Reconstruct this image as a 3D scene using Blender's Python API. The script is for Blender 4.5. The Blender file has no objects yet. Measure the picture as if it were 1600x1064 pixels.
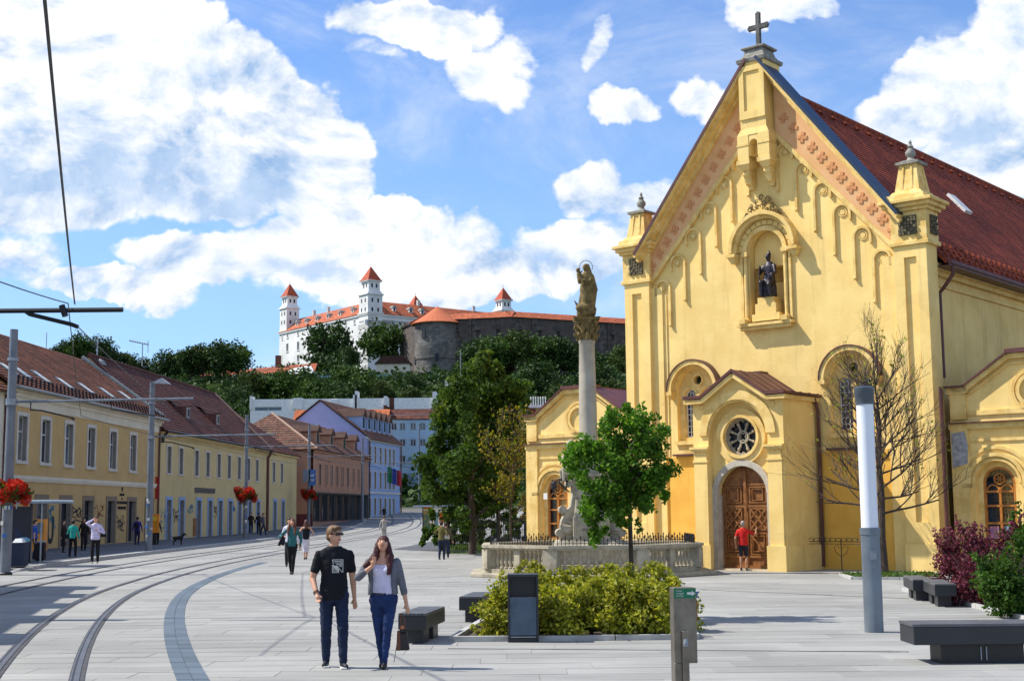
import bpy, bmesh, math, random
import numpy as np
from mathutils import Vector, Matrix, noise as mnoise
from mathutils.geometry import tessellate_polygon
random.seed(7)
SC = bpy.context.scene
COL = SC.collection
PI = math.pi
# ------------------------------------------------------------------ camera
FPX = 2100.0; CAMH = 2.0
PITCH = math.atan(263.5 / FPX); ROLL = math.radians(0.55)
f0 = Vector((0, math.cos(PITCH), math.sin(PITCH))); r0 = Vector((1, 0, 0)); u0 = r0.cross(f0)
CR = r0 * math.cos(ROLL) - u0 * math.sin(ROLL); CU = u0 * math.cos(ROLL) + r0 * math.sin(ROLL)
cam_d = bpy.data.cameras.new('camera'); cam = bpy.data.objects.new('camera', cam_d); COL.objects.link(cam)
cam_d.sensor_width = 36; cam_d.lens = 36 * FPX / 1600; cam_d.clip_end = 6000; cam_d.clip_start = 0.1
m = Matrix((CR, CU, -f0)).transposed().to_4x4(); m.translation = (0, 0, CAMH); cam.matrix_world = m
SC.camera = cam
# ------------------------------------------------------------------ light
SUN_EL = math.radians(50); SUN_AZ = math.radians(-81)      # azimuth from +Y (view axis), negative = left
sd = bpy.data.lights.new('sun', 'SUN'); sd.energy = 5.0; sd.angle = math.radians(0.55); sd.color = (1.0, 0.95, 0.86)
sun = bpy.data.objects.new('sun', sd); COL.objects.link(sun)
sdir = Vector((math.cos(SUN_EL) * math.sin(SUN_AZ), math.cos(SUN_EL) * math.cos(SUN_AZ), math.sin(SUN_EL)))
sun.rotation_euler = sdir.to_track_quat('Z', 'Y').to_euler()
sun.location = (-40, 0, 60)
SC.view_settings.view_transform = 'Standard'; SC.view_settings.look = 'None'
SC.view_settings.exposure = 0.38; SC.view_settings.gamma = 1; SC.view_settings.use_curve_mapping = False

class NT:
    """tiny node helper"""
    def __init__(s, tree): s.t = tree; s.t.nodes.clear()
    def n(s, typ, props=None, **inp):
        nd = s.t.nodes.new(typ)
        for k, v in (props or {}).items(): setattr(nd, k, v)
        for k, v in inp.items():
            key = int(k[1:]) if k[0] == 'i' and k[1:].isdigit() else k.replace('_', ' ')
            s.set(nd.inputs[key], v)
        return nd
    def set(s, sock, v):
        if isinstance(v, bpy.types.NodeSocket): s.t.links.new(v, sock)
        elif isinstance(v, bpy.types.Node): s.t.links.new(v.outputs[0], sock)
        else:
            if isinstance(v, (tuple, list)) and len(v) == 3 and sock.type == 'RGBA': v = (*v, 1)
            sock.default_value = v
    def m(s, op, a, b=0.0, c=None, clamp=False):
        nd = s.n('ShaderNodeMath', {'operation': op, 'use_clamp': clamp}, i0=a, i1=b)
        if c is not None: s.set(nd.inputs[2], c)
        return nd.outputs[0]
    def vm(s, op, a, b=(0, 0, 0)):
        nd = s.n('ShaderNodeVectorMath', {'operation': op}, i0=a, i1=b)
        return nd.outputs['Value'] if op in ('DOT_PRODUCT', 'LENGTH') else nd.outputs[0]
    def mix(s, f, a, b, blend='MIX'):
        nd = s.n('ShaderNodeMix', {'data_type': 'RGBA', 'blend_type': blend})
        s.set(nd.inputs[0], f); s.set(nd.inputs[6], a); s.set(nd.inputs[7], b)
        return nd.outputs[2]
    def ramp(s, f, a, b, lo=0.0, hi=1.0):
        nd = s.n('ShaderNodeMapRange', {'interpolation_type': 'SMOOTHSTEP'}, i0=f, i1=a, i2=b, i3=lo, i4=hi)
        return nd.outputs[0]
    def noise(s, vec, scale, detail=4, rough=0.55, dist=0.0):
        return s.n('ShaderNodeTexNoise', None, Vector=vec, Scale=scale, Detail=detail, Roughness=rough, Distortion=dist).outputs[0]

# ------------------------------------------------------------------ sky
def ray(px, py): return (f0 * FPX + CR * (px - 800) + CU * (532 - py)).normalized()
W = bpy.data.worlds.new('World'); SC.world = W; W.use_nodes = True
N = NT(W.node_tree)
sky = N.n('ShaderNodeTexSky', {'sky_type': 'NISHITA', 'sun_disc': False, 'sun_elevation': SUN_EL, 'sun_rotation': SUN_AZ, 'air_density': 1.0, 'dust_density': 0.3, 'ozone_density': 2.5, 'altitude': 200})
tc = N.n('ShaderNodeTexCoord')
vec = N.vm('NORMALIZE', tc.outputs['Generated'])
sp = N.n('ShaderNodeSeparateXYZ', None, Vector=vec)
az = N.m('ARCTAN2', sp.outputs[0], sp.outputs[1]); el = N.m('ARCSINE', sp.outputs[2])
ae = N.n('ShaderNodeCombineXYZ', None, X=az, Y=el, Z=0.0).outputs[0]
w1 = N.n('ShaderNodeTexNoise', None, Vector=vec, Scale=9.0, Detail=5.0, Roughness=0.6)
warp = N.vm('SCALE', N.vm('SUBTRACT', w1.outputs['Color'], (0.5, 0.5, 0.5))); warp.node.inputs['Scale'].default_value = 0.085
aew = N.vm('ADD', ae, warp)
BL = [(60,50,175,105,1),(235,75,110,85,1),(150,170,210,110,1),(340,160,115,95,1),(425,215,95,90,1),(500,285,90,75,1),(300,260,190,85,1),(70,260,140,100,.9),
 (600,370,105,50,.9),(720,385,80,45,.8),(480,400,140,55,.7),(300,415,110,42,.75),(170,465,120,28,.6),(40,420,80,45,.6),(830,440,110,50,.75),(925,290,60,50,.95),(1010,310,70,38,.8),
 (910,390,110,55,.75),(650,450,220,45,.6),(640,40,120,42,.72),(765,110,75,52,.68),(560,95,60,22,.5),(990,158,50,28,.8),(1105,152,55,34,.8),(1225,8,85,26,.85),
 (1530,130,125,85,.95),(1570,50,80,60,.9),(1440,190,85,42,.85),(1570,240,95,70,.85),(945,75,26,36,.5),(1030,345,90,35,.6),(-150,150,220,170,1),(1760,150,160,120,.9)]
tot = None
for (bx, by, rx, ry, st) in BL:
    r = ray(bx, by); ca, ce = math.atan2(r.x, r.y), math.asin(r.z)
    k = FPX / 0.98
    d = N.vm('MULTIPLY', N.vm('SUBTRACT', aew, (ca, ce, 0)), (k / rx / 1.28, k / ry / 1.28, 0))
    g = N.m('SUBTRACT', 1.0, N.vm('DOT_PRODUCT', d, d), clamp=True)
    small = rx < 86 and st < .96
    g = N.m('MULTIPLY', N.m('MULTIPLY', g, 1.15 if small else 1.9, clamp=True), st * (1.0 if small else 1.1))
    tot = g if tot is None else N.m('MAXIMUM', tot, g)
# the rest of the sky: the same kind of clouds, scattered by a broad noise
rc = ray(800, 300); ca, ce = math.atan2(rc.x, rc.y), math.asin(rc.z)
dd = N.vm('MULTIPLY', N.vm('SUBTRACT', ae, (ca, ce, 0)), (1 / 0.46, 1 / 0.26, 0))
outm = N.ramp(N.vm('LENGTH', dd), 0.95, 1.35)
broad = N.ramp(N.noise(vec, 2.6, 2, 0.5), 0.50, 0.66)
tot = N.m('MAXIMUM', tot, N.m('MULTIPLY', broad, outm))
sq = N.vm('MULTIPLY', vec, (1, 1, 1.5))
fb = N.noise(sq, 7.0, 10, 0.62, 0.3)
fb2 = N.noise(N.vm('ADD', sq, (-0.012, 0.0, 0.016)), 7.0, 10, 0.62, 0.3)
dens = N.m('ADD', N.m('MULTIPLY', tot, 1.0), N.m('MULTIPLY', N.m('SUBTRACT', fb, 0.5), 2.05))
alpha = N.ramp(dens, 0.22, 0.60)
wisp = N.m('MULTIPLY', N.ramp(N.noise(N.vm('MULTIPLY', vec, (1, 1, 2.2)), 5.0, 8, 0.65, 0.6), 0.44, 0.78), 0.38)
alpha = N.m('MAXIMUM', alpha, wisp)
shade = N.m('MULTIPLY', N.m('SUBTRACT', fb, fb2), 5.0)
DK = [(240,270,170,75),(110,230,110,70),(60,330,120,40),(400,320,90,45),(1530,240,80,60),(760,420,90,28),(520,440,120,22),(935,420,90,30),(330,450,90,18),(-60,260,120,80)]
dk = None
for (bx, by, rx, ry) in DK:
    r = ray(bx, by); ca, ce = math.atan2(r.x, r.y), math.asin(r.z); k = FPX / 0.98
    d = N.vm('MULTIPLY', N.vm('SUBTRACT', aew, (ca, ce, 0)), (k / rx / 1.45, k / ry / 1.5, 0))
    g = N.m('SUBTRACT', 1.0, N.vm('DOT_PRODUCT', d, d), clamp=True)
    g = N.m('MULTIPLY', g, g)
    dk = g if dk is None else N.m('ADD', dk, g)
dk = N.m('MAXIMUM', dk, N.m('MULTIPLY', N.ramp(N.noise(vec, 4.0, 3, 0.5), 0.5, 0.7), N.m('MULTIPLY', outm, 0.7)))
lit = N.m('ADD', N.m('SUBTRACT', N.m('ADD', 0.84, shade), N.m('MULTIPLY', N.m('MINIMUM', dk, 1.0), 0.66)), N.m('MULTIPLY', N.m('SUBTRACT', fb, 0.47), 2.0), clamp=True)
shc = N.mix(N.ramp(N.noise(vec, 16.0, 6, 0.6), 0.35, 0.65), (0.25, 0.40, 0.64, 1), (0.46, 0.58, 0.76, 1))
ccol = N.mix(lit, shc, (0.84, 0.85, 0.86, 1))
skyc = N.mix(1.0, sky.outputs[0], (0.92, 1.22, 1.68, 1), 'MULTIPLY')
skys = N.n('ShaderNodeVectorMath', {'operation': 'SCALE'}, i0=skyc); skys.inputs['Scale'].default_value = 0.092
# a bright humid veil towards the horizon
veil = N.ramp(el, 0.02, 0.50, 0.50, 0.0)
skyv = N.mix(veil, skys.outputs[0], (0.40, 0.60, 0.80, 1))
final = N.mix(alpha, skyv, ccol)
bg = N.n('ShaderNodeBackground', None, Color=final, Strength=1.0)
N.n('ShaderNodeOutputWorld', None, Surface=bg)
W.cycles.sampling_method = 'MANUAL'; W.cycles.sample_map_resolution = 512
SC.cycles.max_bounces = 6; SC.cycles.diffuse_bounces = 3; SC.cycles.transparent_max_bounces = 4; SC.cycles.transmission_bounces = 3; SC.cycles.glossy_bounces = 2
SC.cycles.use_denoising = True

# ------------------------------------------------------------------ placing helpers
def sm(a, b, x):
    t = min(max((x - a) / (b - a), 0), 1); return t * t * (3 - 2 * t)
def gz(Y):
    t = max(Y - 115, 0)
    r = 0.00026 * t * t if t < 80 else 1.664 + (t - 80) * 0.0416
    return -0.15 * sm(22, 45, Y) + r
def hill(X, Y):
    h = min(gz(Y), 3.0) + 41 * sm(195, 455, Y)
    if Y > 470: h -= (Y - 470) * 0.0
    return h + 2.0 * mnoise.noise(Vector((X * .02, Y * .02, 0))) * sm(215, 300, Y)
def at(px, py, Y):
    d = ray(px, py); t = Y / d.y; return Vector((d.x * t, Y, CAMH + d.z * t))
def G(px, py, dz=0.0):
    z = 0.0
    for _ in range(60):
        d = ray(px, py); t = (z - CAMH) / d.z; z = z * .7 + (gz(d.y * t) + dz) * .3
    return Vector((d.x * t, d.y * t, gz(d.y * t) + dz))
def onplane(px, py, P0, dr):
    """(distance along dr, z) where the sight line meets the vertical plane through P0 along dr"""
    n = Vector((dr[1], -dr[0])); d = ray(px, py)
    t = (n.x * P0[0] + n.y * P0[1]) / (n.x * d.x + n.y * d.y)
    p = Vector((d.x * t, d.y * t)); return (p - Vector(P0[:2])).dot(Vector(dr)), CAMH + d.z * t

# ------------------------------------------------------------------ object helpers
def tag(o, label=None, cat=None, group=None, kind=None):
    if label: o['label'] = label
    if cat: o['category'] = cat
    if group: o['group'] = group
    if kind: o['kind'] = kind
    return o
def thing(name, label, cat, loc=(0, 0, 0), rz=0.0, group=None):
    o = bpy.data.objects.new(name, None); COL.objects.link(o); o.location = loc; o.rotation_euler = (0, 0, rz)
    o.empty_display_size = .2
    return tag(o, label, cat, group)
def mesh_obj(name, me, parent=None, loc=None, rz=None):
    o = bpy.data.objects.new(name, me); COL.objects.link(o)
    if parent: o.parent = parent
    if loc is not None: o.location = loc
    if rz is not None: o.rotation_euler = (0, 0, rz)
    return o
def copy_tree(o, parent=None):
    c = o.copy(); COL.objects.link(c); c.parent = parent
    for ch in [x for x in o.children]: copy_tree(ch, c)
    return c

class MB:
    def __init__(s): s.v = []; s.f = []; s.uv = {}; s.mi = []; s.cm = 0
    def quad(s, a, b, c, d): 
        i = len(s.v); s.v += [tuple(a), tuple(b), tuple(c), tuple(d)]; s.f.append((i, i+1, i+2, i+3)); s.mi.append(s.cm)
    def poly(s, pts):
        i = len(s.v); s.v += [tuple(p) for p in pts]; s.f.append(tuple(range(i, i + len(pts)))); s.mi.append(s.cm)
    def add(s, vs, fs):
        i = len(s.v); s.v += [tuple(p) for p in vs]; s.f += [tuple(i + k for k in f) for f in fs]; s.mi += [s.cm] * len(fs); return s
    def box(s, x0, x1, y0, y1, z0, z1, M=None):
        vs = [(x, y, z) for z in (z0, z1) for (x, y) in ((x0, y0), (x1, y0), (x1, y1), (x0, y1))]
        if M is not None: vs = [M @ Vector(p) for p in vs]
        return s.add(vs, [(0, 3, 2, 1), (4, 5, 6, 7), (0, 1, 5, 4), (1, 2, 6, 5), (2, 3, 7, 6), (3, 0, 4, 7)])
    def frust(s, cx, cy, z0, z1, a0, b0, a1, b1):
        """tapered box: half sizes a (x), b (y) at bottom and top"""
        vs = [(cx + sx * a, cy + sy * b, z) for (z, a, b) in ((z0, a0, b0), (z1, a1, b1)) for (sx, sy) in ((-1, -1), (1, -1), (1, 1), (-1, 1))]
        return s.add(vs, [(0, 3, 2, 1), (4, 5, 6, 7), (0, 1, 5, 4), (1, 2, 6, 5), (2, 3, 7, 6), (3, 0, 4, 7)])
    def beam(s, p0, p1, w, h, up=(0, 0, 1)):
        """box from p0 to p1, w across, h along up (centred)"""
        p0, p1, up = Vector(p0), Vector(p1), Vector(up); d = (p1 - p0).normalized(); sx = d.cross(up).normalized() * w / 2; uz = sx.cross(d).normalized() * h / 2
        vs = [p + a * sx + b * uz for p in (p0, p1) for (a, b) in ((-1, -1), (1, -1), (1, 1), (-1, 1))]
        return s.add(vs, [(0, 1, 2, 3), (7, 6, 5, 4), (0, 4, 5, 1), (1, 5, 6, 2), (2, 6, 7, 3), (3, 7, 4, 0)])
    def prism(s, pts, y0, y1):
        """polygon in x,z (counter-clockwise seen from -y) pushed from y0 to y1"""
        n = len(pts); vs = [(x, y0, z) for x, z in pts] + [(x, y1, z) for x, z in pts]
        fs = [tuple(range(n)), tuple(reversed(range(n, 2 * n)))] + [(i, i + n, (i + 1) % n + n, (i + 1) % n) for i in range(n)]
        return s.add(vs, fs)
    def zprism(s, pts, z0, z1):
        n = len(pts); vs = [(x, y, z0) for x, y in pts] + [(x, y, z1) for x, y in pts]
        fs = [tuple(reversed(range(n))), tuple(range(n, 2 * n))] + [(i, (i + 1) % n, (i + 1) % n + n, i + n) for i in range(n)]
        return s.add(vs, fs)
    def tube(s, pts, rad, n=8, cap=True):
        pts = [Vector(p) for p in pts]; k = len(pts); rad = rad if isinstance(rad, (list, tuple)) else [rad] * k
        base = len(s.v); prev = None
        for i, p in enumerate(pts):
            d = (pts[min(i + 1, k - 1)] - pts[max(i - 1, 0)]).normalized()
            if prev is None: a = d.orthogonal().normalized()
            else: a = (prev - d * prev.dot(d)).normalized()
            prev = a; b = d.cross(a)
            for j in range(n):
                t = 2 * PI * j / n; s.v.append(tuple(p + (a * math.cos(t) + b * math.sin(t)) * rad[i]))
        for i in range(k - 1):
            for j in range(n):
                q = (j + 1) % n; s.f.append((base + i*n + j, base + i*n + q, base + (i+1)*n + q, base + (i+1)*n + j)); s.mi.append(s.cm)
        if cap:
            s.f.append(tuple(base + j for j in reversed(range(n)))); s.f.append(tuple(base + (k-1)*n + j for j in range(n))); s.mi += [s.cm] * 2
        return s
    def lathe(s, prof, cx=0, cy=0, n=16, sx=1, sy=1, z0=0, wob=None):
        base = len(s.v); k = len(prof)
        for i, (r, z) in enumerate(prof):
            for j in range(n):
                t = 2 * PI * j / n; q = r * (1 + (wob(t, z) if wob else 0))
                s.v.append((cx + q * math.cos(t) * sx, cy + q * math.sin(t) * sy, z + z0))
        for i in range(k - 1):
            for j in range(n):
                q = (j + 1) % n; s.f.append((base + i*n + j, base + i*n + q, base + (i+1)*n + q, base + (i+1)*n + j)); s.mi.append(s.cm)
        s.f.append(tuple(base + j for j in reversed(range(n)))); s.f.append(tuple(base + (k-1)*n + j for j in range(n))); s.mi += [s.cm] * 2
        return s
    def ball(s, c, r, n=8, sc=(1, 1, 1)):
        prof = [(max(math.sin(PI * i / n), 1e-3) * r, -math.cos(PI * i / n) * r * sc[2]) for i in range(n + 1)]
        return s.lathe(prof, c[0], c[1], max(n, 6), sc[0], sc[1], c[2])
    def arc(s, cx, cz, r0, r1, y0, y1, a0=0.0, a1=PI, n=16, open_=True):
        """ring sector in the x,z plane between radii r0<r1 pushed from y0 (front) to y1"""
        P = []
        for i in range(n + 1):
            t = a0 + (a1 - a0) * i / n; c, q = math.cos(t), math.sin(t)
            P.append([(cx + r0*c, y0, cz + r0*q), (cx + r1*c, y0, cz + r1*q), (cx + r1*c, y1, cz + r1*q), (cx + r0*c, y1, cz + r0*q)])
        base = len(s.v)
        for p in P: s.v += p
        for i in range(n):
            for j in range(4):
                q = (j + 1) % 4; s.f.append((base + i*4 + j, base + i*4 + q, base + (i+1)*4 + q, base + (i+1)*4 + j)); s.mi.append(s.cm)
        s.f.append((base, base+3, base+2, base+1)); s.f.append(tuple(base + n*4 + j for j in range(4))); s.mi += [s.cm]*2
        return s
    def holed(s, outer, holes, y, depth, back=False, rm=None):
        """wall front with openings at y, reveals going back by depth"""
        polys = [[Vector((a, b, 0)) for a, b in outer]] + [[Vector((a, b, 0)) for a, b in h] for h in holes]
        flat = [p for q in polys for p in q]; base = len(s.v)
        s.v += [(p.x, y, p.y) for p in flat]
        for t in tessellate_polygon(polys):
            a, b, c = [flat[i] for i in t]
            if (b - a).cross(c - a).z < 0: t = (t[0], t[2], t[1])
            s.f.append(tuple(base + i for i in t)); s.mi.append(s.cm)
        c0 = s.cm
        if rm is not None: s.cm = rm
        for h in holes:
            for i in range(len(h)):
                a, b = h[i], h[(i + 1) % len(h)]
                s.quad((a[0], y, a[1]), (a[0], y + depth, a[1]), (b[0], y + depth, b[1]), (b[0], y, b[1]))
            if back: s.poly([(a, y + depth, b) for a, b in h])
        s.cm = c0
        return s
    def mesh(s, name, mats, smooth=False):
        me = bpy.data.meshes.new(name); me.from_pydata(s.v, [], s.f)
        for mm in (mats if isinstance(mats, (list, tuple)) else [mats]): me.materials.append(mm)
        if any(s.mi): me.polygons.foreach_set('material_index', s.mi)
        if smooth: me.shade_smooth() if hasattr(me, 'shade_smooth') else None
        me.update(); return me
    def build(s, name, mats, parent=None, smooth=False, bevel=0, fix=True, **kw):
        me = s.mesh(name, mats, False)
        if fix or smooth or bevel:
            bm = bmesh.new(); bm.from_mesh(me)
            if smooth: bmesh.ops.remove_doubles(bm, verts=bm.verts, dist=1e-4)
            bmesh.ops.recalc_face_normals(bm, faces=bm.faces) if fix else None
            if bevel: bmesh.ops.bevel(bm, geom=[e for e in bm.edges if len(e.link_faces) == 2 and e.calc_face_angle(0) > .5], offset=bevel, segments=1, affect='EDGES')
            bm.to_mesh(me); bm.free()
        if smooth:
            me.polygons.foreach_set('use_smooth', [True] * len(me.polygons)); me.set_sharp_from_angle(angle=math.radians(42))
        o = mesh_obj(name, me, parent)
        if 'loc' in kw: o.location = kw['loc']
        return o

# ------------------------------------------------------------------ materials
MATS = {}
def mat(name, col, col2=None, rough=0.85, scale=2.0, bump=0.15, bscale=25.0, metal=0.0, var=0.18, streak=0.0, spec=0.4, coord='Object', rnd=0.0, dirt=None, patch=0.0):
    if name in MATS: return MATS[name]
    mt = bpy.data.materials.new(name); mt.use_nodes = True; N = NT(mt.node_tree)
    tc = N.n('ShaderNodeTexCoord'); v = tc.outputs[coord]
    c1 = (*col, 1); c2 = (*(col2 or tuple(c * (1 - var) for c in col)), 1)
    f = N.ramp(N.noise(v, scale, 6, 0.6), 0.35, 0.68)
    c = N.mix(f, c1, c2)
    if streak:
        st = N.noise(N.vm('MULTIPLY', v, (3.2, 3.2, 0.22)), 1.0, 5, 0.65)
        dc = dirt or tuple(x * 0.45 for x in col)
        c = N.mix(N.m('MULTIPLY', N.ramp(st, 0.52, 0.78), streak), c, (*dc, 1))
    if patch:
        vv = N.n('ShaderNodeTexVoronoi', None, Vector=N.vm('ADD', v, N.vm('SCALE', N.n('ShaderNodeTexNoise', None, Vector=v, Scale=1.5, Detail=4.0).outputs['Color'])), Scale=.55, Randomness=1.0)
        val = N.n('ShaderNodeSeparateXYZ', None, Vector=vv.outputs['Color']).outputs[0]
        c = N.n('ShaderNodeHueSaturation', None, Color=c, Value=N.m('ADD', 1 - patch / 2, N.m('MULTIPLY', val, patch))).outputs[0]
        ed = N.n('ShaderNodeTexVoronoi', {'feature': 'DISTANCE_TO_EDGE'}, Vector=N.vm('ADD', v, N.vm('SCALE', N.n('ShaderNodeTexNoise', None, Vector=v, Scale=3.0, Detail=6.0).outputs['Color'])), Scale=.28)
        crk = N.m('MULTIPLY', N.ramp(ed.outputs['Distance'], .0045, .001), N.ramp(N.noise(v, .45, 3, .5), .5, .62))
        c = N.mix(N.m('MULTIPLY', crk, .5), c, tuple(x * .4 for x in col) + (1,))
    if rnd:
        oi = N.n('ShaderNodeObjectInfo'); gi = N.n('ShaderNodeNewGeometry')
        rr = N.m('FRACT', N.m('ADD', oi.outputs['Random'], gi.outputs['Random Per Island']))
        c = N.n('ShaderNodeHueSaturation', None, Color=c, Value=N.m('ADD', 1 - rnd / 2, N.m('MULTIPLY', rr, rnd))).outputs[0]
    bs = N.n('ShaderNodeBsdfPrincipled', None, Base_Color=c, Roughness=rough, Metallic=metal)
    bs.inputs['Specular IOR Level'].default_value = spec
    if bump:
        b = N.n('ShaderNodeBump', None, Strength=bump, Distance=0.02, Height=N.noise(v, bscale, 5, 0.6)); N.set(bs.inputs['Normal'], b.outputs[0])
    N.n('ShaderNodeOutputMaterial', None, Surface=bs)
    MATS[name] = mt; return mt
def leafmat(name, cols, trans=0.3, rough=0.45):
    mt = bpy.data.materials.new(name); mt.use_nodes = True; N = NT(mt.node_tree)
    gi = N.n('ShaderNodeNewGeometry'); r = gi.outputs['Random Per Island']
    cr = N.n('ShaderNodeValToRGB', None, Fac=r); e = cr.color_ramp.elements
    while len(e) < len(cols): e.new(0.5)
    for i, c in enumerate(cols): e[i].position = i / (len(cols) - 1); e[i].color = (*c, 1)
    tc = N.n('ShaderNodeTexCoord')
    big = N.ramp(N.noise(tc.outputs['Object'], 1.3, 2, 0.5), 0.35, 0.7, 0.75, 1.2)
    c = N.n('ShaderNodeHueSaturation', None, Color=cr.outputs[0], Value=big).outputs[0]
    d = N.n('ShaderNodeBsdfPrincipled', None, Base_Color=c, Roughness=.62); d.inputs['Specular IOR Level'].default_value = .16
    tcol = N.mix(0.5, c, (0.25, 0.36, 0.02, 1))
    t = N.n('ShaderNodeBsdfTranslucent', None, Color=N.mix(1.0, c, (1.5, 1.6, .6, 1), 'MULTIPLY'))
    mx = N.n('ShaderNodeMixShader', None, i0=trans, i1=d.outputs[0], i2=t.outputs[0])
    N.n('ShaderNodeOutputMaterial', None, Surface=mx)
    return mt
def tilemat(name, cols, rough=0.8, soft=0.5):
    """roof tiles: one tone per tile from the UV cell (u tile column, v course)"""
    mt = bpy.data.materials.new(name); mt.use_nodes = True; N = NT(mt.node_tree)
    uv = N.n('ShaderNodeUVMap'); s = N.n('ShaderNodeSeparateXYZ', None, Vector=uv.outputs[0])
    row = N.m('FLOOR', s.outputs[1]); u = N.m('ADD', s.outputs[0], N.m('MULTIPLY', N.m('MODULO', row, 2.0), 0.5))
    cell = N.n('ShaderNodeCombineXYZ', None, X=N.m('FLOOR', u), Y=row, Z=0.0)
    wn = N.n('ShaderNodeTexWhiteNoise', {'noise_dimensions': '3D'}, Vector=cell.outputs[0])
    cr = N.n('ShaderNodeValToRGB', None, Fac=wn.outputs[0]); e = cr.color_ramp.elements
    while len(e) < len(cols): e.new(0.5)
    for i, c in enumerate(cols): e[i].position = i / (len(cols) - 1); e[i].color = (*c, 1)
    tc = N.n('ShaderNodeTexCoord')
    big = N.ramp(N.noise(tc.outputs['Object'], 0.7, 5, 0.65), 0.3, 0.75, 0.62, 1.25)
    c = N.n('ShaderNodeHueSaturation', None, Color=cr.outputs[0], Value=big).outputs[0]
    fr = N.m('FRACT', u); edge = N.m('ABSOLUTE', N.m('SUBTRACT', fr, 0.5))
    c = N.mix(N.m('MULTIPLY', N.ramp(edge, 0.40, 0.5), soft), c, (0.03, 0.012, 0.008, 1))
    h = N.m('SINE', N.m('MULTIPLY', fr, PI))
    b = N.n('ShaderNodeBump', None, Strength=soft * 1.3, Distance=0.03, Height=h)
    bs = N.n('ShaderNodeBsdfPrincipled', None, Base_Color=c, Roughness=rough, Normal=b.outputs[0]); bs.inputs['Specular IOR Level'].default_value = .3
    N.n('ShaderNodeOutputMaterial', None, Surface=bs); MATS[name] = mt; return mt
def stonewallmat(name, c1, c2, c3, sx, sz, rowh=0.5):
    mt = bpy.data.materials.new(name); mt.use_nodes = True; N = NT(mt.node_tree)
    tc = N.n('ShaderNodeTexCoord')
    v = N.vm('MULTIPLY', tc.outputs['Object'], (sx, sx, sz))
    vo = N.n('ShaderNodeTexVoronoi', None, Vector=v, Scale=1.0, Randomness=0.85)
    c = N.mix(N.ramp(N.n('ShaderNodeSeparateXYZ', None, Vector=vo.outputs['Color']).outputs[0], 0.1, 0.9), (*c1, 1), (*c2, 1))
    c = N.mix(N.ramp(N.noise(tc.outputs['Object'], .12, 5, 0.65), 0.4, 0.65), c, (*c3, 1))
    bs = N.n('ShaderNodeBsdfPrincipled', None, Base_Color=c, Roughness=.92, Normal=N.n('ShaderNodeBump', None, Strength=.6, Distance=.1, Height=vo.outputs['Distance']).outputs[0])
    N.n('ShaderNodeOutputMaterial', None, Surface=bs); return mt
def glassmat(name, col=(0.02, 0.03, 0.05), rough=0.08):
    return mat(name, col, rough=rough, bump=0.03, bscale=3, spec=0.8, var=.5, scale=1.2)

def courses(name, parent, m_, A, B, C, D, tile=0.24, course=0.33, lift=0.035, thick=0.1):
    """tiled roof slope: A,B eave ends; C,D ridge ends (C above B). Every course is a real step."""
    A, B, C, D = map(Vector, (A, B, C, D)); n = max(2, int(((D + C) / 2 - (A + B) / 2).length / course))
    nr = (B - A).cross(D - A).normalized()
    if nr.z < 0: nr = -nr
    vs, fs, uvs = [], [], []
    L = (B - A).length
    for i in range(n):
        t0, t1 = i / n, (i + 1) / n
        a0, b0 = A.lerp(D, t0), B.lerp(C, t0); a1, b1 = A.lerp(D, t1), B.lerp(C, t1)
        ua0 = (a0 - A).dot((B - A).normalized()) / tile; ub0 = (b0 - A).dot((B - A).normalized()) / tile
        ua1 = (a1 - A).dot((B - A).normalized()) / tile; ub1 = (b1 - A).dot((B - A).normalized()) / tile
        k = len(vs)
        vs += [a0, b0, a0 + nr * lift, b0 + nr * lift, b1 + nr * .004, a1 + nr * .004]
        fs += [(k, k+1, k+3, k+2), (k+2, k+3, k+4, k+5)]
        uvs += [(ua0, i + .05), (ub0, i + .05), (ub0, i + .1), (ua0, i + .1), (ua0, i + .1), (ub0, i + .1), (ub1, i + .95), (ua1, i + .95)]
    k = len(vs); off = nr * -thick; vs += [A, B, C, D, A + off, B + off, C + off, D + off]
    fs += [(k+4, k+7, k+6, k+5), (k, k+4, k+5, k+1), (k+1, k+5, k+6, k+2), (k+3, k+2, k+6, k+7), (k, k+3, k+7, k+4)]
    me = bpy.data.meshes.new(name); me.from_pydata([tuple(p) for p in vs], [], fs); me.materials.append(m_)
    uvl = me.uv_layers.new(name='UVMap'); flat = [c for q in uvs for c in q]; flat += [0.0] * (len(me.loops) * 2 - len(flat)); uvl.data.foreach_set('uv', flat)
    return mesh_obj(name, me, parent)
def arch(cx, z0, hw, zs, n=12, r=None):
    """arched opening outline, counter-clockwise: bottom, up the right side, arch, down"""
    r = r or hw
    return [(cx - hw, z0), (cx + hw, z0)] + [(cx + hw * math.cos(PI * i / n), zs + r * math.sin(PI * i / n)) for i in range(n + 1)]
def rect(x0, x1, z0, z1): return [(x0, z0), (x1, z0), (x1, z1), (x0, z1)]
def text(s, size, parent, m_, loc, rot, name='lettering', ext=0.004, align='CENTER'):
    c = bpy.data.curves.new(name, 'FONT'); c.body = s; c.size = size; c.extrude = ext; c.align_x = align; c.align_y = 'CENTER'
    o = bpy.data.objects.new('tmp', c); COL.objects.link(o); dg = bpy.context.evaluated_depsgraph_get(); dg.update()
    me = bpy.data.meshes.new_from_object(o.evaluated_get(dg)); bpy.data.objects.remove(o); me.materials.clear(); me.materials.append(m_)
    t = mesh_obj(name, me, parent, loc); t.rotation_euler = rot; return t

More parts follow.
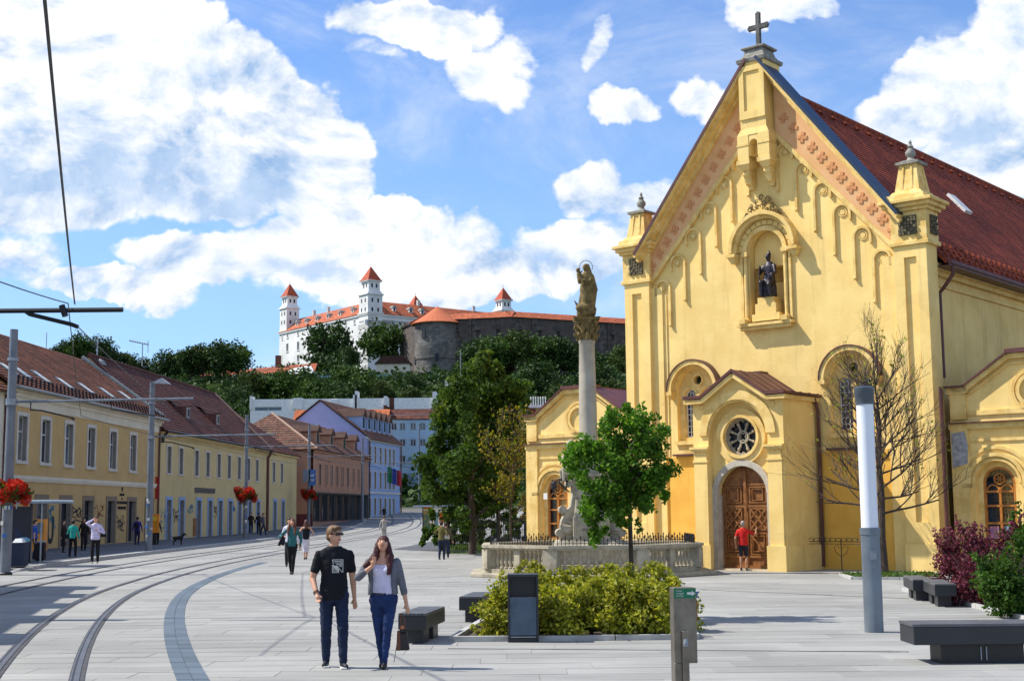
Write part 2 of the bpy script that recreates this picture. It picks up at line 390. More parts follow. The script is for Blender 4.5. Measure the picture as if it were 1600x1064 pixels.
# palette
stucco = mat('church_stucco', (0.87, 0.635, 0.235), (0.79, 0.55, 0.18), scale=.9, bump=.3, bscale=7, streak=.5, dirt=(.47, .31, .10), patch=.10)
stucco_low = mat('church_stucco_lower', (0.82, 0.47, 0.08), (0.74, 0.39, 0.06), scale=1.1, bump=.25, bscale=9, streak=.4, dirt=(.45, .28, .08))
trimy = mat('church_trim', (0.84, 0.61, 0.23), (0.66, 0.43, 0.12), scale=2.5, bump=.2, bscale=14, streak=.45, dirt=(.36, .25, .10))
pinkb = mat('church_band_pink', (0.74, 0.43, 0.21), (0.70, 0.38, 0.15), scale=1.5, bump=.15)
pinkd = mat('church_cross_relief', (0.66, 0.30, 0.12), bump=.1)
stone = mat('grey_stone', (0.33, 0.31, 0.26), (0.19, 0.18, 0.15), scale=4, bump=.5, bscale=18, streak=.5, dirt=(.07, .07, .06))
stoned = mat('dark_stone', (0.13, 0.125, 0.115), (0.06, 0.06, 0.055), scale=6, bump=.5, bscale=22)
sandst = mat('pale_sandstone', (0.43, 0.385, 0.285), (0.27, 0.24, 0.175), scale=3, bump=.4, bscale=20, streak=.4, dirt=(.18, .16, .12))
goldst = mat('golden_sandstone', (0.23, 0.16, 0.055), (0.10, 0.07, 0.022), scale=6, bump=.5, bscale=25)
doorst = mat('door_frame_stone', (0.52, 0.47, 0.38), (0.40, 0.36, 0.28), scale=4, bump=.3)
metalbr = mat('brown_sheet_metal', (0.13, 0.045, 0.035), (0.08, 0.03, 0.028), rough=.45, scale=2, bump=.1)
flash = mat('blue_grey_flashing', (0.025, 0.045, 0.08), rough=.4, bump=.1, metal=.3)
wood = mat('oiled_oak', (0.30, 0.125, 0.035), (0.17, 0.06, 0.015), rough=.5, scale=5, bump=.3, bscale=30)
woodo = mat('orange_varnished_wood', (0.50, 0.20, 0.035), (0.38, 0.13, 0.02), rough=.4, scale=5, bump=.1)
glass = glassmat('dark_glass'); glassb = glassmat('bluish_glass', (0.05, 0.08, 0.12), .12)
white = mat('white_paint', (0.78, 0.78, 0.75), rough=.5, bump=.05)
tower_white = mat('castle_white', (0.80, 0.79, 0.76), (0.64, 0.63, 0.60), scale=.12, bump=.1, streak=.4, dirt=(.42, .41, .38))
bronze = mat('dark_bronze', (0.055, 0.05, 0.06), (0.025, 0.02, 0.022), rough=.38, metal=.6, bump=.3, scale=8)
iron = mat('black_iron', (0.018, 0.018, 0.02), rough=.5, bump=.1)
steel = mat('galvanised_steel', (0.30, 0.33, 0.37), (0.22, 0.25, 0.29), rough=.5, metal=.5, scale=5, bump=.05)
church_tiles = tilemat('church_roof_tiles', [(.22, .036, .014), (.28, .052, .020), (.34, .070, .028), (.17, .028, .014)], soft=.18)
bark = mat('bark', (0.085, 0.06, 0.045), (0.04, 0.028, 0.02), scale=12, bump=.8, bscale=30)
# ================================================================== THE SETTING
def paving_mat(name, c1, c2, brick=None):
    mt = bpy.data.materials.new(name); mt.use_nodes = True; N = NT(mt.node_tree)
    geo = N.n('ShaderNodeNewGeometry'); P = geo.outputs['Position']; oi = N.n('ShaderNodeObjectInfo')
    rr = N.m('FRACT', N.m('ADD', oi.outputs['Random'], geo.outputs['Random Per Island']))
    st = N.noise(N.vm('MULTIPLY', P, (0.5, 3.2, 1)), 1.0, 6, .65)
    fine = N.noise(P, 14, 5, .7); bigs = N.noise(P, .22, 4, .6)
    c = N.mix(N.ramp(st, .4, .72), (*c1, 1), (*c2, 1))
    c = N.mix(N.m('MULTIPLY', N.ramp(fine, .5, .8), .25), c, (.16, .155, .14, 1))
    val = N.m('MULTIPLY', N.ramp(bigs, .3, .7, .84, 1.08), N.m('ADD', .90, N.m('MULTIPLY', rr, .19)))
    c = N.n('ShaderNodeHueSaturation', None, Color=c, Value=val).outputs[0]
    spots = N.n('ShaderNodeTexVoronoi', None, Vector=P, Scale=2.2)
    c = N.mix(N.m('MULTIPLY', N.ramp(spots.outputs['Distance'], .09, .03), .45), c, (.10, .09, .08, 1))
    if brick:
        b = N.n('ShaderNodeTexBrick', None, Vector=P, Scale=1.0, Color1=(1, 1, 1, 1), Color2=(.86, .86, .86, 1), Mortar=(.42, .41, .4, 1)); 
        b.inputs['Brick Width'].default_value = brick[0]; b.inputs['Row Height'].default_value = brick[1]; b.inputs['Mortar Size'].default_value = brick[2]
        c = N.mix(1.0, c, b.outputs[0], 'MULTIPLY')
    bs = N.n('ShaderNodeBsdfPrincipled', None, Base_Color=c, Roughness=.78, Normal=N.n('ShaderNodeBump', None, Strength=.3, Distance=.01, Height=fine).outputs[0])
    bs.inputs['Specular IOR Level'].default_value = .25
    N.n('ShaderNodeOutputMaterial', None, Surface=bs); return mt
pave = paving_mat('pale_concrete_paving', (.325, .322, .300), (.265, .263, .248))
pave_far = paving_mat('pale_paving_far', (.325, .322, .300), (.265, .263, .248), (1.8, .6, .02))
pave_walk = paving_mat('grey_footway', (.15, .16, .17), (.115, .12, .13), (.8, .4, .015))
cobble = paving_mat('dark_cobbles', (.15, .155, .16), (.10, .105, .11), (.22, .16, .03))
bluepave = paving_mat('blue_grey_slab', (.115, .15, .185), (.085, .115, .15))
asph = mat('track_bed_asphalt', (.075, .075, .08), (.05, .05, .052), scale=3, bump=.4, bscale=60)
railm = mat('worn_rail_steel', (.20, .20, .22), (.12, .12, .13), rough=.35, metal=.8, bump=.1, coord='Object')
kerbm = mat('kerb_granite', (.46, .455, .43), (.34, .335, .32), scale=5, bump=.3, rnd=.15)
soil = mat('planting_soil', (.085, .062, .042), (.05, .036, .025), scale=6, bump=1.0, bscale=14)

def ground_mat():
    mt = bpy.data.materials.new('ground_earth_and_joints'); mt.use_nodes = True; N = NT(mt.node_tree)
    P = N.n('ShaderNodeNewGeometry').outputs['Position']; y = N.n('ShaderNodeSeparateXYZ', None, Vector=P).outputs[1]
    g = N.mix(N.ramp(N.noise(P, .08, 6, .65), .35, .65), (.018, .035, .010, 1), (.035, .05, .016, 1))
    c = N.mix(N.ramp(y, 205, 212), (.15, .148, .138, 1), g)
    bs = N.n('ShaderNodeBsdfPrincipled', None, Base_Color=c, Roughness=.95, Normal=N.n('ShaderNodeBump', None, Strength=.5, Distance=.2, Height=N.noise(P, 1.2, 5, .6)).outputs[0]); bs.inputs['Specular IOR Level'].default_value = 0.0
    N.n('ShaderNodeOutputMaterial', None, Surface=bs); return mt
ys = [-60, -30, 0, 8] + list(range(12, 120, 4)) + list(range(120, 480, 8)) + [500, 540, 600, 700, 850, 1100, 1500, 2200, 3200]
xs = [-2500, -1500, -900, -600, -420] + list(range(-340, 341, 10)) + [420, 600, 900, 1500, 2500]
mb = MB(); nx = len(xs)
mb.v = [(x, y, (hill(x, y) if y < 520 else hill(x, 520) - (y - 520) * .09 * sm(520, 1100, y)) - .04) for y in ys for x in xs]
mb.f = [(j*nx + i, j*nx + i + 1, (j+1)*nx + i + 1, (j+1)*nx + i) for j in range(len(ys)-1) for i in range(nx-1)]; mb.mi = [0] * len(mb.f)
tag(mb.build('ground', ground_mat(), fix=False, smooth=False), kind='structure')

# tram track centre curve (right rail of the near track) and parallel offsets
RP = [(0.6, -4), (-0.2, 0), (-1.6, 5), (-3.25, 10), (-5.37, 16.6), (-6.19, 19.5), (-7.34, 23.7), (-8.6, 28.9), (-9.97, 35.2), (-10.86, 40.7), (-11.56, 46.8), (-12.0, 54), (-12.1, 62), (-12.05, 75), (-11.75, 95), (-11.2, 115), (-10.6, 135), (-10.6, 150), (-11.4, 168), (-13.6, 190), (-17.5, 215)]
ry = np.array([p[1] for p in RP]); rx = np.array([p[0] for p in RP])
YY = np.arange(-2, 212, 1.5); XX = np.interp(YY, ry, rx)
for _ in range(14): XX[1:-1] = (XX[:-2] + 2 * XX[1:-1] + XX[2:]) / 4
def offcurve(off):
    out = []
    for i in range(len(YY)):
        a, b = max(i-1, 0), min(i+1, len(YY)-1); dx, dy = XX[b]-XX[a], YY[b]-YY[a]; l = math.hypot(dx, dy)
        out.append((XX[i] - dy / l * off, YY[i] + dx / l * off))
    return out
def strip(mb, off0, off1, dz, y0=-10, y1=230, dz1=None):
    A, B = offcurve(off0), offcurve(off1)
    for i in range(len(A) - 1):
        if A[i][1] < y0 or A[i+1][1] > y1: continue
        z = lambda p, d: (p[0], p[1], gz(p[1]) + d)
        e = dz if dz1 is None else dz1
        mb.quad(z(B[i], e), z(A[i], dz), z(A[i+1], dz), z(B[i+1], e))
names = ['nearest rail of the near tram track sweeping to the lower left', 'second tram rail from the plaza side, left rail of the near track', 'third tram rail, right rail of the track beside the kerb', 'tram rail running closest to the raised kerb of the left footway']
for k, off in enumerate((0, 1.0, 3.5, 4.5)):
    t = thing('tram_rail', names[k], 'tram rail', (0, 0, 0), group='rails of the two curved tram tracks')
    b = MB(); strip(b, off - .095, off + .09, .008); b.build('rail_bed', asph, t, fix=False)
    b = MB(); strip(b, off - .035, off + .03, .016); strip(b, off + .055, off + .075, .014); b.build('rail_head', railm, t, fix=False)
    b = MB(); strip(b, off + .03, off + .055, .010); b.build('flange_groove', iron, t, fix=False)

# plaza slabs: each its own piece nearby, joined further off
plaza = thing('plaza_paving', None, None); plaza['kind'] = 'structure'
def slab_mesh():
    b = MB(); w, d = .8990, .290; g = .003
    b.frust(0, 0, -.045, -.006, w, d, w, d); b.frust(0, 0, -.006, 0, w, d, w - g, d - g)
    return b.mesh('paving_slab', pave)
sl_me = slab_mesh(); cnt = 0; rows = MB(); rs = random.Random(3)
Y = 12.0; r_i = 0
def in_strip(x, y):
    k = np.interp(y, YY, XX); return None
while Y < 62:
    lim0, lim1 = -.42 * Y - 2.5, .42 * Y + 2.5; x = lim0 + (r_i % 3) * .6
    while x < lim1:
        cx, cy = x + .9, Y + .3; z = gz(cy) + rs.uniform(-.003, .0); 
        tx, ty = rs.uniform(-.0015, .0015), rs.uniform(-.002, .002) - .0065 * (1 if 24 < Y < 43 else 0)
        vis = -.40 * Y - .5 < cx < .40 * Y + .5 and Y > 15.2 and not (-1 < cx < 2.6 and 21 < Y < 26)
        if vis and cnt < 300:
            o = mesh_obj('paving_slab', sl_me, plaza, (cx, cy, z)); o.rotation_euler = (ty, tx, 0); cnt += 1
        else:
            M_ = Matrix.Translation((cx, cy, z)) @ Matrix.Rotation(ty, 4, 'X') @ Matrix.Rotation(tx, 4, 'Y')
            vs = [M_ @ Vector((sx * a, sy * b_, zz)) for zz, a, b_ in ((-.045, .899, .290), (0, .897, .285)) for sx, sy in ((-1, -1), (1, -1), (1, 1), (-1, 1))]
            rows.add(vs, [(4, 5, 6, 7), (0, 1, 5, 4), (1, 2, 6, 5), (2, 3, 7, 6), (3, 0, 4, 7)])
        x += 1.8
    Y += .6; r_i += 1
o = rows.build('paving_slab_rows', pave, plaza, fix=False); o['kind'] = 'stuff'
b = MB()
yy = [62] + list(range(66, 214, 4))
for i in range(len(yy) - 1):
    a, c = yy[i], yy[i+1]; b.quad((-32, a, gz(a)), (26, a, gz(a)), (26, c, gz(c)), (-32, c, gz(c)))
tag(b.build('street_paving', pave_far, fix=False), kind='structure')
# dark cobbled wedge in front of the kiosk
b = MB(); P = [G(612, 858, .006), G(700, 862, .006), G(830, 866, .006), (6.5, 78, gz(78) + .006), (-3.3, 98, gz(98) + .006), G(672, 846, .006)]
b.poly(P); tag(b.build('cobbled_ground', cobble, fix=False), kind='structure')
# blue-grey band of stones beside the track
band = thing('stone_band', None, None); band['kind'] = 'structure'
A, B, Mi = offcurve(-1.16), offcurve(-1.54), offcurve(-1.35)
def cut(c, yv):
    ysx = [p[1] for p in c]; return (float(np.interp(yv, ysx, [p[0] for p in c])), yv)
yv = 11.0
while yv < 58:
    y2 = yv + .62
    for (u, v) in ((A, Mi), (Mi, B)):
        p = [cut(v, yv), cut(u, yv), cut(u, y2 - .012), cut(v, y2 - .012)]
        cxm = sum(q[0] for q in p) / 4; cym = sum(q[1] for q in p) / 4
        q4 = [((q[0]-cxm) * .96, (q[1]-cym) * .985) for q in p]
        b = MB(); b.zprism([(q[0], q[1]) for q in q4], -.03, .007)
        o = b.build('band_stone', bluepave, band); o.location = (cxm, cym, gz(cym) + rs.uniform(0, .002))
    yv = y2
# raised left footway with kerb
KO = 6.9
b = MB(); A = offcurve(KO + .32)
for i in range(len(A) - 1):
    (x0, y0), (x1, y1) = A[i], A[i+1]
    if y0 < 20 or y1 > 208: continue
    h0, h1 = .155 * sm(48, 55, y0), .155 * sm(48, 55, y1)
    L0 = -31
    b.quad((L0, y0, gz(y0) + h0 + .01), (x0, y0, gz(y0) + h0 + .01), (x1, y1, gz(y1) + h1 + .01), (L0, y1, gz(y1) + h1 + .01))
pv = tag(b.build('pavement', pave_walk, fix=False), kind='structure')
A, B = offcurve(KO), offcurve(KO + .31)
i = 0
for i in range(len(A) - 1):
    if A[i][1] < 49 or A[i+1][1] > 205: continue
    h = max(.17 * sm(48, 55, A[i][1]), .03); z = gz(A[i][1])
    cxm, cym = A[i]
    q = [(p[0] - cxm, p[1] - cym) for p in (A[i], A[i+1], B[i+1], B[i])]
    q = [(q[0][0], q[0][1] + .008), (q[1][0], q[1][1] - .008), (q[2][0], q[2][1] - .008), (q[3][0], q[3][1] + .008)]
    b = MB(); b.zprism(q, -.05, h); o = b.build('kerb_stone', kerbm, pv, bevel=.012); o.location = (cxm, cym, z)
# drain and manhole covers
def cover(px, py, w, label):
    p = G(px, py); b = MB(); b.zprism([(w * math.cos(a) , w * math.sin(a)) for a in [PI * k / 10 for k in range(20)]], 0, .006)
    o = b.build('manhole_cover', iron); o.location = (p.x, p.y, p.z + .004); tag(o, label, 'manhole cover')
for (ax, ay, bx_, by_, lab) in ((700, 1013, 1420, 1018, 'thin dark drain slot crossing the paving in front of the hedge'), (1096, 921, 1420, 935, 'thin dark drain slot between the balustrade and the light column'), (420, 884, 700, 888, 'thin dark drain slot behind the woman in teal'), (330, 968, 640, 971, 'thin dark drain slot left of the walking couple')):
    p, q = G(ax, ay), G(bx_, by_); b = MB(); n = 12
    for i in range(n): a, c = p.lerp(q, i / n), p.lerp(q, (i + 1) / n); b.beam((a.x, a.y, gz(a.y) + .001), (c.x, c.y, gz(c.y) + .001), .035, .008)
    tag(b.build('drain_slot', mat('drain_dark', (.09, .09, .085), bump=.2)), lab, 'drain')
cover(66, 891, .55, 'dark round manhole cover in the shade beside the low end of the kerb')
# ================================================================== THE CHURCH
CL = Vector((4.62, 52.47, -.15)); CA = math.atan2(-.65, .76)
church = thing('church', 'tall yellow church with a pointed gable, stone cross, niche statue and red tiled roof', 'church', CL, CA)
GS = 1.28; APX = 6.2; GZ = 18.75          # gable slope, middle, apex height of the wall
def gz_at(u): return GZ - abs(u - APX) * GS
# front wall
b = MB()
holes = [arch(6.2, 8.86, .70, 11.45, 16, .78), arch(3.02, 4.62, .86, 6.5), arch(9.40, 4.62, .86, 6.5)]
b.holed([(.15, 0), (12.25, 0), (12.25, 11), (11.2, gz_at(11.2)), (6.2, gz_at(6.2)), (1.2, gz_at(1.2)), (.15, 11)], holes, 0, .34, back=False)
b.prism([(.15, 11), (1.2, gz_at(1.2)), (6.2, GZ), (11.2, gz_at(11.2)), (12.25, 11), (12.25, 10.9), (.15, 10.9)], .36, .7)
front = b.build('front_wall', stucco, church)
b = MB()   # niche shell, rounded
for i in range(12):
    t0, t1 = PI * i / 12, PI * (i + 1) / 12
    x0, x1, y0, y1 = 6.2 - .7 * math.cos(t0), 6.2 - .7 * math.cos(t1), .3 + .5 * math.sin(t0), .3 + .5 * math.sin(t1)
    b.quad((x0, y0, 8.86), (x1, y1, 8.86), (x1, y1, 11.45), (x0, y0, 11.45))
    prev = (x0, y0, 11.45), (x1, y1, 11.45)
    for k in range(1, 7):
        a = PI / 2 * k / 6; f = math.cos(a); z = 11.45 + .78 * math.sin(a)
        cur = (6.2 - .7 * math.cos(t0) * f, .3 + .5 * math.sin(t0) * f, z), (6.2 - .7 * math.cos(t1) * f, .3 + .5 * math.sin(t1) * f, z)
        b.quad(prev[0], prev[1], cur[1], cur[0]); prev = cur
b.box(5.5, 6.9, -.0, .82, 8.7, 8.86)
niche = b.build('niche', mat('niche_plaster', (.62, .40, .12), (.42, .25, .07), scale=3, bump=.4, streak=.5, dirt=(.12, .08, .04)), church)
# lower plinth repaint: slightly prouder orange skin
b = MB(); b.box(1.62, 10.78, -.03, .02, 0, 4.05)
b.box(1.62, 10.78, -.07, .02, 0, .55); b.build('lower_wall', stucco_low, church)
# corner pilasters (left, right)
for s in (0, 1):
    X = (lambda u: u) if s == 0 else (lambda u: 12.4 - u)
    def bx(b, u0, u1, y0, y1, z0, z1): a, c = sorted((X(u0), X(u1))); b.box(a, c, y0, y1, z0, z1)
    b = MB()
    bx(b, 0, 1.16, -.16, .6, 0, 10.85); bx(b, 0, .36, -.26, -.16, .9, 10.85); bx(b, .80, 1.16, -.26, -.16, .9, 10.85)
    bx(b, .36, .80, -.26, -.16, .9, 1.6); bx(b, .36, .80, -.26, -.16, 10.45, 10.85)
    bx(b, -.05, 1.2, -.31, .62, 0, .9); bx(b, 1.16, 1.66, -.10, .02, 0, 10.6); bx(b, 1.66, 1.80, -.04, .02, 4.05, 10.3)
    b.build('pilaster', stucco, church)
    b = MB()
    bx(b, -.12, 1.28, -.34, .72, 10.85, 11.0); bx(b, -.06, 1.22, -.28, .68, 11.0, 12.02)
    bx(b, -.16, 1.32, -.38, .76, 12.02, 12.14); bx(b, -.27, 1.43, -.48, .90, 12.14, 12.28); bx(b, -.37, 1.53, -.58, .98, 12.28, 12.40)
    cap = b.build('pier_head', trimy, church, bevel=.015)
    # stone relief squares
    for (ax, c0, c1) in (('f', .28, .92), ('s', -.02, .5)):
        b = MB()
        def P3(a, w, z): return (X(a), -.28 - w, z) if ax == 'f' else (X(-.06 - w), a, z)
        rr_ = random.Random(5 + s)
        def pt(a0, a1, z0, z1, w):
            p = [P3(a0, 0, z0), P3(a1, w, z1)]; xs_ = sorted((p[0][0], p[1][0])); ys_ = sorted((p[0][1], p[1][1])); zs_ = sorted((z0, z1)); b.box(*xs_, *ys_, *zs_)
        pt(c0, c1, 11.2, 11.86, .03)
        n = 6; w_ = (c1 - c0) / n; hh = .66 / n
        for i in range(n):
            for j in range(n):
                if (i + j) % 2 == 0 or i == j or i == n - 1 - j: pt(c0 + i*w_ + .01, c0 + (i+1)*w_ - .01, 11.2 + j*hh + .01, 11.2 + (j+1)*hh - .01, .075 + rr_.random() * .02)
        b.build('relief_panel', mat('dark_relief_stone', (.16, .13, .07), (.07, .06, .04), scale=9, bump=.5, bscale=30), cap)
    cx = X(.58)
    b = MB(); b.frust(cx, .18, 12.40, 12.62, .78, .78, .74, .74); b.frust(cx, .18, 12.62, 12.78, .66, .66, .56, .56); b.frust(cx, .18, 12.78, 13.95, .50, .50, .34, .34)
    for (dx, dy) in ((0, -1), (-1, 0), (1, 0)):
        for q in (-.2, .2):
            b.beam((cx + dx * .47 + q * abs(dy), .18 + dy * .47 + q * abs(dx), 12.9), (cx + dx * .37 + q * .8 * abs(dy), .18 + dy * .37 + q * .8 * abs(dx), 13.85), .07, .06, up=(dx, dy, 0.2))
    pn = b.build('pinnacle', trimy, church)
    b = MB(); b.frust(cx, .18, 13.95, 14.06, .46, .46, .46, .46); b.frust(cx, .18, 14.06, 14.16, .40, .40, .22, .22)
    b.lathe([(.20, 14.16), (.15, 14.22), (.12, 14.30), (.19, 14.40), (.21, 14.52), (.12, 14.66), (.09, 14.70), (.13, 14.76), (.07, 14.84), (.05, 14.90), (.07, 14.95), (.01, 15.06)], cx, .18, 12)
    b.build('urn_finial', stone, pn, smooth=True)
    pn.scale = (.88, .88, .82); pn.location = (cx * .12, .18 * .12, 12.4 * .18)
# rakes: pink band, cornice, flashing, crosses
for s in (-1, 1):
    def Q(du, dz, y): return (APX + s * du, y, dz)
    b = MB()   # pink band polygon
    pts = [(APX + s * .62, gz_at(APX + .62) - .35), (APX + s * 5.2, gz_at(APX + 5.2) - .35 + .1), (APX + s * 5.2, gz_at(APX + 5.2) - 1.35), (APX + s * .62, gz_at(APX + .62) - 2.25)]
    if s > 0: pts = pts[::-1]
    b.prism(pts, -.10, .01); bandp = b.build('gable_band', pinkb, church)
    b = MB()
    lo0, lo1 = Vector(Q(.55, gz_at(APX + .55) - 2.30, -.08)), Vector(Q(5.2, gz_at(APX + 5.2) - 1.42, -.08))
    b.beam(lo0, lo1, .16, .14, up=(0, -1, 0)); b.build('lower_moulding', trimy, church)
    b = MB(); e0, e1 = 5.42, .45
    for (w, hgt, dz, yy) in ((.55, .16, -.30, -.24), (.80, .14, -.14, -.34), (1.0, .12, .0, -.42)):
        b.beam(Q(e0, gz_at(APX + e0) + dz, .3 - w / 2 + .0), Q(e1, gz_at(APX + e1) + dz, .3 - w / 2), w, hgt)
    b.build('raking_cornice', trimy, church)
    b = MB(); b.beam(Q(e0, gz_at(APX + e0) + .10, -.20), Q(.2, gz_at(APX + .2) + .10, -.20), 1.06, .11); b.build('metal_flashing', flash if s > 0 else metalbr, church)
    for k in range(12):
        t = (k + .6) / 12.2; a = .75 + t * 4.45
        top, bot = gz_at(APX + a) - .35, gz_at(APX + .62) - 2.25 + (gz_at(APX + 5.2) - 1.35 - gz_at(APX + .62) + 2.25) * (a - .62) / 4.58
        zc = (top + bot) / 2 - .02; b = MB(); 
        b.box(-.16, .16, -.03, .0, -.055, .055); b.box(-.055, .055, -.0301, .0, .055, .16); b.box(-.055, .055, -.0301, .0, -.16, -.055)
        for (dx, dz) in ((-.16, 0), (.16, 0), (0, .16), (0, -.16)): b.box(dx - .075 if dx else -.08, dx + .075 if dx else .08, -.036, 0, dz - .075 if dz else -.08, dz + .075 if dz else .08)
        o = b.build('cross_ornament', pinkd, bandp); o.location = (APX + s * a, -.10, zc); o.rotation_euler = (0, s * .2, 0); o.scale = (.82, .8, .82)
# blind arches under the band
AR = [(7.13, 14.95, 1.35), (7.86, 14.15, 1.4), (8.57, 13.28, 1.4), (9.29, 12.38, 1.45), (10.02, 11.45, 1.45), (10.72, 10.55, 1.45)]
for s in (-1, 1):
    for (u, zs, leg) in AR:
        c = APX + s * (u - APX); b = MB(); r = .27
        b.arc(c, zs, r, r + .09, -.10, .01, n=12)
        inn, out = (c - s * (r + .045), c + s * (r + .045))
        b.box(inn - .045, inn + .045, -.10, .01, zs - leg, zs); b.ball((inn, -.07, zs - leg), .075, 6)
        b.box(out - .045, out + .045, -.10, .01, zs - .28, zs)
        b.arc(c + s * .02, zs + .02, .0, .10, -.05, .01, a0=0, a1=2 * PI, n=12)
        b.arc(c + s * .02, zs + .02, .13, .165, -.04, .01, a0=0, a1=2 * PI, n=12)
        b.build('blind_arch', trimy, church)
# apex pier with oriel
b = MB(); c = 6.2
b.box(c - .53, c + .53, -.62, .5, 15.95, 18.45); b.box(c - .53, c - .33, -.68, -.62, 16.3, 18.3); b.box(c + .33, c + .53, -.68, -.62, 16.3, 18.3); b.box(c - .33, c + .33, -.68, -.62, 16.3, 16.6); b.box(c - .33, c + .33, -.68, -.62, 18.1, 18.3)
b.frust(c, -.06, 15.7, 15.95, .66, .62, .53, .56)
b.box(c - .66, c - .2, -.68, .1, 14.75, 15.7); b.box(c + .2, c + .66, -.68, .1, 14.75, 15.7); b.box(c - .2, c + .2, -.25, .1, 14.75, 15.7)
b.holed([(c-.2, 14.9), (c+.2, 14.9), (c+.2, 15.7), (c-.2, 15.7)], [arch(c, 14.901, .17, 15.35, 10)], -.66, .4)
b.build('apex_pier', stucco, church)
for q in (-.43, .43):
    b = MB(); b.box(c+q-.27, c+q+.27, -.72, .1, 14.62, 14.78); b.box(c+q-.25, c+q+.25, -.70, .1, 15.3, 15.38)
    b.frust(c+q, -.30, 14.42, 14.62, .14, .26, .24, .40); b.frust(c+q, -.20, 14.0, 14.42, .13, .16, .16, .30); b.tube([(c+q-.13, -.42, 14.3), (c+q+.13, -.42, 14.3)], .1, 10); b.tube([(c+q-.12, -.28, 13.98), (c+q+.12, -.28, 13.98)], .075, 10); b.frust(c+q, -.14, 13.78, 14.0, .08, .06, .13, .14)
    b.build('corbel', trimy, church)
b = MB(); b.frust(c, -.02, 18.45, 18.6, .60, .66, .62, .70); b.frust(c, -.02, 18.6, 18.75, .5, .55, .46, .5); b.frust(c, -.02, 18.75, 19.0, .44, .46, .36, .40); b.frust(c, -.02, 19.0, 19.08, .48, .5, .5, .52); b.frust(c, -.02, 19.08, 19.2, .42, .42, .18, .2)
cb = b.build('cross_base', stone, church, bevel=.02)
b = MB(); b.box(c - .075, c + .075, -.09, .06, 19.2, 20.42); b.box(c - .34, c + .34, -.088, .058, 19.86, 20.03)
for (x, z) in ((c - .34, 19.945), (c + .34, 19.945), (c, 20.42)):
    for k in range(3):
        a = math.atan2(z - 19.945, x - c) + (k - 1) * 1.2; b.ball((x + .05 * math.cos(a), -.015, z + .05 * math.sin(a)), .075, 6)
b.build('cross', stoned, church)
# niche surround
b = MB()
b.arc(c, 11.45, .74, .90, -.14, .02, n=20); b.arc(c, 11.52, 1.22, 1.36, -.42, .01, a0=-.05, a1=PI + .05, n=24); b.arc(c, 11.52, 1.10, 1.24, -.28, .01, a0=-.05, a1=PI + .05, n=24)
for q in (-1, 1):
    b.tube([(c + q * .82, -.08, 8.9), (c + q * .82, -.08, 11.3)], .075, 10); b.box(c + q*.82 - .12, c + q*.82 + .12, -.2, .02, 11.3, 11.46); b.box(c + q*.82 - .12, c + q*.82 + .12, -.2, .02, 8.86, 9.0)
    b.box(c + q*.99 - .05, c + q*.99 + .05, -.09, .02, 8.86, 11.4)
    b.box(c + q*1.27 - .2, c + q*1.27 + .2, -.44, .02, 11.30, 11.42); b.frust(c + q*1.27, -.16, 11.08, 11.30, .06, .1, .16, .2)
b.box(c - 1.12, c + 1.12, -.36, .02, 8.68, 8.78); b.box(c - 1.02, c + 1.02, -.26, .02, 8.55, 8.68)
for q in (-.86, .86): b.box(c+q-.13, c+q+.13, -.42, -.2, 8.78, 8.95)
ns = b.build('niche_surround', trimy, church)
for k in range(13):
    a = PI * (k + .5) / 13; b = MB(); b.arc(c, 11.49, .93, 1.09, -.07, .01, a0=a - .105, a1=a + .105, n=2); b.build('voussoir', stucco, ns)
b = MB(); rr_ = random.Random(2)
for k in range(60):
    a = rr_.uniform(.5, PI - .5); q = rr_.random(); x = c + math.cos(a) * (1.38 - q * .0) * .62; zt = 11.52 + math.sqrt(max(1.4**2 - (x - c)**2, 0)); h = .55 * max(0, 1 - ((x - c) / .7)**2)
    z = zt + q * h; t = rr_.uniform(0, 6); b.tube([(x + .07 * math.cos(t + s_), -.2 + .02 * math.sin(3 * s_), z + .07 * math.sin(t + s_)) for s_ in (0, .8, 1.6, 2.4, 3.2, 4.)], .022, 5)
b.build('scroll_crest', goldst, ns)
b = MB(); b.box(c - .46, c + .40, -.12, .5, 8.86, 9.5); b.box(c - .58, c + .55, -.16, .5, 8.86, 9.12); b.box(c - .36, c + .30, -.1, .5, 9.5, 9.72); b.build('statue_pedestal', stucco, church)
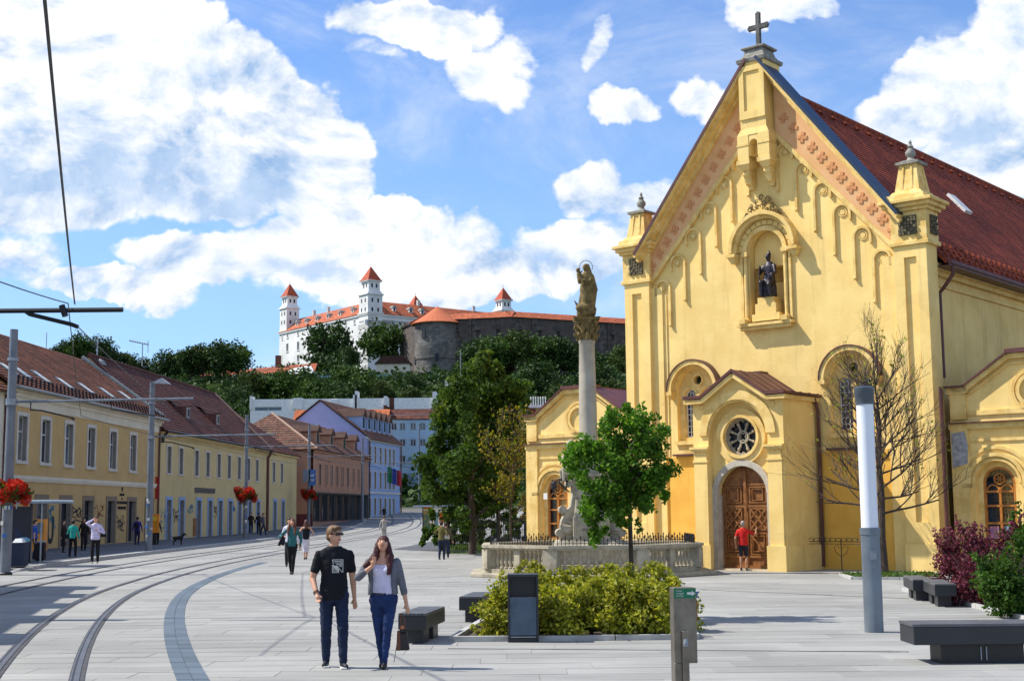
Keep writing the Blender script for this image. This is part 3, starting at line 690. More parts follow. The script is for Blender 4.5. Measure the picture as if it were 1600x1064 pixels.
# coupled windows with hoods
for s, cu in ((0, 3.02), (1, 9.40)):
    b = MB()
    l0, l1 = cu - .37, cu + .37
    b.holed(arch(cu, 4.62, .86, 6.5), [arch(l0, 4.78, .255, 6.35, 10), arch(l1, 4.78, .255, 6.35, 10), [(cu + .17 * math.cos(a), 6.93 + .17 * math.sin(a)) for a in [2 * PI * i / 14 for i in range(14)]]], .18, .16, back=False)
    pw = b.build('window_panel', trimy, church)
    b = MB(); b.tube([(cu, .14, 4.8), (cu, .14, 6.25)], .05, 8); b.box(cu - .09, cu + .09, .08, .2, 6.25, 6.4); b.box(cu - .09, cu + .09, .08, .2, 4.7, 4.85)
    for q in (l0, l1): b.arc(q, 6.35, .27, .33, .13, .19, n=12)
    b.arc(cu, 6.93, .18, .24, .12, .19, a0=0, a1=2 * PI, n=14)
    b.build('window_column', trimy, pw)
    for q in (l0, l1):
        w = MB(); w.poly([(x, .36, z) for x, z in arch(q, 4.78, .26, 6.35, 10)]); wn = w.build('lancet_window', glass, church)
        w = MB(); w.arc(q, 6.35, .21, .25, .30, .34, n=10); w.box(q - .25, q - .215, .3, .34, 4.78, 6.35); w.box(q + .215, q + .25, .3, .34, 4.78, 6.35); w.box(q - .25, q + .25, .3, .34, 4.78, 4.83)
        for k in range(7): w.box(q - .215, q + .215, .31, .335, 4.98 + k * .22, 5.0 + k * .22)
        w.box(q - .09, q - .07, .31, .335, 4.83, 6.5); w.box(q + .07, q + .09, .31, .335, 4.83, 6.5); w.arc(q, 6.42, .06, .085, .31, .335, n=8)
        w.build('leaded_frame', white, wn)
    b = MB(); b.arc(cu, 6.55, .94, 1.10, -.30, .01, a0=-.02, a1=PI + .02, n=22); b.arc(cu, 6.55, .86, .95, -.12, .01, a0=0, a1=PI, n=22)
    for q in (-1, 1): b.box(cu + q * 1.02 - .12, cu + q * 1.02 + .12, -.32, .02, 6.38, 6.54); b.frust(cu + q * 1.02, -.08, 6.22, 6.38, .04, .06, .1, .14)
    hd = b.build('window_hood', trimy, church)
    b = MB(); b.arc(cu, 6.55, 1.10, 1.14, -.34, .01, a0=-.02, a1=PI + .02, n=22); b.build('hood_flashing', metalbr, hd)
    b = MB(); b.box(cu - .92, cu + .92, -.14, .02, 4.5, 4.64); b.box(cu - .82, cu + .82, -.05, .02, 4.15, 4.5); b.build('window_sill', trimy, church)
    b = MB(); b.box(cu - .98, cu + .98, -.22, .02, 4.08, 4.15); b.build('sill_flashing', metalbr, church)
# ---- porch (local to church, y from -2.4 to 0)
pc, hw, py0 = 6.2, 1.80, -2.4
b = MB()
outer = [(pc-hw, 0), (pc+hw, 0), (pc+hw, 5.95), (pc+1.28, 5.95), (pc+.05, 6.78), (pc-.05, 6.78), (pc-1.28, 5.95), (pc-hw, 5.95)]
big = arch(pc, .001, 1.18, 4.66, 20)
b.holed(outer, [big], py0, .30)
b.box(pc - hw, pc - hw + .3, py0 + .002, 0, 0, 5.95); b.box(pc + hw - .3, pc + hw, py0 + .002, 0, 0, 5.95)
porch = b.build('porch', stucco, church)
b = MB()
ro = [(pc + .68 * math.cos(a), 4.58 + .68 * math.sin(a)) for a in [2 * PI * i / 28 for i in range(28)]]
dh = arch(pc, .002, 1.0, 2.58, 16)
b.holed(arch(pc, 0, 1.18, 4.66, 20), [ro, dh], py0 + .30, .28); b.build('porch_inner_wall', stucco, porch)
b = MB(); b.arc(pc, 4.66, 1.20, 1.52, py0 - .08, py0 + .01, n=24); b.arc(pc, 4.66, 1.12, 1.22, py0 - .02, py0 + .05, n=24)
b.arc(pc, 4.58, .74, .98, py0 + .18, py0 + .31, a0=0, a1=2 * PI, n=30); b.arc(pc, 4.58, .66, .76, py0 + .12, py0 + .31, a0=0, a1=2 * PI, n=30)
b.build('arch_moulding', trimy, porch)
for q in (-1, 1):
    b = MB(); x = pc + q * 1.47; b.box(x - .36, x + .36, py0 - .16, py0 + .01, 0, .85); b.box(x - .27, x + .27, py0 - .09, py0 + .01, .85, 3.72)
    b.box(x - .30, x + .30, py0 - .12, py0 + .01, 3.72, 3.80); b.box(x - .25, x + .25, py0 - .1, py0 + .01, 3.80, 4.10); b.box(x - .34, x + .34, py0 - .18, py0 + .01, 4.10, 4.18); b.box(x - .38, x + .38, py0 - .22, py0 + .01, 4.18, 4.26)
    b.build('porch_pilaster', stucco, porch); b = MB(); b.arc(pc + q * 1.42, 5.65, 0, .09, py0 - .05, py0 + .01, a0=0, a1=2 * PI, n=12); b.build('roundel', trimy, porch); b = MB()
    b.box(pc + q * (hw + .03) - .06, pc + q * (hw + .03) + .06, py0, -.0, 0, .85)
    b.build('side_plinth', stucco, porch)
b = MB()
prof = [(pc-hw-.22, 5.95), (pc-1.3, 5.95), (pc, 6.80), (pc+1.3, 5.95), (pc+hw+.22, 5.95)]
for i in range(4):
    (x0, z0), (x1, z1) = prof[i], prof[i+1]
    b.quad((x0, py0 - .3, z0), (x1, py0 - .3, z1), (x1, 0, z1), (x0, 0, z0)); b.quad((x0, py0 - .3, z0 + .09), (x1, py0 - .3, z1 + .09), (x1, 0, z1 + .09 + (.15 if 0 else 0)), (x0, 0, z0 + .09))
    b.quad((x0, py0 - .3, z0), (x1, py0 - .3, z1), (x1, py0 - .3, z1 + .09), (x0, py0 - .3, z0 + .09))
    L = math.hypot(x1 - x0, z1 - z0)
    for k in range(5): yy_ = py0 - .28 + k * .62; b.beam((x0, yy_, z0 + .10), (x1, yy_, z1 + .10), .03, .03)
for x in (pc-hw-.22, pc+hw+.22): b.quad((x, py0 - .3, 5.95), (x, 0, 5.95), (x, 0, 6.04), (x, py0 - .3, 6.04))
b.box(pc - 1.0, pc - .1, -.5, 0, 6.6, 7.0)
b.build('porch_roof', metalbr, porch)
b = MB()
for i in range(4):
    (x0, z0), (x1, z1) = prof[i], prof[i+1]; b.beam((x0, py0 - .13, z0 - .1), (x1, py0 - .13, z1 - .1), .24, .14)
b.box(pc + hw, pc + hw + .14, py0 - .2, 0, 5.78, 5.93); b.build('porch_cornice', trimy, porch)
b = MB(); b.arc(pc, 2.58, .98, 1.20, py0 + .16, py0 + .34, n=20)
for q in (-1, 1): b.box(pc + q*1.09 - .11, pc + q*1.09 + .11, py0 + .16, py0 + .34, 0, 2.58); b.box(pc + q*1.02 - .07, pc+q*1.02+.07, py0+.3, py0+.58, 0, 2.58)
b.build('door_frame', doorst, porch, bevel=.01)
# rose window
b = MB(); cz = 4.58; y0, y1 = py0 + .36, py0 + .46
b.arc(pc, cz, .60, .70, y0, y1, a0=0, a1=2*PI, n=32); b.arc(pc, cz, .17, .225, y0, y1, a0=0, a1=2*PI, n=20)
for k in range(8):
    a = PI / 8 + k * PI / 4; d = Vector((math.cos(a), 0, math.sin(a))); b.beam(Vector((pc, (y0+y1)/2, cz)) + d * .2, Vector((pc, (y0+y1)/2, cz)) + d * .62, .08, .05, up=(-d.z, 0, d.x))
    a2 = k * PI / 4
    for q in (-1, 1):
        a3 = a2 + q * .2; b.arc(pc + .50 * math.cos(a3), cz + .50 * math.sin(a3), .085, .125, y0, y1, a0=a3 - 1.5, a1=a3 + 1.5, n=8)
    b.ball((pc + .46 * math.cos(a), y0, cz + .46 * math.sin(a)), .055, 6)
for k in range(4): a = k * PI / 2 + PI / 4; b.arc(pc + .085 * math.cos(a), cz + .085 * math.sin(a), .055, .08, y0, y1, a0=a-1.9, a1=a+1.9, n=8)
b.build('rose_window', sandst, porch)
b = MB(); b.poly([(pc + .7 * math.cos(a), py0 + .52, cz + .7 * math.sin(a)) for a in [2*PI*i/28 for i in range(28)]]); b.build('rose_glass', glass, porch)
# doors
def leaf(s):
    b = MB(); y = py0 + .46; x0, x1 = (pc - .96, pc - .012) if s < 0 else (pc + .012, pc + .96)
    pts = []
    n = 10
    for i in range(n + 1):
        a = PI / 2 * i / n; pts.append((pc + s * .96 * math.cos(a), 2.58 + .96 * math.sin(a)))
    pts = [p for p in pts if abs(p[0] - pc) > .012] + [(pc + s * .012, 3.53)]
    poly = [(pc + s * .012, .02)] + [(pc + s * .96, .02)] + pts
    if s < 0: poly = poly[::-1]
    b.prism(poly, y, y + .08)
    xm = (x0 + x1) / 2; w = .34
    def fr(z0, z1, t=.05, d=.05, ww=w):
        b.box(xm-ww, xm+ww, y-d, y, z0, z0+t); b.box(xm-ww, xm+ww, y-d, y, z1-t, z1); b.box(xm-ww, xm-ww+t, y-d, y, z0+t, z1-t); b.box(xm+ww-t, xm+ww, y-d, y, z0+t, z1-t)
    b.box(x0+.02, x1-.02, y-.06, y, .05, .16); b.box(x0+.03, x1-.03, y-.05, y, .42, .5)
    fr(.52, 1.28); fr(.62, 1.18, .03, .08, .24); fr(1.36, 2.12)
    for q in (-1, 1): b.beam((xm - .30, y - .03, 1.74 - q * .34), (xm + .30, y - .03, 1.74 + q * .34), .06, .07, up=(0, 0, 1)) 
    for q in (-1, 1): b.beam((xm - .30, y - .05, 1.74), (xm, y - .05, 1.74 + q * .33), .05, .04); b.beam((xm + .30, y - .05, 1.74), (xm, y - .05, 1.74 + q * .33), .05, .04)
    b.box(x0+.03, x1-.03, y-.06, y, 2.14, 2.22); fr(2.28, 2.86); fr(2.36, 2.78, .03, .07, .22)
    b.box(x0+.03, x1-.03, y-.04, y, 2.90, 2.96)
    if s > 0: b.box(pc - .05, pc + .05, y - .09, y - .061, .05, 3.4); b.beam((xm-.3, y-.06, 1.2), (xm+.3, y-.06, .55), .05, .05)
    o = b.build('door_leaf', wood, porch); return o
leaf(-1); leaf(1)
b = MB(); b.tube([(pc + .10, py0 + .40, 1.32), (pc + .10, py0 + .34, 1.35), (pc + .2, py0 + .34, 1.35)], .018, 6); b.build('door_handle', iron, porch)
b = MB(); b.box(pc - .98, pc + .98, py0 + .1, py0 + .6, -.02, .05); b.build('threshold', doorst, porch)
# downpipes
def pipe(name, pts, r, par, m_=metalbr):
    b = MB(); b.tube(pts, r, 8); return b.build(name, m_, par, smooth=True)
pipe('porch_downpipe', [(pc + hw + .10, -.35, 5.9), (pc + hw + .12, -.14, 5.5), (pc + hw + .12, -.14, .1)], .065, porch)
# ---- nave
b = MB(); b.box(.35, 12.05, .72, 34, 0, 10.35); b.box(12.05, 12.13, .72, 34, 9.6, 9.75); b.box(12.05, 12.22, .72, 34, 9.95, 10.1); b.box(12.05, 12.35, .72, 34, 10.1, 10.35)
b.prism([(.4, 10.3), (12.0, 10.3), (6.2, 17.3)], 33.2, 33.9); b.build('nave_wall', stucco, church)
courses('nave_roof', church, church_tiles, (12.72, .7, 10.32), (12.72, 34.2, 10.32), (6.2, 34.2, 17.85), (6.2, .7, 17.85), .2, .21, .03)
courses('nave_roof', church, church_tiles, (-.32, 34.2, 10.32), (-.32, .7, 10.32), (6.2, .7, 17.85), (6.2, 34.2, 17.85), .2, .4, .03)
b = MB()
for k in range(70): b.lathe([(.13, 0), (.11, .46)], 0, 0, 8)
b = MB(); 
for k in range(72): y = .8 + k * .47; b.tube([(6.2, y, 17.85), (6.2, y + .5, 17.88)], [.14, .12], 8)
b.build('ridge_tiles', church_tiles, church)['kind'] = 'stuff'
b = MB()
for row in (0, 1, 2):
    for k in range(64): 
        y = 1 + k * .51 + row * .25; t = .03 + row * .035; x, z = 12.72 - t * 6.52, 10.32 + t * 7.53; b.box(x - .03, x + .06, y, y + .14, z + .02, z + .15)
for k in range(30): y = 1.5 + k * 1.05; t = .93; x, z = 12.72 - t * 6.52, 10.32 + t * 7.53; b.box(x - .1, x + .1, y, y + .3, z + .03, z + .12)
o = b.build('snow_guard_tiles', church_tiles, church); o['kind'] = 'stuff'
b = MB(); b.tube([(12.80, .7, 10.28), (12.80, 34, 10.28)], .085, 8); b.box(12.3, 12.82, .7, 34, 10.16, 10.2); b.build('gutter', metalbr, church)
pipe('downpipe', [(12.80, .95, 10.2), (12.78, .95, 9.9), (12.5, .95, 9.55), (12.28, .95, 9.3), (12.28, .95, 6.4)], .07, church)
pipe('downpipe', [(12.66, -.28, 6.0), (12.66, -.28, .1)], .07, church)
b = MB(); b.box(0, 0, 0, 0, 0, 0)
sl = math.atan2(7.53, 6.52)
b = MB(); b.box(-.55, .55, -.36, .36, 0, .14); sk = b.build('roof_skylight', white, church); uo, zo = 12.72 - .56 * 6.52, 10.32 + .56 * 7.53
sk.location = (uo, 11.0, zo); sk.rotation_euler = (0, sl, 0)
b = MB(); b.box(8.1, 8.5, .0, .04, 1.45, 1.75); b.build('wall_plaque', iron, church, loc=(1.6, -.12, 0))
pl = church.children[-1]
# ---- side chapels
def annex(u0, name_label, side):
    t = thing('side_chapel', name_label, 'chapel', CL + Vector((math.cos(CA) * u0 - math.sin(CA) * .5, math.sin(CA) * u0 + math.cos(CA) * .5, 0)), CA, 'small gabled chapels either side of the church front')
    w = 5.6; c = w / 2; b = MB()
    outer = [(0, 0), (w, 0), (w, 6.0), (w - .55, 6.0), (c + .75, 7.0), (c - .75, 7.0), (.55, 6.0), (0, 6.0)]
    cu = (c - 1.35, c + 1.35)
    holes = [arch(x, .55, .72, 2.85, 14) for x in cu]
    b.holed(outer, holes, 0, .18)
    b.box(.001, w - .001, .5, 11, 0, 5.9); b.prism([(.02, 5.9), (w-.02, 5.9), (w-.55, 6.0), (c+.75, 6.98), (c-.75, 6.98), (.55, 6.0)], .5, 11)
    b.build('chapel_wall', stucco, t)
    b = MB()
    for x in cu:
        b.holed(arch(x, .55, .72, 2.85, 14), [arch(x, .95, .53, 2.85, 14)], .18, .16)
        b.box(x - .8, x + .8, .3, .5, .4, 3.8)
    b.build('recess_wall', trimy, t)
    b = MB()
    for (x, d) in ((.32, 0), (w - .32, 0)):
        b.box(x - .30, x + .30, -.12, .01, 0, 4.62); b.box(x - .32, x + .32, -.15, .01, 0, .6); b.box(x - .27, x + .27, -.10, .01, 4.95, 5.85); b.box(x - .34, x + .34, -.17, .01, 5.8, 6.0)
    b.box(0 - .02, w + .02, -.14, .01, 4.62, 4.80); b.box(.1, w - .1, -.05, .01, 4.2, 4.3); b.box(.6, w - .6, -.06, .01, 5.06, 5.22)
    for x in cu:
        b.arc(x, 2.85, .86, .98, -.1, .01, n=20); b.arc(x, 2.85, 1.1, 1.2, -.06, .01, n=20); b.arc(x, 2.85, .72, .80, -.05, .01, n=20)
        for q in (-1, 1): b.box(x + q * .98 - .15, x + q * .98 + .15, -.12, .01, 2.70, 2.84); b.box(x + q*.98 - .11, x + q*.98 + .11, -.06, .01, .3, 2.70)
    b.arc(c, 3.9, 0, .17, -.05, .01, a0=0, a1=2*PI, n=16)
    b.arc(c, 5.78, .44, .56, -.1, .01, a0=0, a1=2*PI, n=30); b.arc(c, 5.78, .62, .72, -.06, .01, a0=0, a1=2*PI, n=30)
    for (x0, z0, x1, z1) in ((0, 6.0, .55, 6.0), (.55, 6.0, c-.75, 7.0), (c-.75, 7.0, c+.75, 7.0), (c+.75, 7.0, w-.55, 6.0), (w-.55, 6.0, w, 6.0)):
        b.beam((x0, -.06, z0 - .09), (x1, -.06, z1 - .09), .22, .16); b.beam((x0, -.02, z0 - .32), (x1, -.02, z1 - .32), .1, .05)
    b.build('chapel_trim', trimy, t)
    b = MB()
    for (x0, z0, x1, z1) in ((-.12, 6.03, .55, 6.03), (.55, 6.03, c-.75, 7.03), (c-.8, 7.03, c+.8, 7.03), (c+.75, 7.03, w-.55, 6.03), (w-.55, 6.03, w+.12, 6.03)): b.beam((x0, 5.2, z0), (x1, 5.2, z1), 10.9, .06)
    b.box(c - .8, c + .8, -.25, .4, 7.06, 7.14); b.box(-.05, w + .05, -.24, 0, 4.80, 4.84)
    b.build('chapel_roof', metalbr, t)
    for x in cu:
        g = MB(); g.poly([(p, .30, q) for p, q in arch(x, .95, .54, 2.85, 14)]); wn = g.build('arched_window', glass, t)
        f = MB(); f.arc(x, 2.85, .45, .53, .20, .29, n=16)
        for q in (-.49, .49): f.box(x + q - .04, x + q + .04, .20, .29, .95, 2.85)
        f.box(x - .035, x + .035, .2, .28, .95, 2.72)
        for z in (.95, 1.52, 2.08, 2.66 - .12): f.box(x - .46, x + .46, .2, .28, z, z + .07)
        f.arc(x, 2.98, .15, .19, .2, .28, a0=0, a1=2*PI, n=14)
        for k in range(6): a = k * PI / 3; f.beam((x, .25, 2.98), (x + .14 * math.cos(a), .25, 2.98 + .14 * math.sin(a)), .04, .025, up=(0, 1, 0))
        for q in (-.225, .225): f.arc(x + q, 2.60, .17, .21, .21, .28, n=10)
        f.build('window_frame', woodo, wn)
    return t
ca1 = annex(-5.72, 'small yellow gabled chapel left of the church front, behind the column', -1)
ca2 = annex(12.62, 'small yellow gabled chapel right of the church front, behind the purple shrub', 1)
# exposed repair patch and posters
b = MB(); b.prism([(.06, 3.35), (.56, 3.5), (.6, 4.1), (.5, 4.55), (.06, 4.5)], -.14, -.118); b.build('bare_plaster_patch', mat('bare_plaster', (.42, .42, .42), (.25, .25, .26), scale=6, bump=.8, bscale=12), ca2)
posterb = mat('poster_blue', (.12, .33, .62), (.7, .75, .8), scale=9, bump=0); posterp = mat('poster_purple', (.20, .12, .35), (.6, .2, .1), scale=11, bump=0)
for dx, pm in ((-.24, posterp), (.24, posterb)):
    b = MB(); b.box(1.45 + dx - .15, 1.45 + dx + .15, .185, .195, 1.06, 1.46); b.build('poster', pm, ca2)
b = MB(); b.box(.95, 1.15, -.13, -.12, 2.55, 2.8); b.build('notice', white, ca1)
# neighbours of the left chapel: white end wall strip
# ================================================================== THE STREET
def wallm(name, c, dirt, streak=.3): return mat(name, c, tuple(x * .88 for x in c), scale=.6, bump=.15, bscale=10, streak=streak, dirt=dirt)
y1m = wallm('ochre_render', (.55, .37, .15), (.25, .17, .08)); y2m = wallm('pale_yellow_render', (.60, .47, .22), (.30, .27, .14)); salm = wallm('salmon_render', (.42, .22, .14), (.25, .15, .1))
bluem = wallm('pale_blue_render', (.30, .40, .62), (.25, .3, .4)); lilac = wallm('lilac_gable_render', (.36, .40, .66), (.3, .3, .4)); aptm = wallm('light_blue_render', (.36, .52, .68), (.3, .35, .4)); creamm = wallm('cream_render', (.70, .64, .50), (.4, .36, .28))
surr = mat('window_surround_stone', (.62, .58, .50), bump=.1); surrb = mat('blue_painted_surround', (.30, .42, .62), bump=.1); brownst = mat('brown_stone_surround', (.25, .19, .13), bump=.2)
whitef = mat('white_window_frame', (.55, .55, .53), rough=.5, bump=0); shut = mat('grey_reveal', (.28, .27, .25), bump=.1)
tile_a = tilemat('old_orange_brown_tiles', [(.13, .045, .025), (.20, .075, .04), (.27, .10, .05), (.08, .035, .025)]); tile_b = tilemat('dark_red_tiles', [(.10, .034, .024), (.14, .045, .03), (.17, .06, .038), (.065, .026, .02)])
tile_c = tilemat('weathered_brown_tiles', [(.14, .085, .055), (.18, .075, .05), (.10, .05, .035), (.22, .11, .07)]); tile_o = tilemat('bright_orange_tiles', [(.50, .14, .05), (.56, .17, .06), (.44, .11, .04)])
zinc = mat('zinc_gutter', (.28, .30, .29), rough=.5, metal=.4, bump=.05)
shopdark = mat('dark_shopfront', (.02, .02, .024), rough=.4, bump=.05)
def window_proto(w, h, sm_, arch_=False, door=False, sw=.18, fm=None):
    """surround mesh + frame + pane for an opening w x h, origin at bottom centre on the wall face"""
    a = MB(); a.box(-w/2 - sw, -w/2, -.05, .0, 0, h + sw); a.box(w/2, w/2 + sw, -.05, .0, 0, h + sw); a.box(-w/2, w/2, -.05, 0, h, h + sw)
    if not door: a.box(-w/2 - sw, w/2 + sw, -.1, 0, -sw * .8, 0)
    s = a.mesh('window', sm_)
    f = MB(); y = .22
    f.box(-w/2, -w/2 + .07, y, y + .06, 0, h); f.box(w/2 - .07, w/2, y, y + .06, 0, h); f.box(-w/2 + .07, w/2 - .07, y, y + .06, 0, .08); f.box(-w/2 + .07, w/2 - .07, y, y + .06, h - .07, h)
    f.box(-w/2 + .07, w/2 - .07, y - .01, y + .06, h * .64, h * .64 + .09)
    if not door: f.box(-.035, .035, y, y + .05, .08, h * .64)
    fr = f.mesh('window_frame', fm or whitef)
    g = MB(); g.quad((-w/2, y + .04, 0), (w/2, y + .04, 0), (w/2, y + .04, h), (-w/2, y + .04, h)); pn = g.mesh('pane', glass)
    pn2 = pn.copy(); pn2.materials[0] = mat('curtained_glass', (.20, .20, .19), (.05, .06, .08), rough=.15, bump=0, scale=1.1, spec=.7)
    pn3 = pn.copy(); pn3.materials[0] = mat('sky_reflecting_glass', (.09, .13, .19), (.03, .04, .06), rough=.06, bump=0, scale=.8, spec=.9)
    return s, fr, [pn, pn, pn2, pn3, pn]
def put_window(par, proto, u, z, name='window'):
    o = mesh_obj(name, proto[0], par, (u, 0, z)); mesh_obj('door_frame' if name == 'doorway' else 'window_frame', proto[1], o); mesh_obj('pane', random.choice(proto[2]), o); return o
def frame_of(P0, P1):
    d = (Vector(P1) - Vector(P0)); return d.length, math.atan2(d.y, d.x), d.normalized()
def shell(par, L, dep, z0, ze, m_, holes, name='street_wall', gables=None, depth=.3):
    b = MB(); b.holed(rect(0, L, z0, ze), holes, 0, depth, back=False, rm=1); b.box(.001, L - .001, depth + .02, dep, z0, ze - .02)
    if gables:
        for x in gables: b.prism([(x, ze - .05), (x + .25, ze - .05), (x + .25, ze), (x, ze)], 0, 0)
    return b.build(name, [m_, shut], par)
def gable_tri(b, x0, x1, dep, ze, zr):
    """triangular end wall across the depth, between x0 and x1"""
    vs = [(x, y, z) for x in (x0, x1) for (y, z) in ((.02, ze), (dep - .02, ze), (dep / 2, zr))]
    b.add(vs, [(0, 2, 1), (3, 4, 5), (0, 3, 5, 2), (1, 2, 5, 4), (0, 1, 4, 3)])
def glyphs(par, u, z, w, h, m_, seed, y=-.03, name='lettering'):
    r = random.Random(seed); b = MB(); x = u - w / 2
    while x < u + w / 2:
        cw = h * r.uniform(.45, .75); k = r.randint(0, 3)
        b.box(x, x + cw * .25, y, 0, z, z + h)
        if k in (0, 2): b.box(x + cw * .25, x + cw * .8, y, 0, z + h * .8, z + h)
        if k in (1, 2): b.box(x + cw * .25, x + cw * .8, y, 0, z, z + h * .2)
        if k == 3: b.box(x + cw * .55, x + cw * .8, y, 0, z, z + h)
        if k != 1: b.box(x + cw * .25, x + cw * .55, y, 0, z + h * .42, z + h * .58)
        x += cw * 1.1
    return b.build(name, m_, par)
def graffiti(par, u, z, w, h, m_, seed):
    r = random.Random(seed); b = MB()
    for k in range(7):
        p = [(u + r.uniform(-w, w) / 2, -.012, z + r.uniform(-h, h) / 2) for _ in range(2)]
        pts = []
        for i in range(7):
            t = i / 6; pts.append((p[0][0] * (1-t) + p[1][0] * t + r.uniform(-.12, .12) * w, -.010, p[0][2] * (1-t) + p[1][2] * t + r.uniform(-.12, .12) * h))
        for i in range(6): b.beam(pts[i], pts[i+1], .07, .006, up=(0, 1, 0))
    return b.build('graffiti', m_, par)
gblack = mat('graffiti_black', (.03, .03, .04), bump=0); gblue = mat('graffiti_blue', (.06, .22, .32), bump=0); gbrown = mat('graffiti_brown', (.22, .08, .03), bump=0)

# --- building 1 (ochre)
P0, P1 = (-27.05, 71.9), (-26.15, 99.55); L, ra, dr = frame_of(P0, P1)
b1 = thing('street_house', 'ochre two-storey house nearest on the left with a row of slim roof windows', 'house', (P0[0], P0[1], -.15), ra)
uu = lambda px, py=720: onplane(px, py, P0, dr)[0]
wn = [(22.7, 43.4), (60, 79.5), (97.5, 115.7), (133, 150), (168, 183.5), (199.4, 215), (228, 241)]
ups = [(uu(a) + uu(c)) / 2 for a, c in wn]
dn = [(56.8, 76.9), (95, 113.6), (130.6, 148.3), (167, 183.5), (199.4, 215.3), (229, 240)]
dns = [(uu(a) + uu(c)) / 2 for a, c in dn]
pw = window_proto(1.25, 2.45, surr, sw=.22, fm=whitef); pd = window_proto(1.45, 2.75, brownst, door=True, sw=.3, fm=shopdark)
holes = [rect(u - .625, u + .625, 5.05, 7.5) for u in ups] + [rect(u - .725, u + .725, .20, 2.95) for u in dns]
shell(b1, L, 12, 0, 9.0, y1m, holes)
for u in ups: put_window(b1, pw, u, 5.05)
for u in dns: put_window(b1, pd, u, .20, 'doorway')
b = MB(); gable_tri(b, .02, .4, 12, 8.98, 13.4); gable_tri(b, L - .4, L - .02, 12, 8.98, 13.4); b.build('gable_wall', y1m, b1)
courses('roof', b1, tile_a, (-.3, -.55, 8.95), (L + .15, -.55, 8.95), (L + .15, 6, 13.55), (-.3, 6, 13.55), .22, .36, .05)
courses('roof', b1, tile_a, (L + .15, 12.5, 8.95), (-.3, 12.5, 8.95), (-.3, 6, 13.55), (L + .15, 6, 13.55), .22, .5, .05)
b = MB(); b.box(0, L, -.12, -.0, 4.05, 4.25); b.box(0, L, -.07, 0, 3.93, 4.05); b.box(0, L, -.30, 0, 8.72, 8.9); b.box(0, L, -.16, 0, 8.5, 8.72); b.box(0, L, -.06, 0, 8.0, 8.5); b.build('cornice', creamm, b1)
b = MB(); b.tube([(-.3, -.62, 8.93), (L + .15, -.62, 8.93)], .09, 8); b.build('gutter', zinc, b1)
b = MB(); b.tube([(L + .1, -.3, 9.2), (L + .1, 6, 13.75)], .16, 6); b.tube([(L, -.3, 9.0), (L, 6, 13.55)], .2, 4); b.build('verge', zinc, b1)
for k in range(46):
    pass
b = MB()
for r_ in range(3):
    for k in range(44): u = .4 + k * .63 + r_ * .2; t = .04 + r_ * .05; b.box(u, u + .05, -.55 + t * 6.55 - .1, -.55 + t * 6.55, 8.95 + t * 4.6, 8.95 + t * 4.6 + .2)
b.build('snow_guard', iron, b1)['kind'] = 'stuff'
rs_ = math.atan2(4.6, 6.55)
def skylight(par, u, t, w=.9, h=1.25, y0=-.55, z0=8.95, ry=6.55, rz=4.6):
    b = MB(); b.box(-w/2, w/2, -h/2, h/2, 0, .10); o = b.build('roof_window', zinc, par, loc=(u, y0 + t * ry, z0 + t * rz)); o.rotation_euler = (math.atan2(rz, ry), 0, 0)
    b = MB(); b.box(-w/2 + .1, w/2 - .1, -h/2 + .1, h/2 - .1, .10, .115); g = b.build('pane', skyglass, o)
skyglass = glassmat('roof_window_glass', (.25, .30, .36), .05)
for (px, py) in ((12, 578), (33, 583), (63, 590), (100, 600), (133, 608), (166, 615), (195, 620)):
    # where the sight line meets the roof plane: march along u
    best = None
    for k in range(5, 95):
        t = k / 100
        lx, ly, lz = 0, -.55 + t * 6.55, 8.95 + t * 4.6
        base = Vector(P0) + Vector((-dr.y, dr.x)) * ly
        u, z = onplane(px, py, base, dr); e = abs(z + .15 - lz)
        if best is None or e < best[0]: best = (e, u, t)
    if 0.5 < best[1] < L - .5: skylight(b1, best[1], best[2])
glyphs(b1, uu(192), 3.3, 1.0, .16, gblack, 4); glyphs(b1, uu(192), 2.75, 2.0, .2, gblack, 5); glyphs(b1, uu(192), 2.4, 1.7, .2, gblack, 6); glyphs(b1, uu(192), 3.05, .2, .12, gblack, 8)
b = MB(); b.prism([(uu(192) - .14, 3.7), (uu(192), 3.55), (uu(192) + .14, 3.7), (uu(192) + .14, 4.0 - .12), (uu(192) - .14, 4.0 - .12)], -.03, 0); b.build('emblem', gblack, b1)
graffiti(b1, uu(121), 2.2, 2.4, 1.2, gblack, 1); graffiti(b1, uu(155), 2.0, 2.2, 1.4, gbrown, 2); graffiti(b1, uu(190), 1.5, 1.8, 1.2, gblack, 3); graffiti(b1, uu(84), 2.0, 1.6, 1.4, gblue, 9)
b = MB(); u = uu(82)
for k in range(9): a = PI + PI * k / 8; a2 = PI + PI * (k + 1) / 8; b.beam((u + .38 * math.cos(a), -.01, 1.0 + .45 * math.sin(a)), (u + .38 * math.cos(a2), -.01, 1.0 + .45 * math.sin(a2)), .28, .008, up=(0, 1, 0)) if k < 8 else None
b.beam((u - .38, -.01, 1.0), (u - .38, -.01, 2.0), .28, .008, up=(0, 1, 0)); b.beam((u + .38, -.01, 1.0), (u + .38, -.01, 2.0), .28, .008, up=(0, 1, 0)); b.build('painted_letter', gblack, b1)
b = MB(); b.tube([(L - .25, -.1, 8.6), (L - .25, -.1, .1)], .07, 6); b.build('downpipe', metalbr, b1)
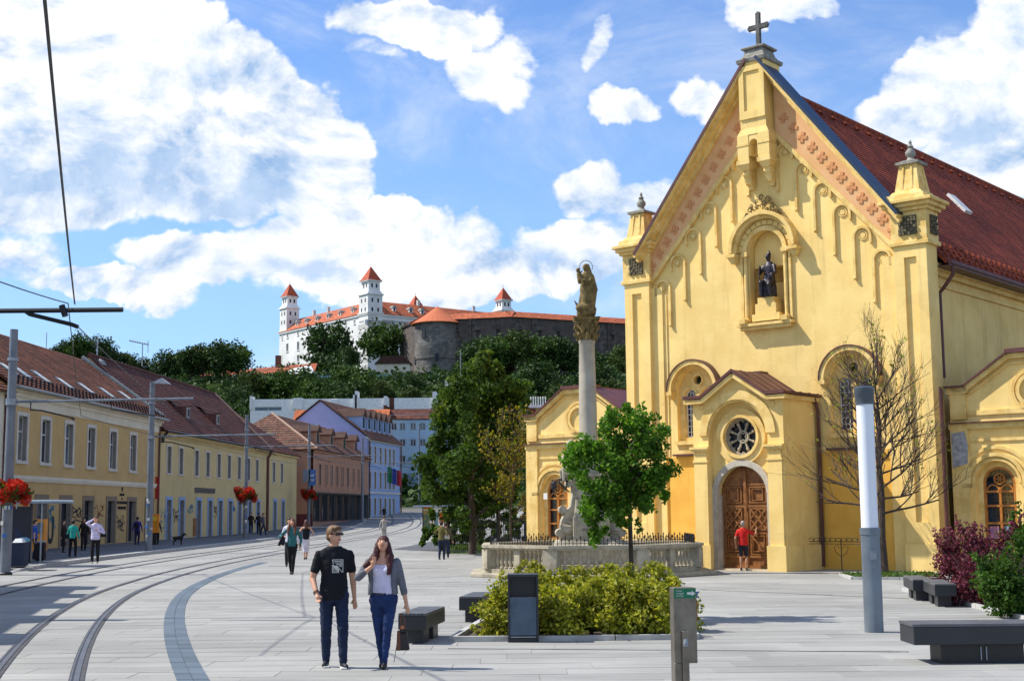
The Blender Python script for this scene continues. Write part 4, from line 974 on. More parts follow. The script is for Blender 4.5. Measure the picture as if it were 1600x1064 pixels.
# --- building 0 at the frame edge
P0b = (-27.5, 58.0); L0, ra0, dr0 = frame_of(P0b, (-27.06, 71.8))
b0 = thing('street_house', 'cream house cut by the left edge of the photo with brown downpipe', 'house', (P0b[0], P0b[1], -.15), ra0)
shell(b0, L0, 12, 0, 8.6, creamm, [rect(u - .6, u + .6, 4.9, 7.3) for u in (2, 5, 8, 11)] + [rect(u - .7, u + .7, .2, 3) for u in (2, 5, 8, 11)])
pw0 = window_proto(1.2, 2.4, surr); pd0 = window_proto(1.4, 2.8, brownst, door=True, fm=shopdark)
for u in (2, 5, 8, 11): put_window(b0, pw0, u, 4.9); put_window(b0, pd0, u, .2, 'doorway')
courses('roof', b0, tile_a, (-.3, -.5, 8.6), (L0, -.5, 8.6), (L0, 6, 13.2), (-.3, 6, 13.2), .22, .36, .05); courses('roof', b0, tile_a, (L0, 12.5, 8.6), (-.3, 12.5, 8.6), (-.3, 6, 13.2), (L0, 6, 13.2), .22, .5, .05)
b = MB(); gable_tri(b, .02, .4, 12, 8.5, 13); b.build('gable_wall', creamm, b0)
b = MB(); b.tube([(L0 - .3, -.1, 8.5), (L0 - .3, -.1, .1)], .09, 8); b.build('downpipe', metalbr, b0)
# --- low building off to the left whose roof edge throws the stepped shadow on the tracks
P0c = (-9.5, 4.0); L2, ra2, dr2 = frame_of(P0c, (-18.8, 41.5))
bn = thing('corner_building', 'grey neighbouring building out of view on the left, its stepped shadow on the tracks', 'building', (P0c[0], P0c[1], 0), ra2)
b = MB(); b.box(0, L2, .2, 10, -.3, 7.3)
for k in range(11): b.box(L2 - 2.2 - k * 4.4, L2 - .2 - k * 4.4, .2, 2.2, 7.3, 7.95)
b.build('outer_wall', creamm, bn)
# --- building 2 (pale yellow), main block and end block
Q0, Q1 = (-26.15, 99.6), (-24.45, 134.0); L, ra, dr = frame_of(Q0, Q1)
b2 = thing('street_house', 'long pale yellow house with blue painted door surrounds and two small dormers', 'house', (Q0[0], Q0[1], -.15), ra)
uu = lambda px, py=740: onplane(px, py, Q0, dr)[0]
wn = [(258, 268.6), (277, 287), (301.3, 311.8), (319, 329), (336, 347), (352.6, 362.6), (369, 377.6), (384, 392), (397, 405.8)]
dn = [(257.5, 271.8), (278.6, 290.8), (305, 317.6), (323, 334.7), (339.6, 350), (355, 365.6), (371, 378.6), (386.7, 394.8), (399.7, 407.8)]
ups = [(uu(a) + uu(c)) / 2 for a, c in wn]; dns = [(uu(a) + uu(c)) / 2 for a, c in dn]
pw2 = window_proto(1.05, 2.0, surr, sw=.15); pd2 = window_proto(1.15, 2.95, surrb, door=True, sw=.26, fm=surrb)
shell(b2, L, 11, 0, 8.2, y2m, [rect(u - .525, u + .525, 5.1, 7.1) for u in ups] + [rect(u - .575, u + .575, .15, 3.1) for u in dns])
for u in ups: put_window(b2, pw2, u, 5.1)
for u in dns: put_window(b2, pd2, u, .15, 'doorway')
RT = (-.2, L + .1, 5.5, 13.9)
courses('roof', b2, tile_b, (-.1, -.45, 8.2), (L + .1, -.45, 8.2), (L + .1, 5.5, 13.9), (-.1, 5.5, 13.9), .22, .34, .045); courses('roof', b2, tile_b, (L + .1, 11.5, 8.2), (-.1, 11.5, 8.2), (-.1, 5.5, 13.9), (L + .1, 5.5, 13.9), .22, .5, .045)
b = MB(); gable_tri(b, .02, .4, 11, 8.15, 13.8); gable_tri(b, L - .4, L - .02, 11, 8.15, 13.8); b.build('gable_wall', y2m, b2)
b = MB(); b.tube([(L + .1, -.4, 8.35), (L + .1, 5.5, 14.0)], .15, 6); b.build('verge_tiles', mat('pale_ridge_tile', (.42, .28, .2), bump=.3), b2)
b = MB(); 
for k in range(58): b.tube([(.0 + k * .6, 5.5, 13.93), (.58 + k * .6, 5.5, 13.95)], [.16, .13], 6)
b.build('ridge_tiles', tile_b, b2)['kind'] = 'stuff'
b = MB(); b.box(0, L, -.28, 0, 7.95, 8.12); b.box(0, L, -.12, 0, 7.75, 7.95)
for k in range(85): b.box(.1 + k * .405, .27 + k * .405, -.2, -.12, 7.80, 7.95)
b.build('cornice', y2m, b2)
b = MB(); b.tube([(0, -.55, 8.18), (L + .1, -.55, 8.18)], .08, 8); b.build('gutter', iron, b2)
pipe('downpipe', [(L - .1, -.5, 8.1), (L - .1, -.12, 7.4), (L - .1, -.12, 0)], .14, b2)
pipe('downpipe', [(.35, -.5, 8.1), (.35, -.12, 7.7), (.35, -.12, 7.3)], .09, b2, iron)
rk = Vector((0, 5.95, 5.7)).normalized()
for (px, py) in ((287, 650), (334, 660)):
    best = None
    for k in range(5, 95):
        t = k / 100; ly, lz = -.45 + t * 5.95, 8.2 + t * 5.7; base = Vector(Q0) + Vector((-dr.y, dr.x)) * ly; u, z = onplane(px, py, base, dr); e = abs(z + .15 - lz)
        if best is None or e < best[0]: best = (e, u, t, ly, lz)
    _, u, t, ly, lz = best
    b = MB(); b.box(u - .6, u + .6, ly - .35, ly + 1.3, lz - .4, lz + .75); dm = b.build('dormer', tile_b if False else metalbr, b2)
    b = MB(); b.quad((u - .75, ly - .5, lz + .78), (u + .75, ly - .5, lz + .78), (u + .75, ly + 1.9, lz + 1.55), (u - .75, ly + 1.9, lz + 1.55)); b.quad((u - .75, ly - .5, lz + .86), (u + .75, ly - .5, lz + .86), (u + .75, ly + 1.9, lz + 1.63), (u - .75, ly + 1.9, lz + 1.63)); b.quad((u - .75, ly - .5, lz + .78), (u + .75, ly - .5, lz + .78), (u + .75, ly - .5, lz + .86), (u - .75, ly - .5, lz + .86)); b.build('dormer_roof', tile_b, dm)
    b = MB(); b.box(u - .38, u + .38, ly - .40, ly - .35, lz - .15, lz + .65); b.build('dormer_window', whitef, dm)
    b = MB(); b.box(u - .3, u - .03, ly - .41, ly - .40, lz - .08, lz + .58); b.box(u + .03, u + .3, ly - .41, ly - .40, lz - .08, lz + .58); b.build('pane', glassb, dm)
glyphs(b2, uu(320, 768), 3.72, 6.0, .42, mat('grey_sign_letters', (.16, .155, .15), bump=0), 11, y=-.1)
b = MB(); b.box(uu(303), uu(303) + .9, -.06, 0, .3, 1.7); b.build('door', wood, b2)
graffiti(b2, uu(253), 1.6, 2.2, 1.6, gblue, 21); graffiti(b2, uu(276), 1.9, 1.8, 1.2, gblack, 22); graffiti(b2, uu(298), 2.4, 2.2, .7, gblue, 23); graffiti(b2, uu(337), 2.1, 1.3, 1, gblack, 24); graffiti(b2, uu(366), 2.6, 1.5, 1, gblue, 25)
R0, R1 = (-24.45, 134.05), (-23.75, 148.0); L, ra, dr = frame_of(R0, R1)
b3 = thing('street_house', 'short pale yellow end house with hipped roof right of the thick brown downpipe', 'house', (R0[0], R0[1], -.15), ra)
uu = lambda px, py=740: onplane(px, py, R0, dr)[0]
ups = [(uu(423.7) + uu(431.6)) / 2, (uu(436.3) + uu(444)) / 2]; dns = [(uu(426) + uu(434)) / 2, (uu(438.7) + uu(446.8)) / 2]
shell(b3, L, 10, 0, 8.15, y2m, [rect(u - .525, u + .525, 5.1, 7.1) for u in ups] + [rect(u - .575, u + .575, .3, 3.2) for u in dns])
for u in ups: put_window(b3, pw2, u, 5.1)
pd3 = window_proto(1.15, 2.9, surrb, door=True, sw=.26, fm=surrb)
for u in dns: put_window(b3, pd3, u, .3, 'doorway')
courses('roof', b3, tile_b, (0, -.45, 8.15), (L + .3, -.45, 8.15), (5.5, 5, 12.6), (0, 5, 12.6), .22, .34, .045); courses('roof', b3, tile_b, (L + .3, -.45, 8.15), (L + .3, 10.4, 8.15), (5.55, 5.0, 12.6), (5.5, 5, 12.6), .22, .34, .045)
b = MB(); b.box(0, L, -.28, 0, 7.92, 8.08); b.build('cornice', y2m, b3)
# --- salmon house
S0, S1 = (-22.25, 150.0), (-19.45, 181.0); L, ra, dr = frame_of(S0, S1)
b4 = thing('street_house', 'salmon house with brown tiled roof, four dormers and dark shopfronts', 'house', (S0[0], S0[1], 0), ra)
uu = lambda px, py=740: onplane(px, py, S0, dr)[0]
wpx = [500, 509.6, 518, 527, 535, 543.5, 552, 560.5]
ups = [uu(p) for p in wpx]; pw4 = window_proto(1.1, 2.3, salm, sw=.15)
shops = [(k + .5) * L / 8 for k in range(8)]
shell(b4, L, 12, -.3, 8.9, salm, [rect(u - .55, u + .55, 5.0, 7.3) for u in ups] + [rect(u - 1.6, u + 1.6, .9, 3.8) for u in shops])
for u in ups: put_window(b4, pw4, u, 5.0)
pd4 = window_proto(3.2, 2.9, shopdark, door=True, sw=.12, fm=shopdark)
for u in shops: put_window(b4, pd4, u, .9, 'doorway')
b = MB(); b.box(0, L, -.35, 0, 3.95, 4.1)
for k in range(40): b.box(k * L / 40, k * L / 40 + .08, -.33, -.25, .8, 3.95)
b.build('shop_screen', shopdark, b4)
b = MB(); b.box(0, L, -.25, 0, 8.6, 8.85); 
for k in range(25): b.box(k * L / 25, k * L / 25 + .25, -.03, 0, 4.2, 8.5)
b.build('cornice', salm, b4)
# front (near end) wall windows, seen from the square
ew = thing  # (end wall is part of the shell box)
pe = window_proto(1.6, 3.0, creamm, sw=.15)
for z in (4.9, .9):
    o = put_window(b4, pe, 0, z); o.rotation_euler = (0, 0, -PI / 2); o.location = (-.03, 5.2, z)
b = MB(); b.box(-.05, -.0, .1, 4.2, 0.3, 1.7); b.build('wall_base', mat('dark_red_paint', (.13, .03, .035), bump=.1), b4)
courses('roof', b4, tile_c, (-.3, -.5, 8.85), (L + .2, -.5, 8.85), (L + .2, 6, 13.2), (4.5, 6, 13.2), .25, .38, .045)
courses('roof', b4, tile_c, (-.3, 12.4, 8.85), (-.3, -.5, 8.85), (4.5, 6, 13.2), (4.45, 6.05, 13.2), .25, .38, .045)
b = MB(); b.tube([(-.3, -.5, 8.95), (4.5, 6, 13.3)], .14, 6); b.build('hip_tiles', MATS['pale_ridge_tile'], b4)
for k, (px, py) in enumerate(((500, 687), (520, 694), (536.5, 699), (552.5, 703))):
    u = 6.3 + k * 7.2; ly = 1.0; lz = 8.85 + 1.5 / 6.5 * 4.35
    b = MB(); b.box(u - .9, u + .9, ly, ly + 3.2, lz - .3, lz + 1.3); dm = b.build('dormer', salm, b4)
    b = MB(); b.prism([(u - 1.15, lz + 1.25), (u + 1.15, lz + 1.25), (u + 1.15, lz + 1.32), (u, lz + 2.1), (u - 1.15, lz + 1.32)], ly - .25, ly + 4.2); b.build('dormer_roof', tile_c, dm)
    b = MB(); b.box(u - .5, u + .5, ly - .03, ly, lz + .0, lz + 1.15); b.build('dormer_window', glassb, dm)
# --- blue gabled house
T0, T1 = (-19.6, 182.0), (-16.7, 199.0); L, ra, dr = frame_of(T0, T1)
b5 = thing('street_house', 'blue gabled house with five dormers and a hanging flag', 'house', (T0[0], T0[1], .6), ra)
uu = lambda px, py=740: onplane(px, py, T0, dr)[0]
ups = [uu(p) for p in (578, 586, 594.5, 602, 609, 615)]; pw5 = window_proto(1.0, 2.3, surr, sw=.12)
shell(b5, L, 13.4, 0, 11.2, bluem, [rect(u - .5, u + .5, z, z + 2.3) for u in ups for z in (7.8, 4.4)] + [rect(u - .5, u + .5, .8, 3.1) for u in ups])
for u in ups:
    for z in (7.8, 4.4, .8): put_window(b5, pw5, u, z)
b = MB(); b.add([(.0, .0, 11.2), (.0, 13.4, 11.2), (.0, 6.7, 16.3), (-.12, 0, 0), (-.12, 13.4, 0), (-.12, 13.4, 11.2), (-.12, 6.7, 16.3), (-.12, 0, 11.2)], [(3, 4, 5, 6, 7)]); b.build('gable_wall', lilac, b5)
courses('roof', b5, tile_c, (-.4, -.6, 11.0), (L + .3, -.6, 11.0), (L + .3, 6.7, 16.5), (-.4, 6.7, 16.5), .3, .4, .05); courses('roof', b5, tile_c, (L + .3, 14, 11.0), (-.4, 14, 11.0), (-.4, 6.7, 16.5), (L + .3, 6.7, 16.5), .3, .4, .05)
b = MB(); b.box(0, L, -.15, 0, 3.7, 3.95); b.box(0, L, -.3, 0, 10.8, 11.1); b.build('cornice', surr, b5)
b = MB(); b.tube([(L - .1, -.2, 11), (L - .1, -.2, 0)], .1, 6); b.tube([(.1, -.2, 11), (.1, -.2, 0)], .1, 6); b.build('downpipe', metalbr, b5)
for k in range(6):
    u = 2.0 + k * 2.75; ly = 1.2; lz = 11 + 1.8 / 7.3 * 5.5
    b = MB(); b.box(u - .8, u + .8, ly, ly + 3, lz - .3, lz + 1.9); dm = b.build('dormer', bluem, b5)
    b = MB(); b.prism([(u - 1, lz + 1.85), (u + 1, lz + 1.85), (u, lz + 3.0)], ly - .25, ly + 4); b.build('dormer_roof', tile_c, dm)
    b = MB(); b.box(u - .45, u + .45, ly - .03, ly, lz + .3, lz + 1.7); b.build('dormer_window', glassb, dm)
fl = thing('flag', 'green, blue and red flag hanging on the blue house front', 'flag', at(611, 742, 192))
b = MB(); b.tube([(-.9, 0, -1.0), (.3, -1.0, 1.6)], .04, 6); b.build('flagpole', steel, fl)
for k, c in enumerate(((.03, .22, .08), (.05, .08, .35), (.45, .03, .04))):
    b = MB(); x0, x1 = -.5 + k * .65, .15 + k * .65
    vs = [(x0 + (x1 - x0) * i / 4, .1 * math.sin(i + k), z - .25 * k + .1 * math.sin(i * 1.3)) for z in (1.1, -1.1) for i in range(5)]
    b.add(vs, [(i, i + 1, i + 6, i + 5) for i in range(4)]); b.build('cloth_stripe', mat('flag_%d' % k, c, bump=0), fl, fix=False)
# --- light-blue apartment block, white modern block, orange roofs behind
def far_block(name, label, px0, px1, pytop, pybase, Y, dep, m_, wins, roofs=None, cat='building', ang=0.0):
    a, c = at(px0, pytop, Y), at(px1, pytop, Y); zb = hill((a.x + c.x) / 2, Y) - 3
    t = thing(name, label, cat, (a.x, Y, zb), ang); Lw = (c.x - a.x) / math.cos(ang) if ang else c.x - a.x; H_ = a.z - zb
    hs = []
    for (u0, v0, u1, v1) in wins:  # in px
        x0 = at(u0, v1, Y).x - a.x; x1 = at(u1, v1, Y).x - a.x; z0 = at(u0, v1, Y).z - zb; z1 = at(u0, v0, Y).z - zb; hs.append((x0, x1, z0, z1))
    b = MB(); b.holed(rect(0, Lw, 0, H_), [rect(*h) for h in hs], 0, .35); b.box(.001, Lw - .001, .37, dep, 0, H_ - .01); b.build('outer_wall', m_, t)
    for h in hs:
        f = MB(); x0, x1, z0, z1 = h; f.box(x0, x0 + .1, .15, .25, z0, z1); f.box(x1 - .1, x1, .15, .25, z0, z1); f.box(x0, x1, .15, .25, z0, z0 + .1); f.box(x0, x1, .15, .25, z1 - .1, z1); f.box((x0+x1)/2 - .05, (x0+x1)/2 + .05, .15, .24, z0, z1)
        w = f.build('window', whitef, t); g = MB(); g.quad((x0, .22, z0), (x1, .22, z0), (x1, .22, z1), (x0, .22, z1)); g.build('pane', glassb, w)
    return t, Lw, H_, a
apw = [(x, y, x + 9, y + 11) for y in (661, 686, 712, 738) for x in (611, 624.5, 641, 656, 672, 684)]
apt, Lw, H_, a = far_block('apartment_block', 'light blue apartment block with dark red mansard roof beside the big tree', 602, 700, 655, 775, 232, 14, aptm, apw)
courses('roof', apt, tile_b, (-.3, -.4, H_), (Lw + .3, -.4, H_), (Lw + .3, 2.4, H_ + 1.9), (-.3, 2.4, H_ + 1.9), .3, .4, .05)
b = MB(); b.box(-.3, Lw + .3, 2.3, 13, H_, H_ + 1.9); b.box(-.3, .2, -.4, 10, H_ - .5, H_ + 2.4); b.box(.4, 1.2, 3, 4, H_, H_ + 4); b.build('mansard', tile_b, apt)
b = MB(); b.tube([(0, -.5, H_ + .7), (Lw, -.5, H_ + .7)], .05, 5); b.build('roof_rail', steel, apt)
wb, Lw, H_, a = far_block('modern_block', 'long white flat-roofed block below the castle hill', 391, 700, 624, 660, 262, 12, white, [(398, 636, 440, 642)])
for (p0, p1, top) in ((391, 394, 619), (458, 473, 622), (517, 528, 624), (552, 558, 617), (555, 559, 611), (600, 604, 619), (676, 682, 612)):
    z0 = at(p0, top, 262).z - wb.location.z; b = MB(); b.box(at(p0, top, 262).x - a.x, at(p1, top, 262).x - a.x, -.5, 3, H_ - 2, z0); b.build('roof_block', white, wb)
orf = thing('orange_roofed_house', 'low house roof with orange tiles showing behind the blue gable', 'house', at(455, 655, 222))
Lo = at(606, 640, 222).x - at(455, 655, 222).x
courses('roof', orf, tile_o, (0, 0, -1.2), (Lo, 0, -1.2), (Lo, 4, 1.8), (0, 4, 1.8), .3, .4, .05)
b = MB(); b.box(0, Lo, .2, 8, -12, -1.3); b.build('outer_wall', creamm, orf); b = MB(); b.box(4.2, 5.0, 1, 2, 0, 2.2); b.box(Lo - 5, Lo - 2.5, 1, 2, 0, 1.5); b.build('chimney', tile_b, orf)
# behind the left chapel
rb, Lw, H_, a = far_block('brick_house', 'dark red roofed house behind the left chapel with white vents on top', 828, 900, 640, 700, 120, 8, mat('dark_red_wall', (.20, .035, .03), bump=.2), [(846, 641, 861, 652)])
b = MB(); b.box(-.2, 3.9, -.3, 5, H_, H_ + .15); b.build('roof_edge', metalbr, rb)
b = MB(); zz = H_ + .15; b.box(-.1, 1.7, .5, 2, zz, zz + .3)
for k in range(7): b.tube([(.1 + k * .22, 1, zz + .3), (.1 + k * .22, 1, zz + 1.1)], .05, 6)
b.build('vent_pipes', white, rb)
b = MB(); b.box(5.3, 6.9, 0, 2, H_ + .4, H_ + 1.5); b.build('chimney', mat('orange_brick', (.55, .16, .05), bump=.3), rb)
an = thing('phone_mast', 'white panel antennas on a pole behind the big tree', 'antenna', at(705, 640, 200))
b = MB(); b.tube([(0, 0, -6), (0, 0, 4.6)], .08, 6); b.build('pole', steel, an)
b = MB(); b.box(-.9, -.35, -.2, .1, -1, 4.5); b.box(-.1, .3, -.3, .0, -1, 4.6); b.box(.5, .9, -.2, .1, -1, 4.3); b.build('antenna_panel', white, an)

# ================================================================== THE CASTLE
ctile = tilemat('castle_orange_tiles', [(.46, .12, .05), (.52, .15, .065), (.40, .10, .045)]); 
ctile2 = mat('castle_tower_tiles', (.42, .085, .035), (.34, .065, .03), bump=.2, scale=.5)
dst = stonewallmat('dark_castle_stone', (.12, .10, .085), (.055, .045, .04), (.085, .06, .05), .55, .9); gst = stonewallmat('grey_bastion_stone', (.21, .195, .17), (.13, .12, .11), (.085, .08, .072), .8, 1.3)
cwin = mat('castle_window_dark', (.03, .035, .045), bump=0)
C0 = Vector((-60.5, 560)); CLf = Vector((-108.5, 622)); dL = (CLf - C0).normalized(); nR = Vector((-dL.y, dL.x)) * -1
if nR.x < 0: nR = -nR
LW, RW = (CLf - C0).length, 77
ze, zb = 84.6, 44
cas = thing('castle', 'white castle palace with four corner towers and orange roofs on the hilltop', 'castle', (CLf.x, CLf.y, 0), math.atan2(-dL.y, -dL.x))
# local: x from left end to the near corner along the left face, y inward
lw_px = lambda px, py: onplane(px, py, CLf, -dL)
wins = []
for (zx, zy, ww, wh) in ((295,570,14,34),(365,552,14,34),(440,537,14,34),(513,520,14,34),(592,505,14,34),(682,488,16,36),(740,480,12,26),(293,652,20,56),(365,640,20,56),(440,622,20,56),(682,578,20,56),(365,722,20,44),(440,706,20,44),(520,690,20,44),(600,672,20,44),(520,606,20,56),(600,592,20,56),(260,588,8,20)):
    a_, z_ = lw_px(380 + zx / 4.256, 390 + zy / 4.256); wins.append((a_, z_, ww / 4.256 * .29 * 1.25, wh / 4.256 * .28))
b = MB(); b.holed(rect(0, LW, zb, ze), [rect(a_ - w / 2, a_ + w / 2, z_ - h / 2, z_ + h / 2) for a_, z_, w, h in wins], 0, .8); b.box(.01, LW - .01, .82, 14, zb, ze - .05); b.box(0, 14, 14, RW, zb, ze)
b.box(-.3, LW + .3, -.5, .0, ze - .8, ze); b.build('palace_wall', tower_white, cas)
b = MB()
for k in range(11): b.box(LW - 7 - (k % 2) * .8, LW + .06, -.07, 0, 52 + k * 2.9, 54.2 + k * 2.9)
b.box(-.0, 3, -.06, 0, 60, 74)
b.build('corner_stones', mat('castle_grey_quoins', (.42, .41, .38), (.6, .59, .56), scale=.6, bump=.2), cas)
for (a_, z_, w, h) in wins:
    f = MB(); f.box(a_ - w/2 - .25, a_ - w/2, -.12, .1, z_ - h/2 - .2, z_ + h/2 + .3); f.box(a_ + w/2, a_ + w/2 + .25, -.12, .1, z_ - h/2 - .2, z_ + h/2 + .3); f.box(a_ - w/2, a_ + w/2, -.14, .1, z_ + h/2, z_ + h/2 + .35); f.box(a_ - w/2 - .3, a_ + w/2 + .3, -.3, .05, z_ - h/2 - .4, z_ - h/2)
    wo = f.build('window', tower_white, cas); g = MB(); g.quad((a_ - w/2, .5, z_ - h/2), (a_ + w/2, .5, z_ - h/2), (a_ + w/2, .5, z_ + h/2), (a_ - w/2, .5, z_ + h/2)); g.build('pane', cwin, wo)
b = MB(); b.box(11.2, 13.6, -.2, 0, 60.5, 66); b.build('banner', mat('blue_banner', (.07, .28, .62), bump=0), cas)
# right face, its own frame turned by 90 degrees under the same castle
rp = bpy.data.objects.new('right_wing', None); COL.objects.link(rp); rp.parent = cas; rp.location = (LW, 0, 0); rp.rotation_euler = (0, 0, PI / 2)
nR = Vector((math.cos(cas.rotation_euler.z + PI / 2), math.sin(cas.rotation_euler.z + PI / 2)))
wr = []
for (zx, zy, ww, wh) in ((817,478,12,24),(880,482,26,38),(1027,498,28,40),(1027,600,28,60),(940,590,28,60),(880,570,28,60),(1100,590,28,60),(1110,505,26,38)):
    a_, z_ = onplane(380 + zx / 4.256, 390 + zy / 4.256, C0, nR); wr.append((a_, z_, ww / 4.256 * .42, wh / 4.256 * .28))
for k in range(6): wr.append((32 + k * 9, ze - 4, 2.2, 2.8)); wr.append((32 + k * 9, ze - 12, 2.2, 4.5))
b = MB(); b.holed(rect(0, RW, zb, ze), [rect(a_ - w/2, a_ + w/2, z_ - h/2, z_ + h/2) for a_, z_, w, h in wr], -.02, .8, back=False); b.box(.9, RW - .01, .82, 14, zb, ze - .05); b.box(-.3, RW + .3, -.5, -.021, ze - .8, ze); b.build('palace_wall', tower_white, rp)
g = MB()
for (a_, z_, w, h) in wr: g.quad((a_ - w/2, .5, z_ - h/2), (a_ + w/2, .5, z_ - h/2), (a_ + w/2, .5, z_ + h/2), (a_ - w/2, .5, z_ + h/2))
g.build('window_panes', cwin, rp)
zr = ze + 6.6
courses('roof', cas, ctile, (-.3, -.7, ze), (LW + .3, -.7, ze), (LW - 7, 7, zr), (7, 7, zr), .6, .8, .05)
courses('roof', rp, ctile, (-.3, -.7, ze), (RW + .3, -.7, ze), (RW - 7, 7, zr), (7, 7, zr), .6, .8, .05)
b = MB()
b.quad((-.3, -.7, ze), (7, 7, zr), (7, RW - 7, zr), (-.3, RW, ze)); b.quad((7, 7, zr), (LW - 7, 7, zr), (LW - 14, 14, ze), (14, 14, ze)); b.quad((LW - 7, 7, zr), (LW - 7, RW - 7, zr), (LW - 14, RW - 14, ze), (LW - 14, 14, ze))
b.quad((7, RW - 7, zr), (LW - 7, RW - 7, zr), (LW, RW, ze), (0, RW, ze)); b.quad((7, 7, zr), (7, RW - 7, zr), (14, RW - 14, ze), (14, 14, ze)); b.quad((7, RW-7, zr), (LW-7, RW-7, zr), (LW-14, RW-14, ze), (14, RW-14, ze)); b.build('court_roofs', ctile2, cas, fix=False)
b = MB(); b.box(0, 14, 14, RW, zb, ze - .1); b.box(0, LW, RW - 14, RW, zb, ze - .1); b.build('rear_wings', tower_white, cas)
def castle_dormer(par, u, t, s=1.0):
    y, z = -.7 + t * 7.7, ze + t * 6.6; b = MB(); b.box(u - .9, u + .9, y, y + 2.2, z - .2, z + 1.5); d = b.build('dormer', tower_white, par)
    b = MB(); b.arc(u, z + 1.4, 0, 1.15, y - .25, y + 2.2, n=8); b.build('dormer_roof', mat('castle_dormer_grey', (.30, .31, .30), bump=.1), d)
    b = MB(); b.box(u - .42, u + .42, y - .04, y, z + .2, z + 1.4); b.build('pane', cwin, d)
for (zx, zy) in ((330,487),(393,478),(463,458),(537,443),(615,427),(700,405)):
    u, z = lw_px(380 + zx / 4.256, 390 + zy / 4.256); castle_dormer(cas, u + .5, .30)
for (zx, zy) in ((868,402),(1013,418),(1123,430),(1200, 440)):
    u, z = onplane(380 + zx / 4.256, 390 + zy / 4.256, C0, nR); castle_dormer(rp, u + .5, .30)
b = MB()
for (u, y) in ((20, 7), (33, 7), (LW - 7, 30), (LW - 7, 60)): b.box(u - .6, u + .6, y - .6, y + .6, zr - 1, zr + 2.2)
b.build('chimney', MATS['castle_grey_quoins'], cas)
def castle_tower(u, y, hw_, z1, z2, zp, zlow=None, label=None):
    b = MB(); b.frust(u, y, zlow or ze - 3, z1, hw_, hw_, hw_, hw_); b.frust(u, y, z1, z1 + .5, hw_ + .5, hw_ + .5, hw_ + .5, hw_ + .5); b.frust(u, y, z1 + .5, z1 + 2.0, hw_ + .2, hw_ + .2, hw_ * .8, hw_ * .8)
    b.frust(u, y, z1 + 2.0, z2, hw_ * .78, hw_ * .78, hw_ * .78, hw_ * .78); b.frust(u, y, z2, z2 + .5, hw_ * .98, hw_ * .98, hw_ * .98, hw_ * .98); b.frust(u, y, ze - .2, ze + .5, hw_ + .5, hw_ + .5, hw_ + .5, hw_ + .5)
    t = b.build('tower', tower_white, cas)
    b = MB(); b.frust(u, y, z2 + .5, z2 + .9, hw_ * 1.02, hw_ * 1.02, hw_ * .88, hw_ * .88); b.frust(u, y, z2 + .9, zp, hw_ * .88, hw_ * .88, .05, .05); b.tube([(u, y, zp - .3), (u, y, zp + 1.6)], .08, 5); b.build('tower_roof', ctile2, t)
    for (dx, dy) in ((0, -1), (1, 0)):
        for q in (-.4, .4):
            for (zz_, k) in ((z2 - 2.6, .78), (z1 - 3.2, 1.0), (z1 - 7.2, 1.0)):
                if zz_ < ze: continue
                cx_, cy_ = u + dx * (hw_ * k + .02) + q * hw_ * k * abs(dy), y + dy * (hw_ * k + .02) + q * hw_ * k * abs(dx); b = MB()
                if abs(dy): b.box(cx_ - .4, cx_ + .4, cy_ - .03, cy_ + .3, zz_, zz_ + 1.7)
                else: b.box(cx_ - .3, cx_ + .03, cy_ - .4, cy_ + .4, zz_, zz_ + 1.7)
                b.build('tower_window', cwin, t)
castle_tower(LW - 3.4, 3.4, 3.6, 92.6, 98.4, 105.2)
castle_tower(3.2, 3.4, 3.3, 95.6, 101.0, 107.8)
castle_tower(LW - 3, RW - 3, 3.2, 91.5, 96.3, 102.6)
castle_tower(3, RW - 3, 3.4, 96.5, 102, 108.6)
# bastion and walls
def wallrun(name, label, pts, ztop, zbot, th, m_, cat='castle wall', roof=True, openings=True):
    t = thing(name, label, cat, (0, 0, 0))
    for i in range(len(pts) - 1):
        p, q = Vector(pts[i]), Vector(pts[i+1]); d = (q - p).normalized(); n = Vector((-d.y, d.x)); L_ = (q - p).length
        seg = bpy.data.objects.new('wall_segment', None)
        hs = []
        if openings:
            k = 3.0
            while k < L_ - 2: hs.append(rect(k, k + 1.5, ztop - 6.5, ztop - 4.2)); k += 7.5
        b = MB(); b.holed(rect(0, L_, zbot, ztop), hs, 0, .8, back=True); b.box(.01, L_ - .01, .82, th, zbot, ztop - .1)
        if openings: 
            k = 8.0
            while k < L_ - 2: b.box(k, k + .9, -.5, 0, zbot, ztop - .3); k += 31
        o = b.build('stone_wall', m_, t); o.location = (p.x, p.y, 0); o.rotation_euler = (0, 0, math.atan2(d.y, d.x))
        if roof:
            r = courses('wall_roof', t, ctile, (-.3, -.8, ztop), (L_ + .3, -.8, ztop), (L_ + .3, th / 2, ztop + 2.6), (-.3, th / 2, ztop + 2.6), .5, .7, .05); r.location = (p.x, p.y, 0); r.rotation_euler = (0, 0, math.atan2(d.y, d.x))
            r = courses('wall_roof', t, ctile, (L_ + .3, th + .8, ztop), (-.3, th + .8, ztop), (-.3, th / 2, ztop + 2.6), (L_ + .3, th / 2, ztop + 2.6), .5, .7, .05); r.location = (p.x, p.y, 0); r.rotation_euler = (0, 0, math.atan2(d.y, d.x))
    return t
def xy(px, Y): v = at(px, 600, Y); return (v.x, Y)
wallrun('fortress_wall', 'long dark stone castle wall with an orange roof running right of the round bastion', [xy(700, 478), xy(800, 472), xy(990, 494), xy(1090, 520)], 69.6, 40, 7, dst)
wallrun('fortress_wall', 'short brown castle wall joining the left side of the round bastion', [xy(625, 508), xy(655, 482)], 70.5, 40, 7, dst, openings=False)
bc = at(684, 560, 482); bs = thing('bastion', 'round grey stone bastion with an orange conical roof', 'bastion', (bc.x, bc.y, 0))
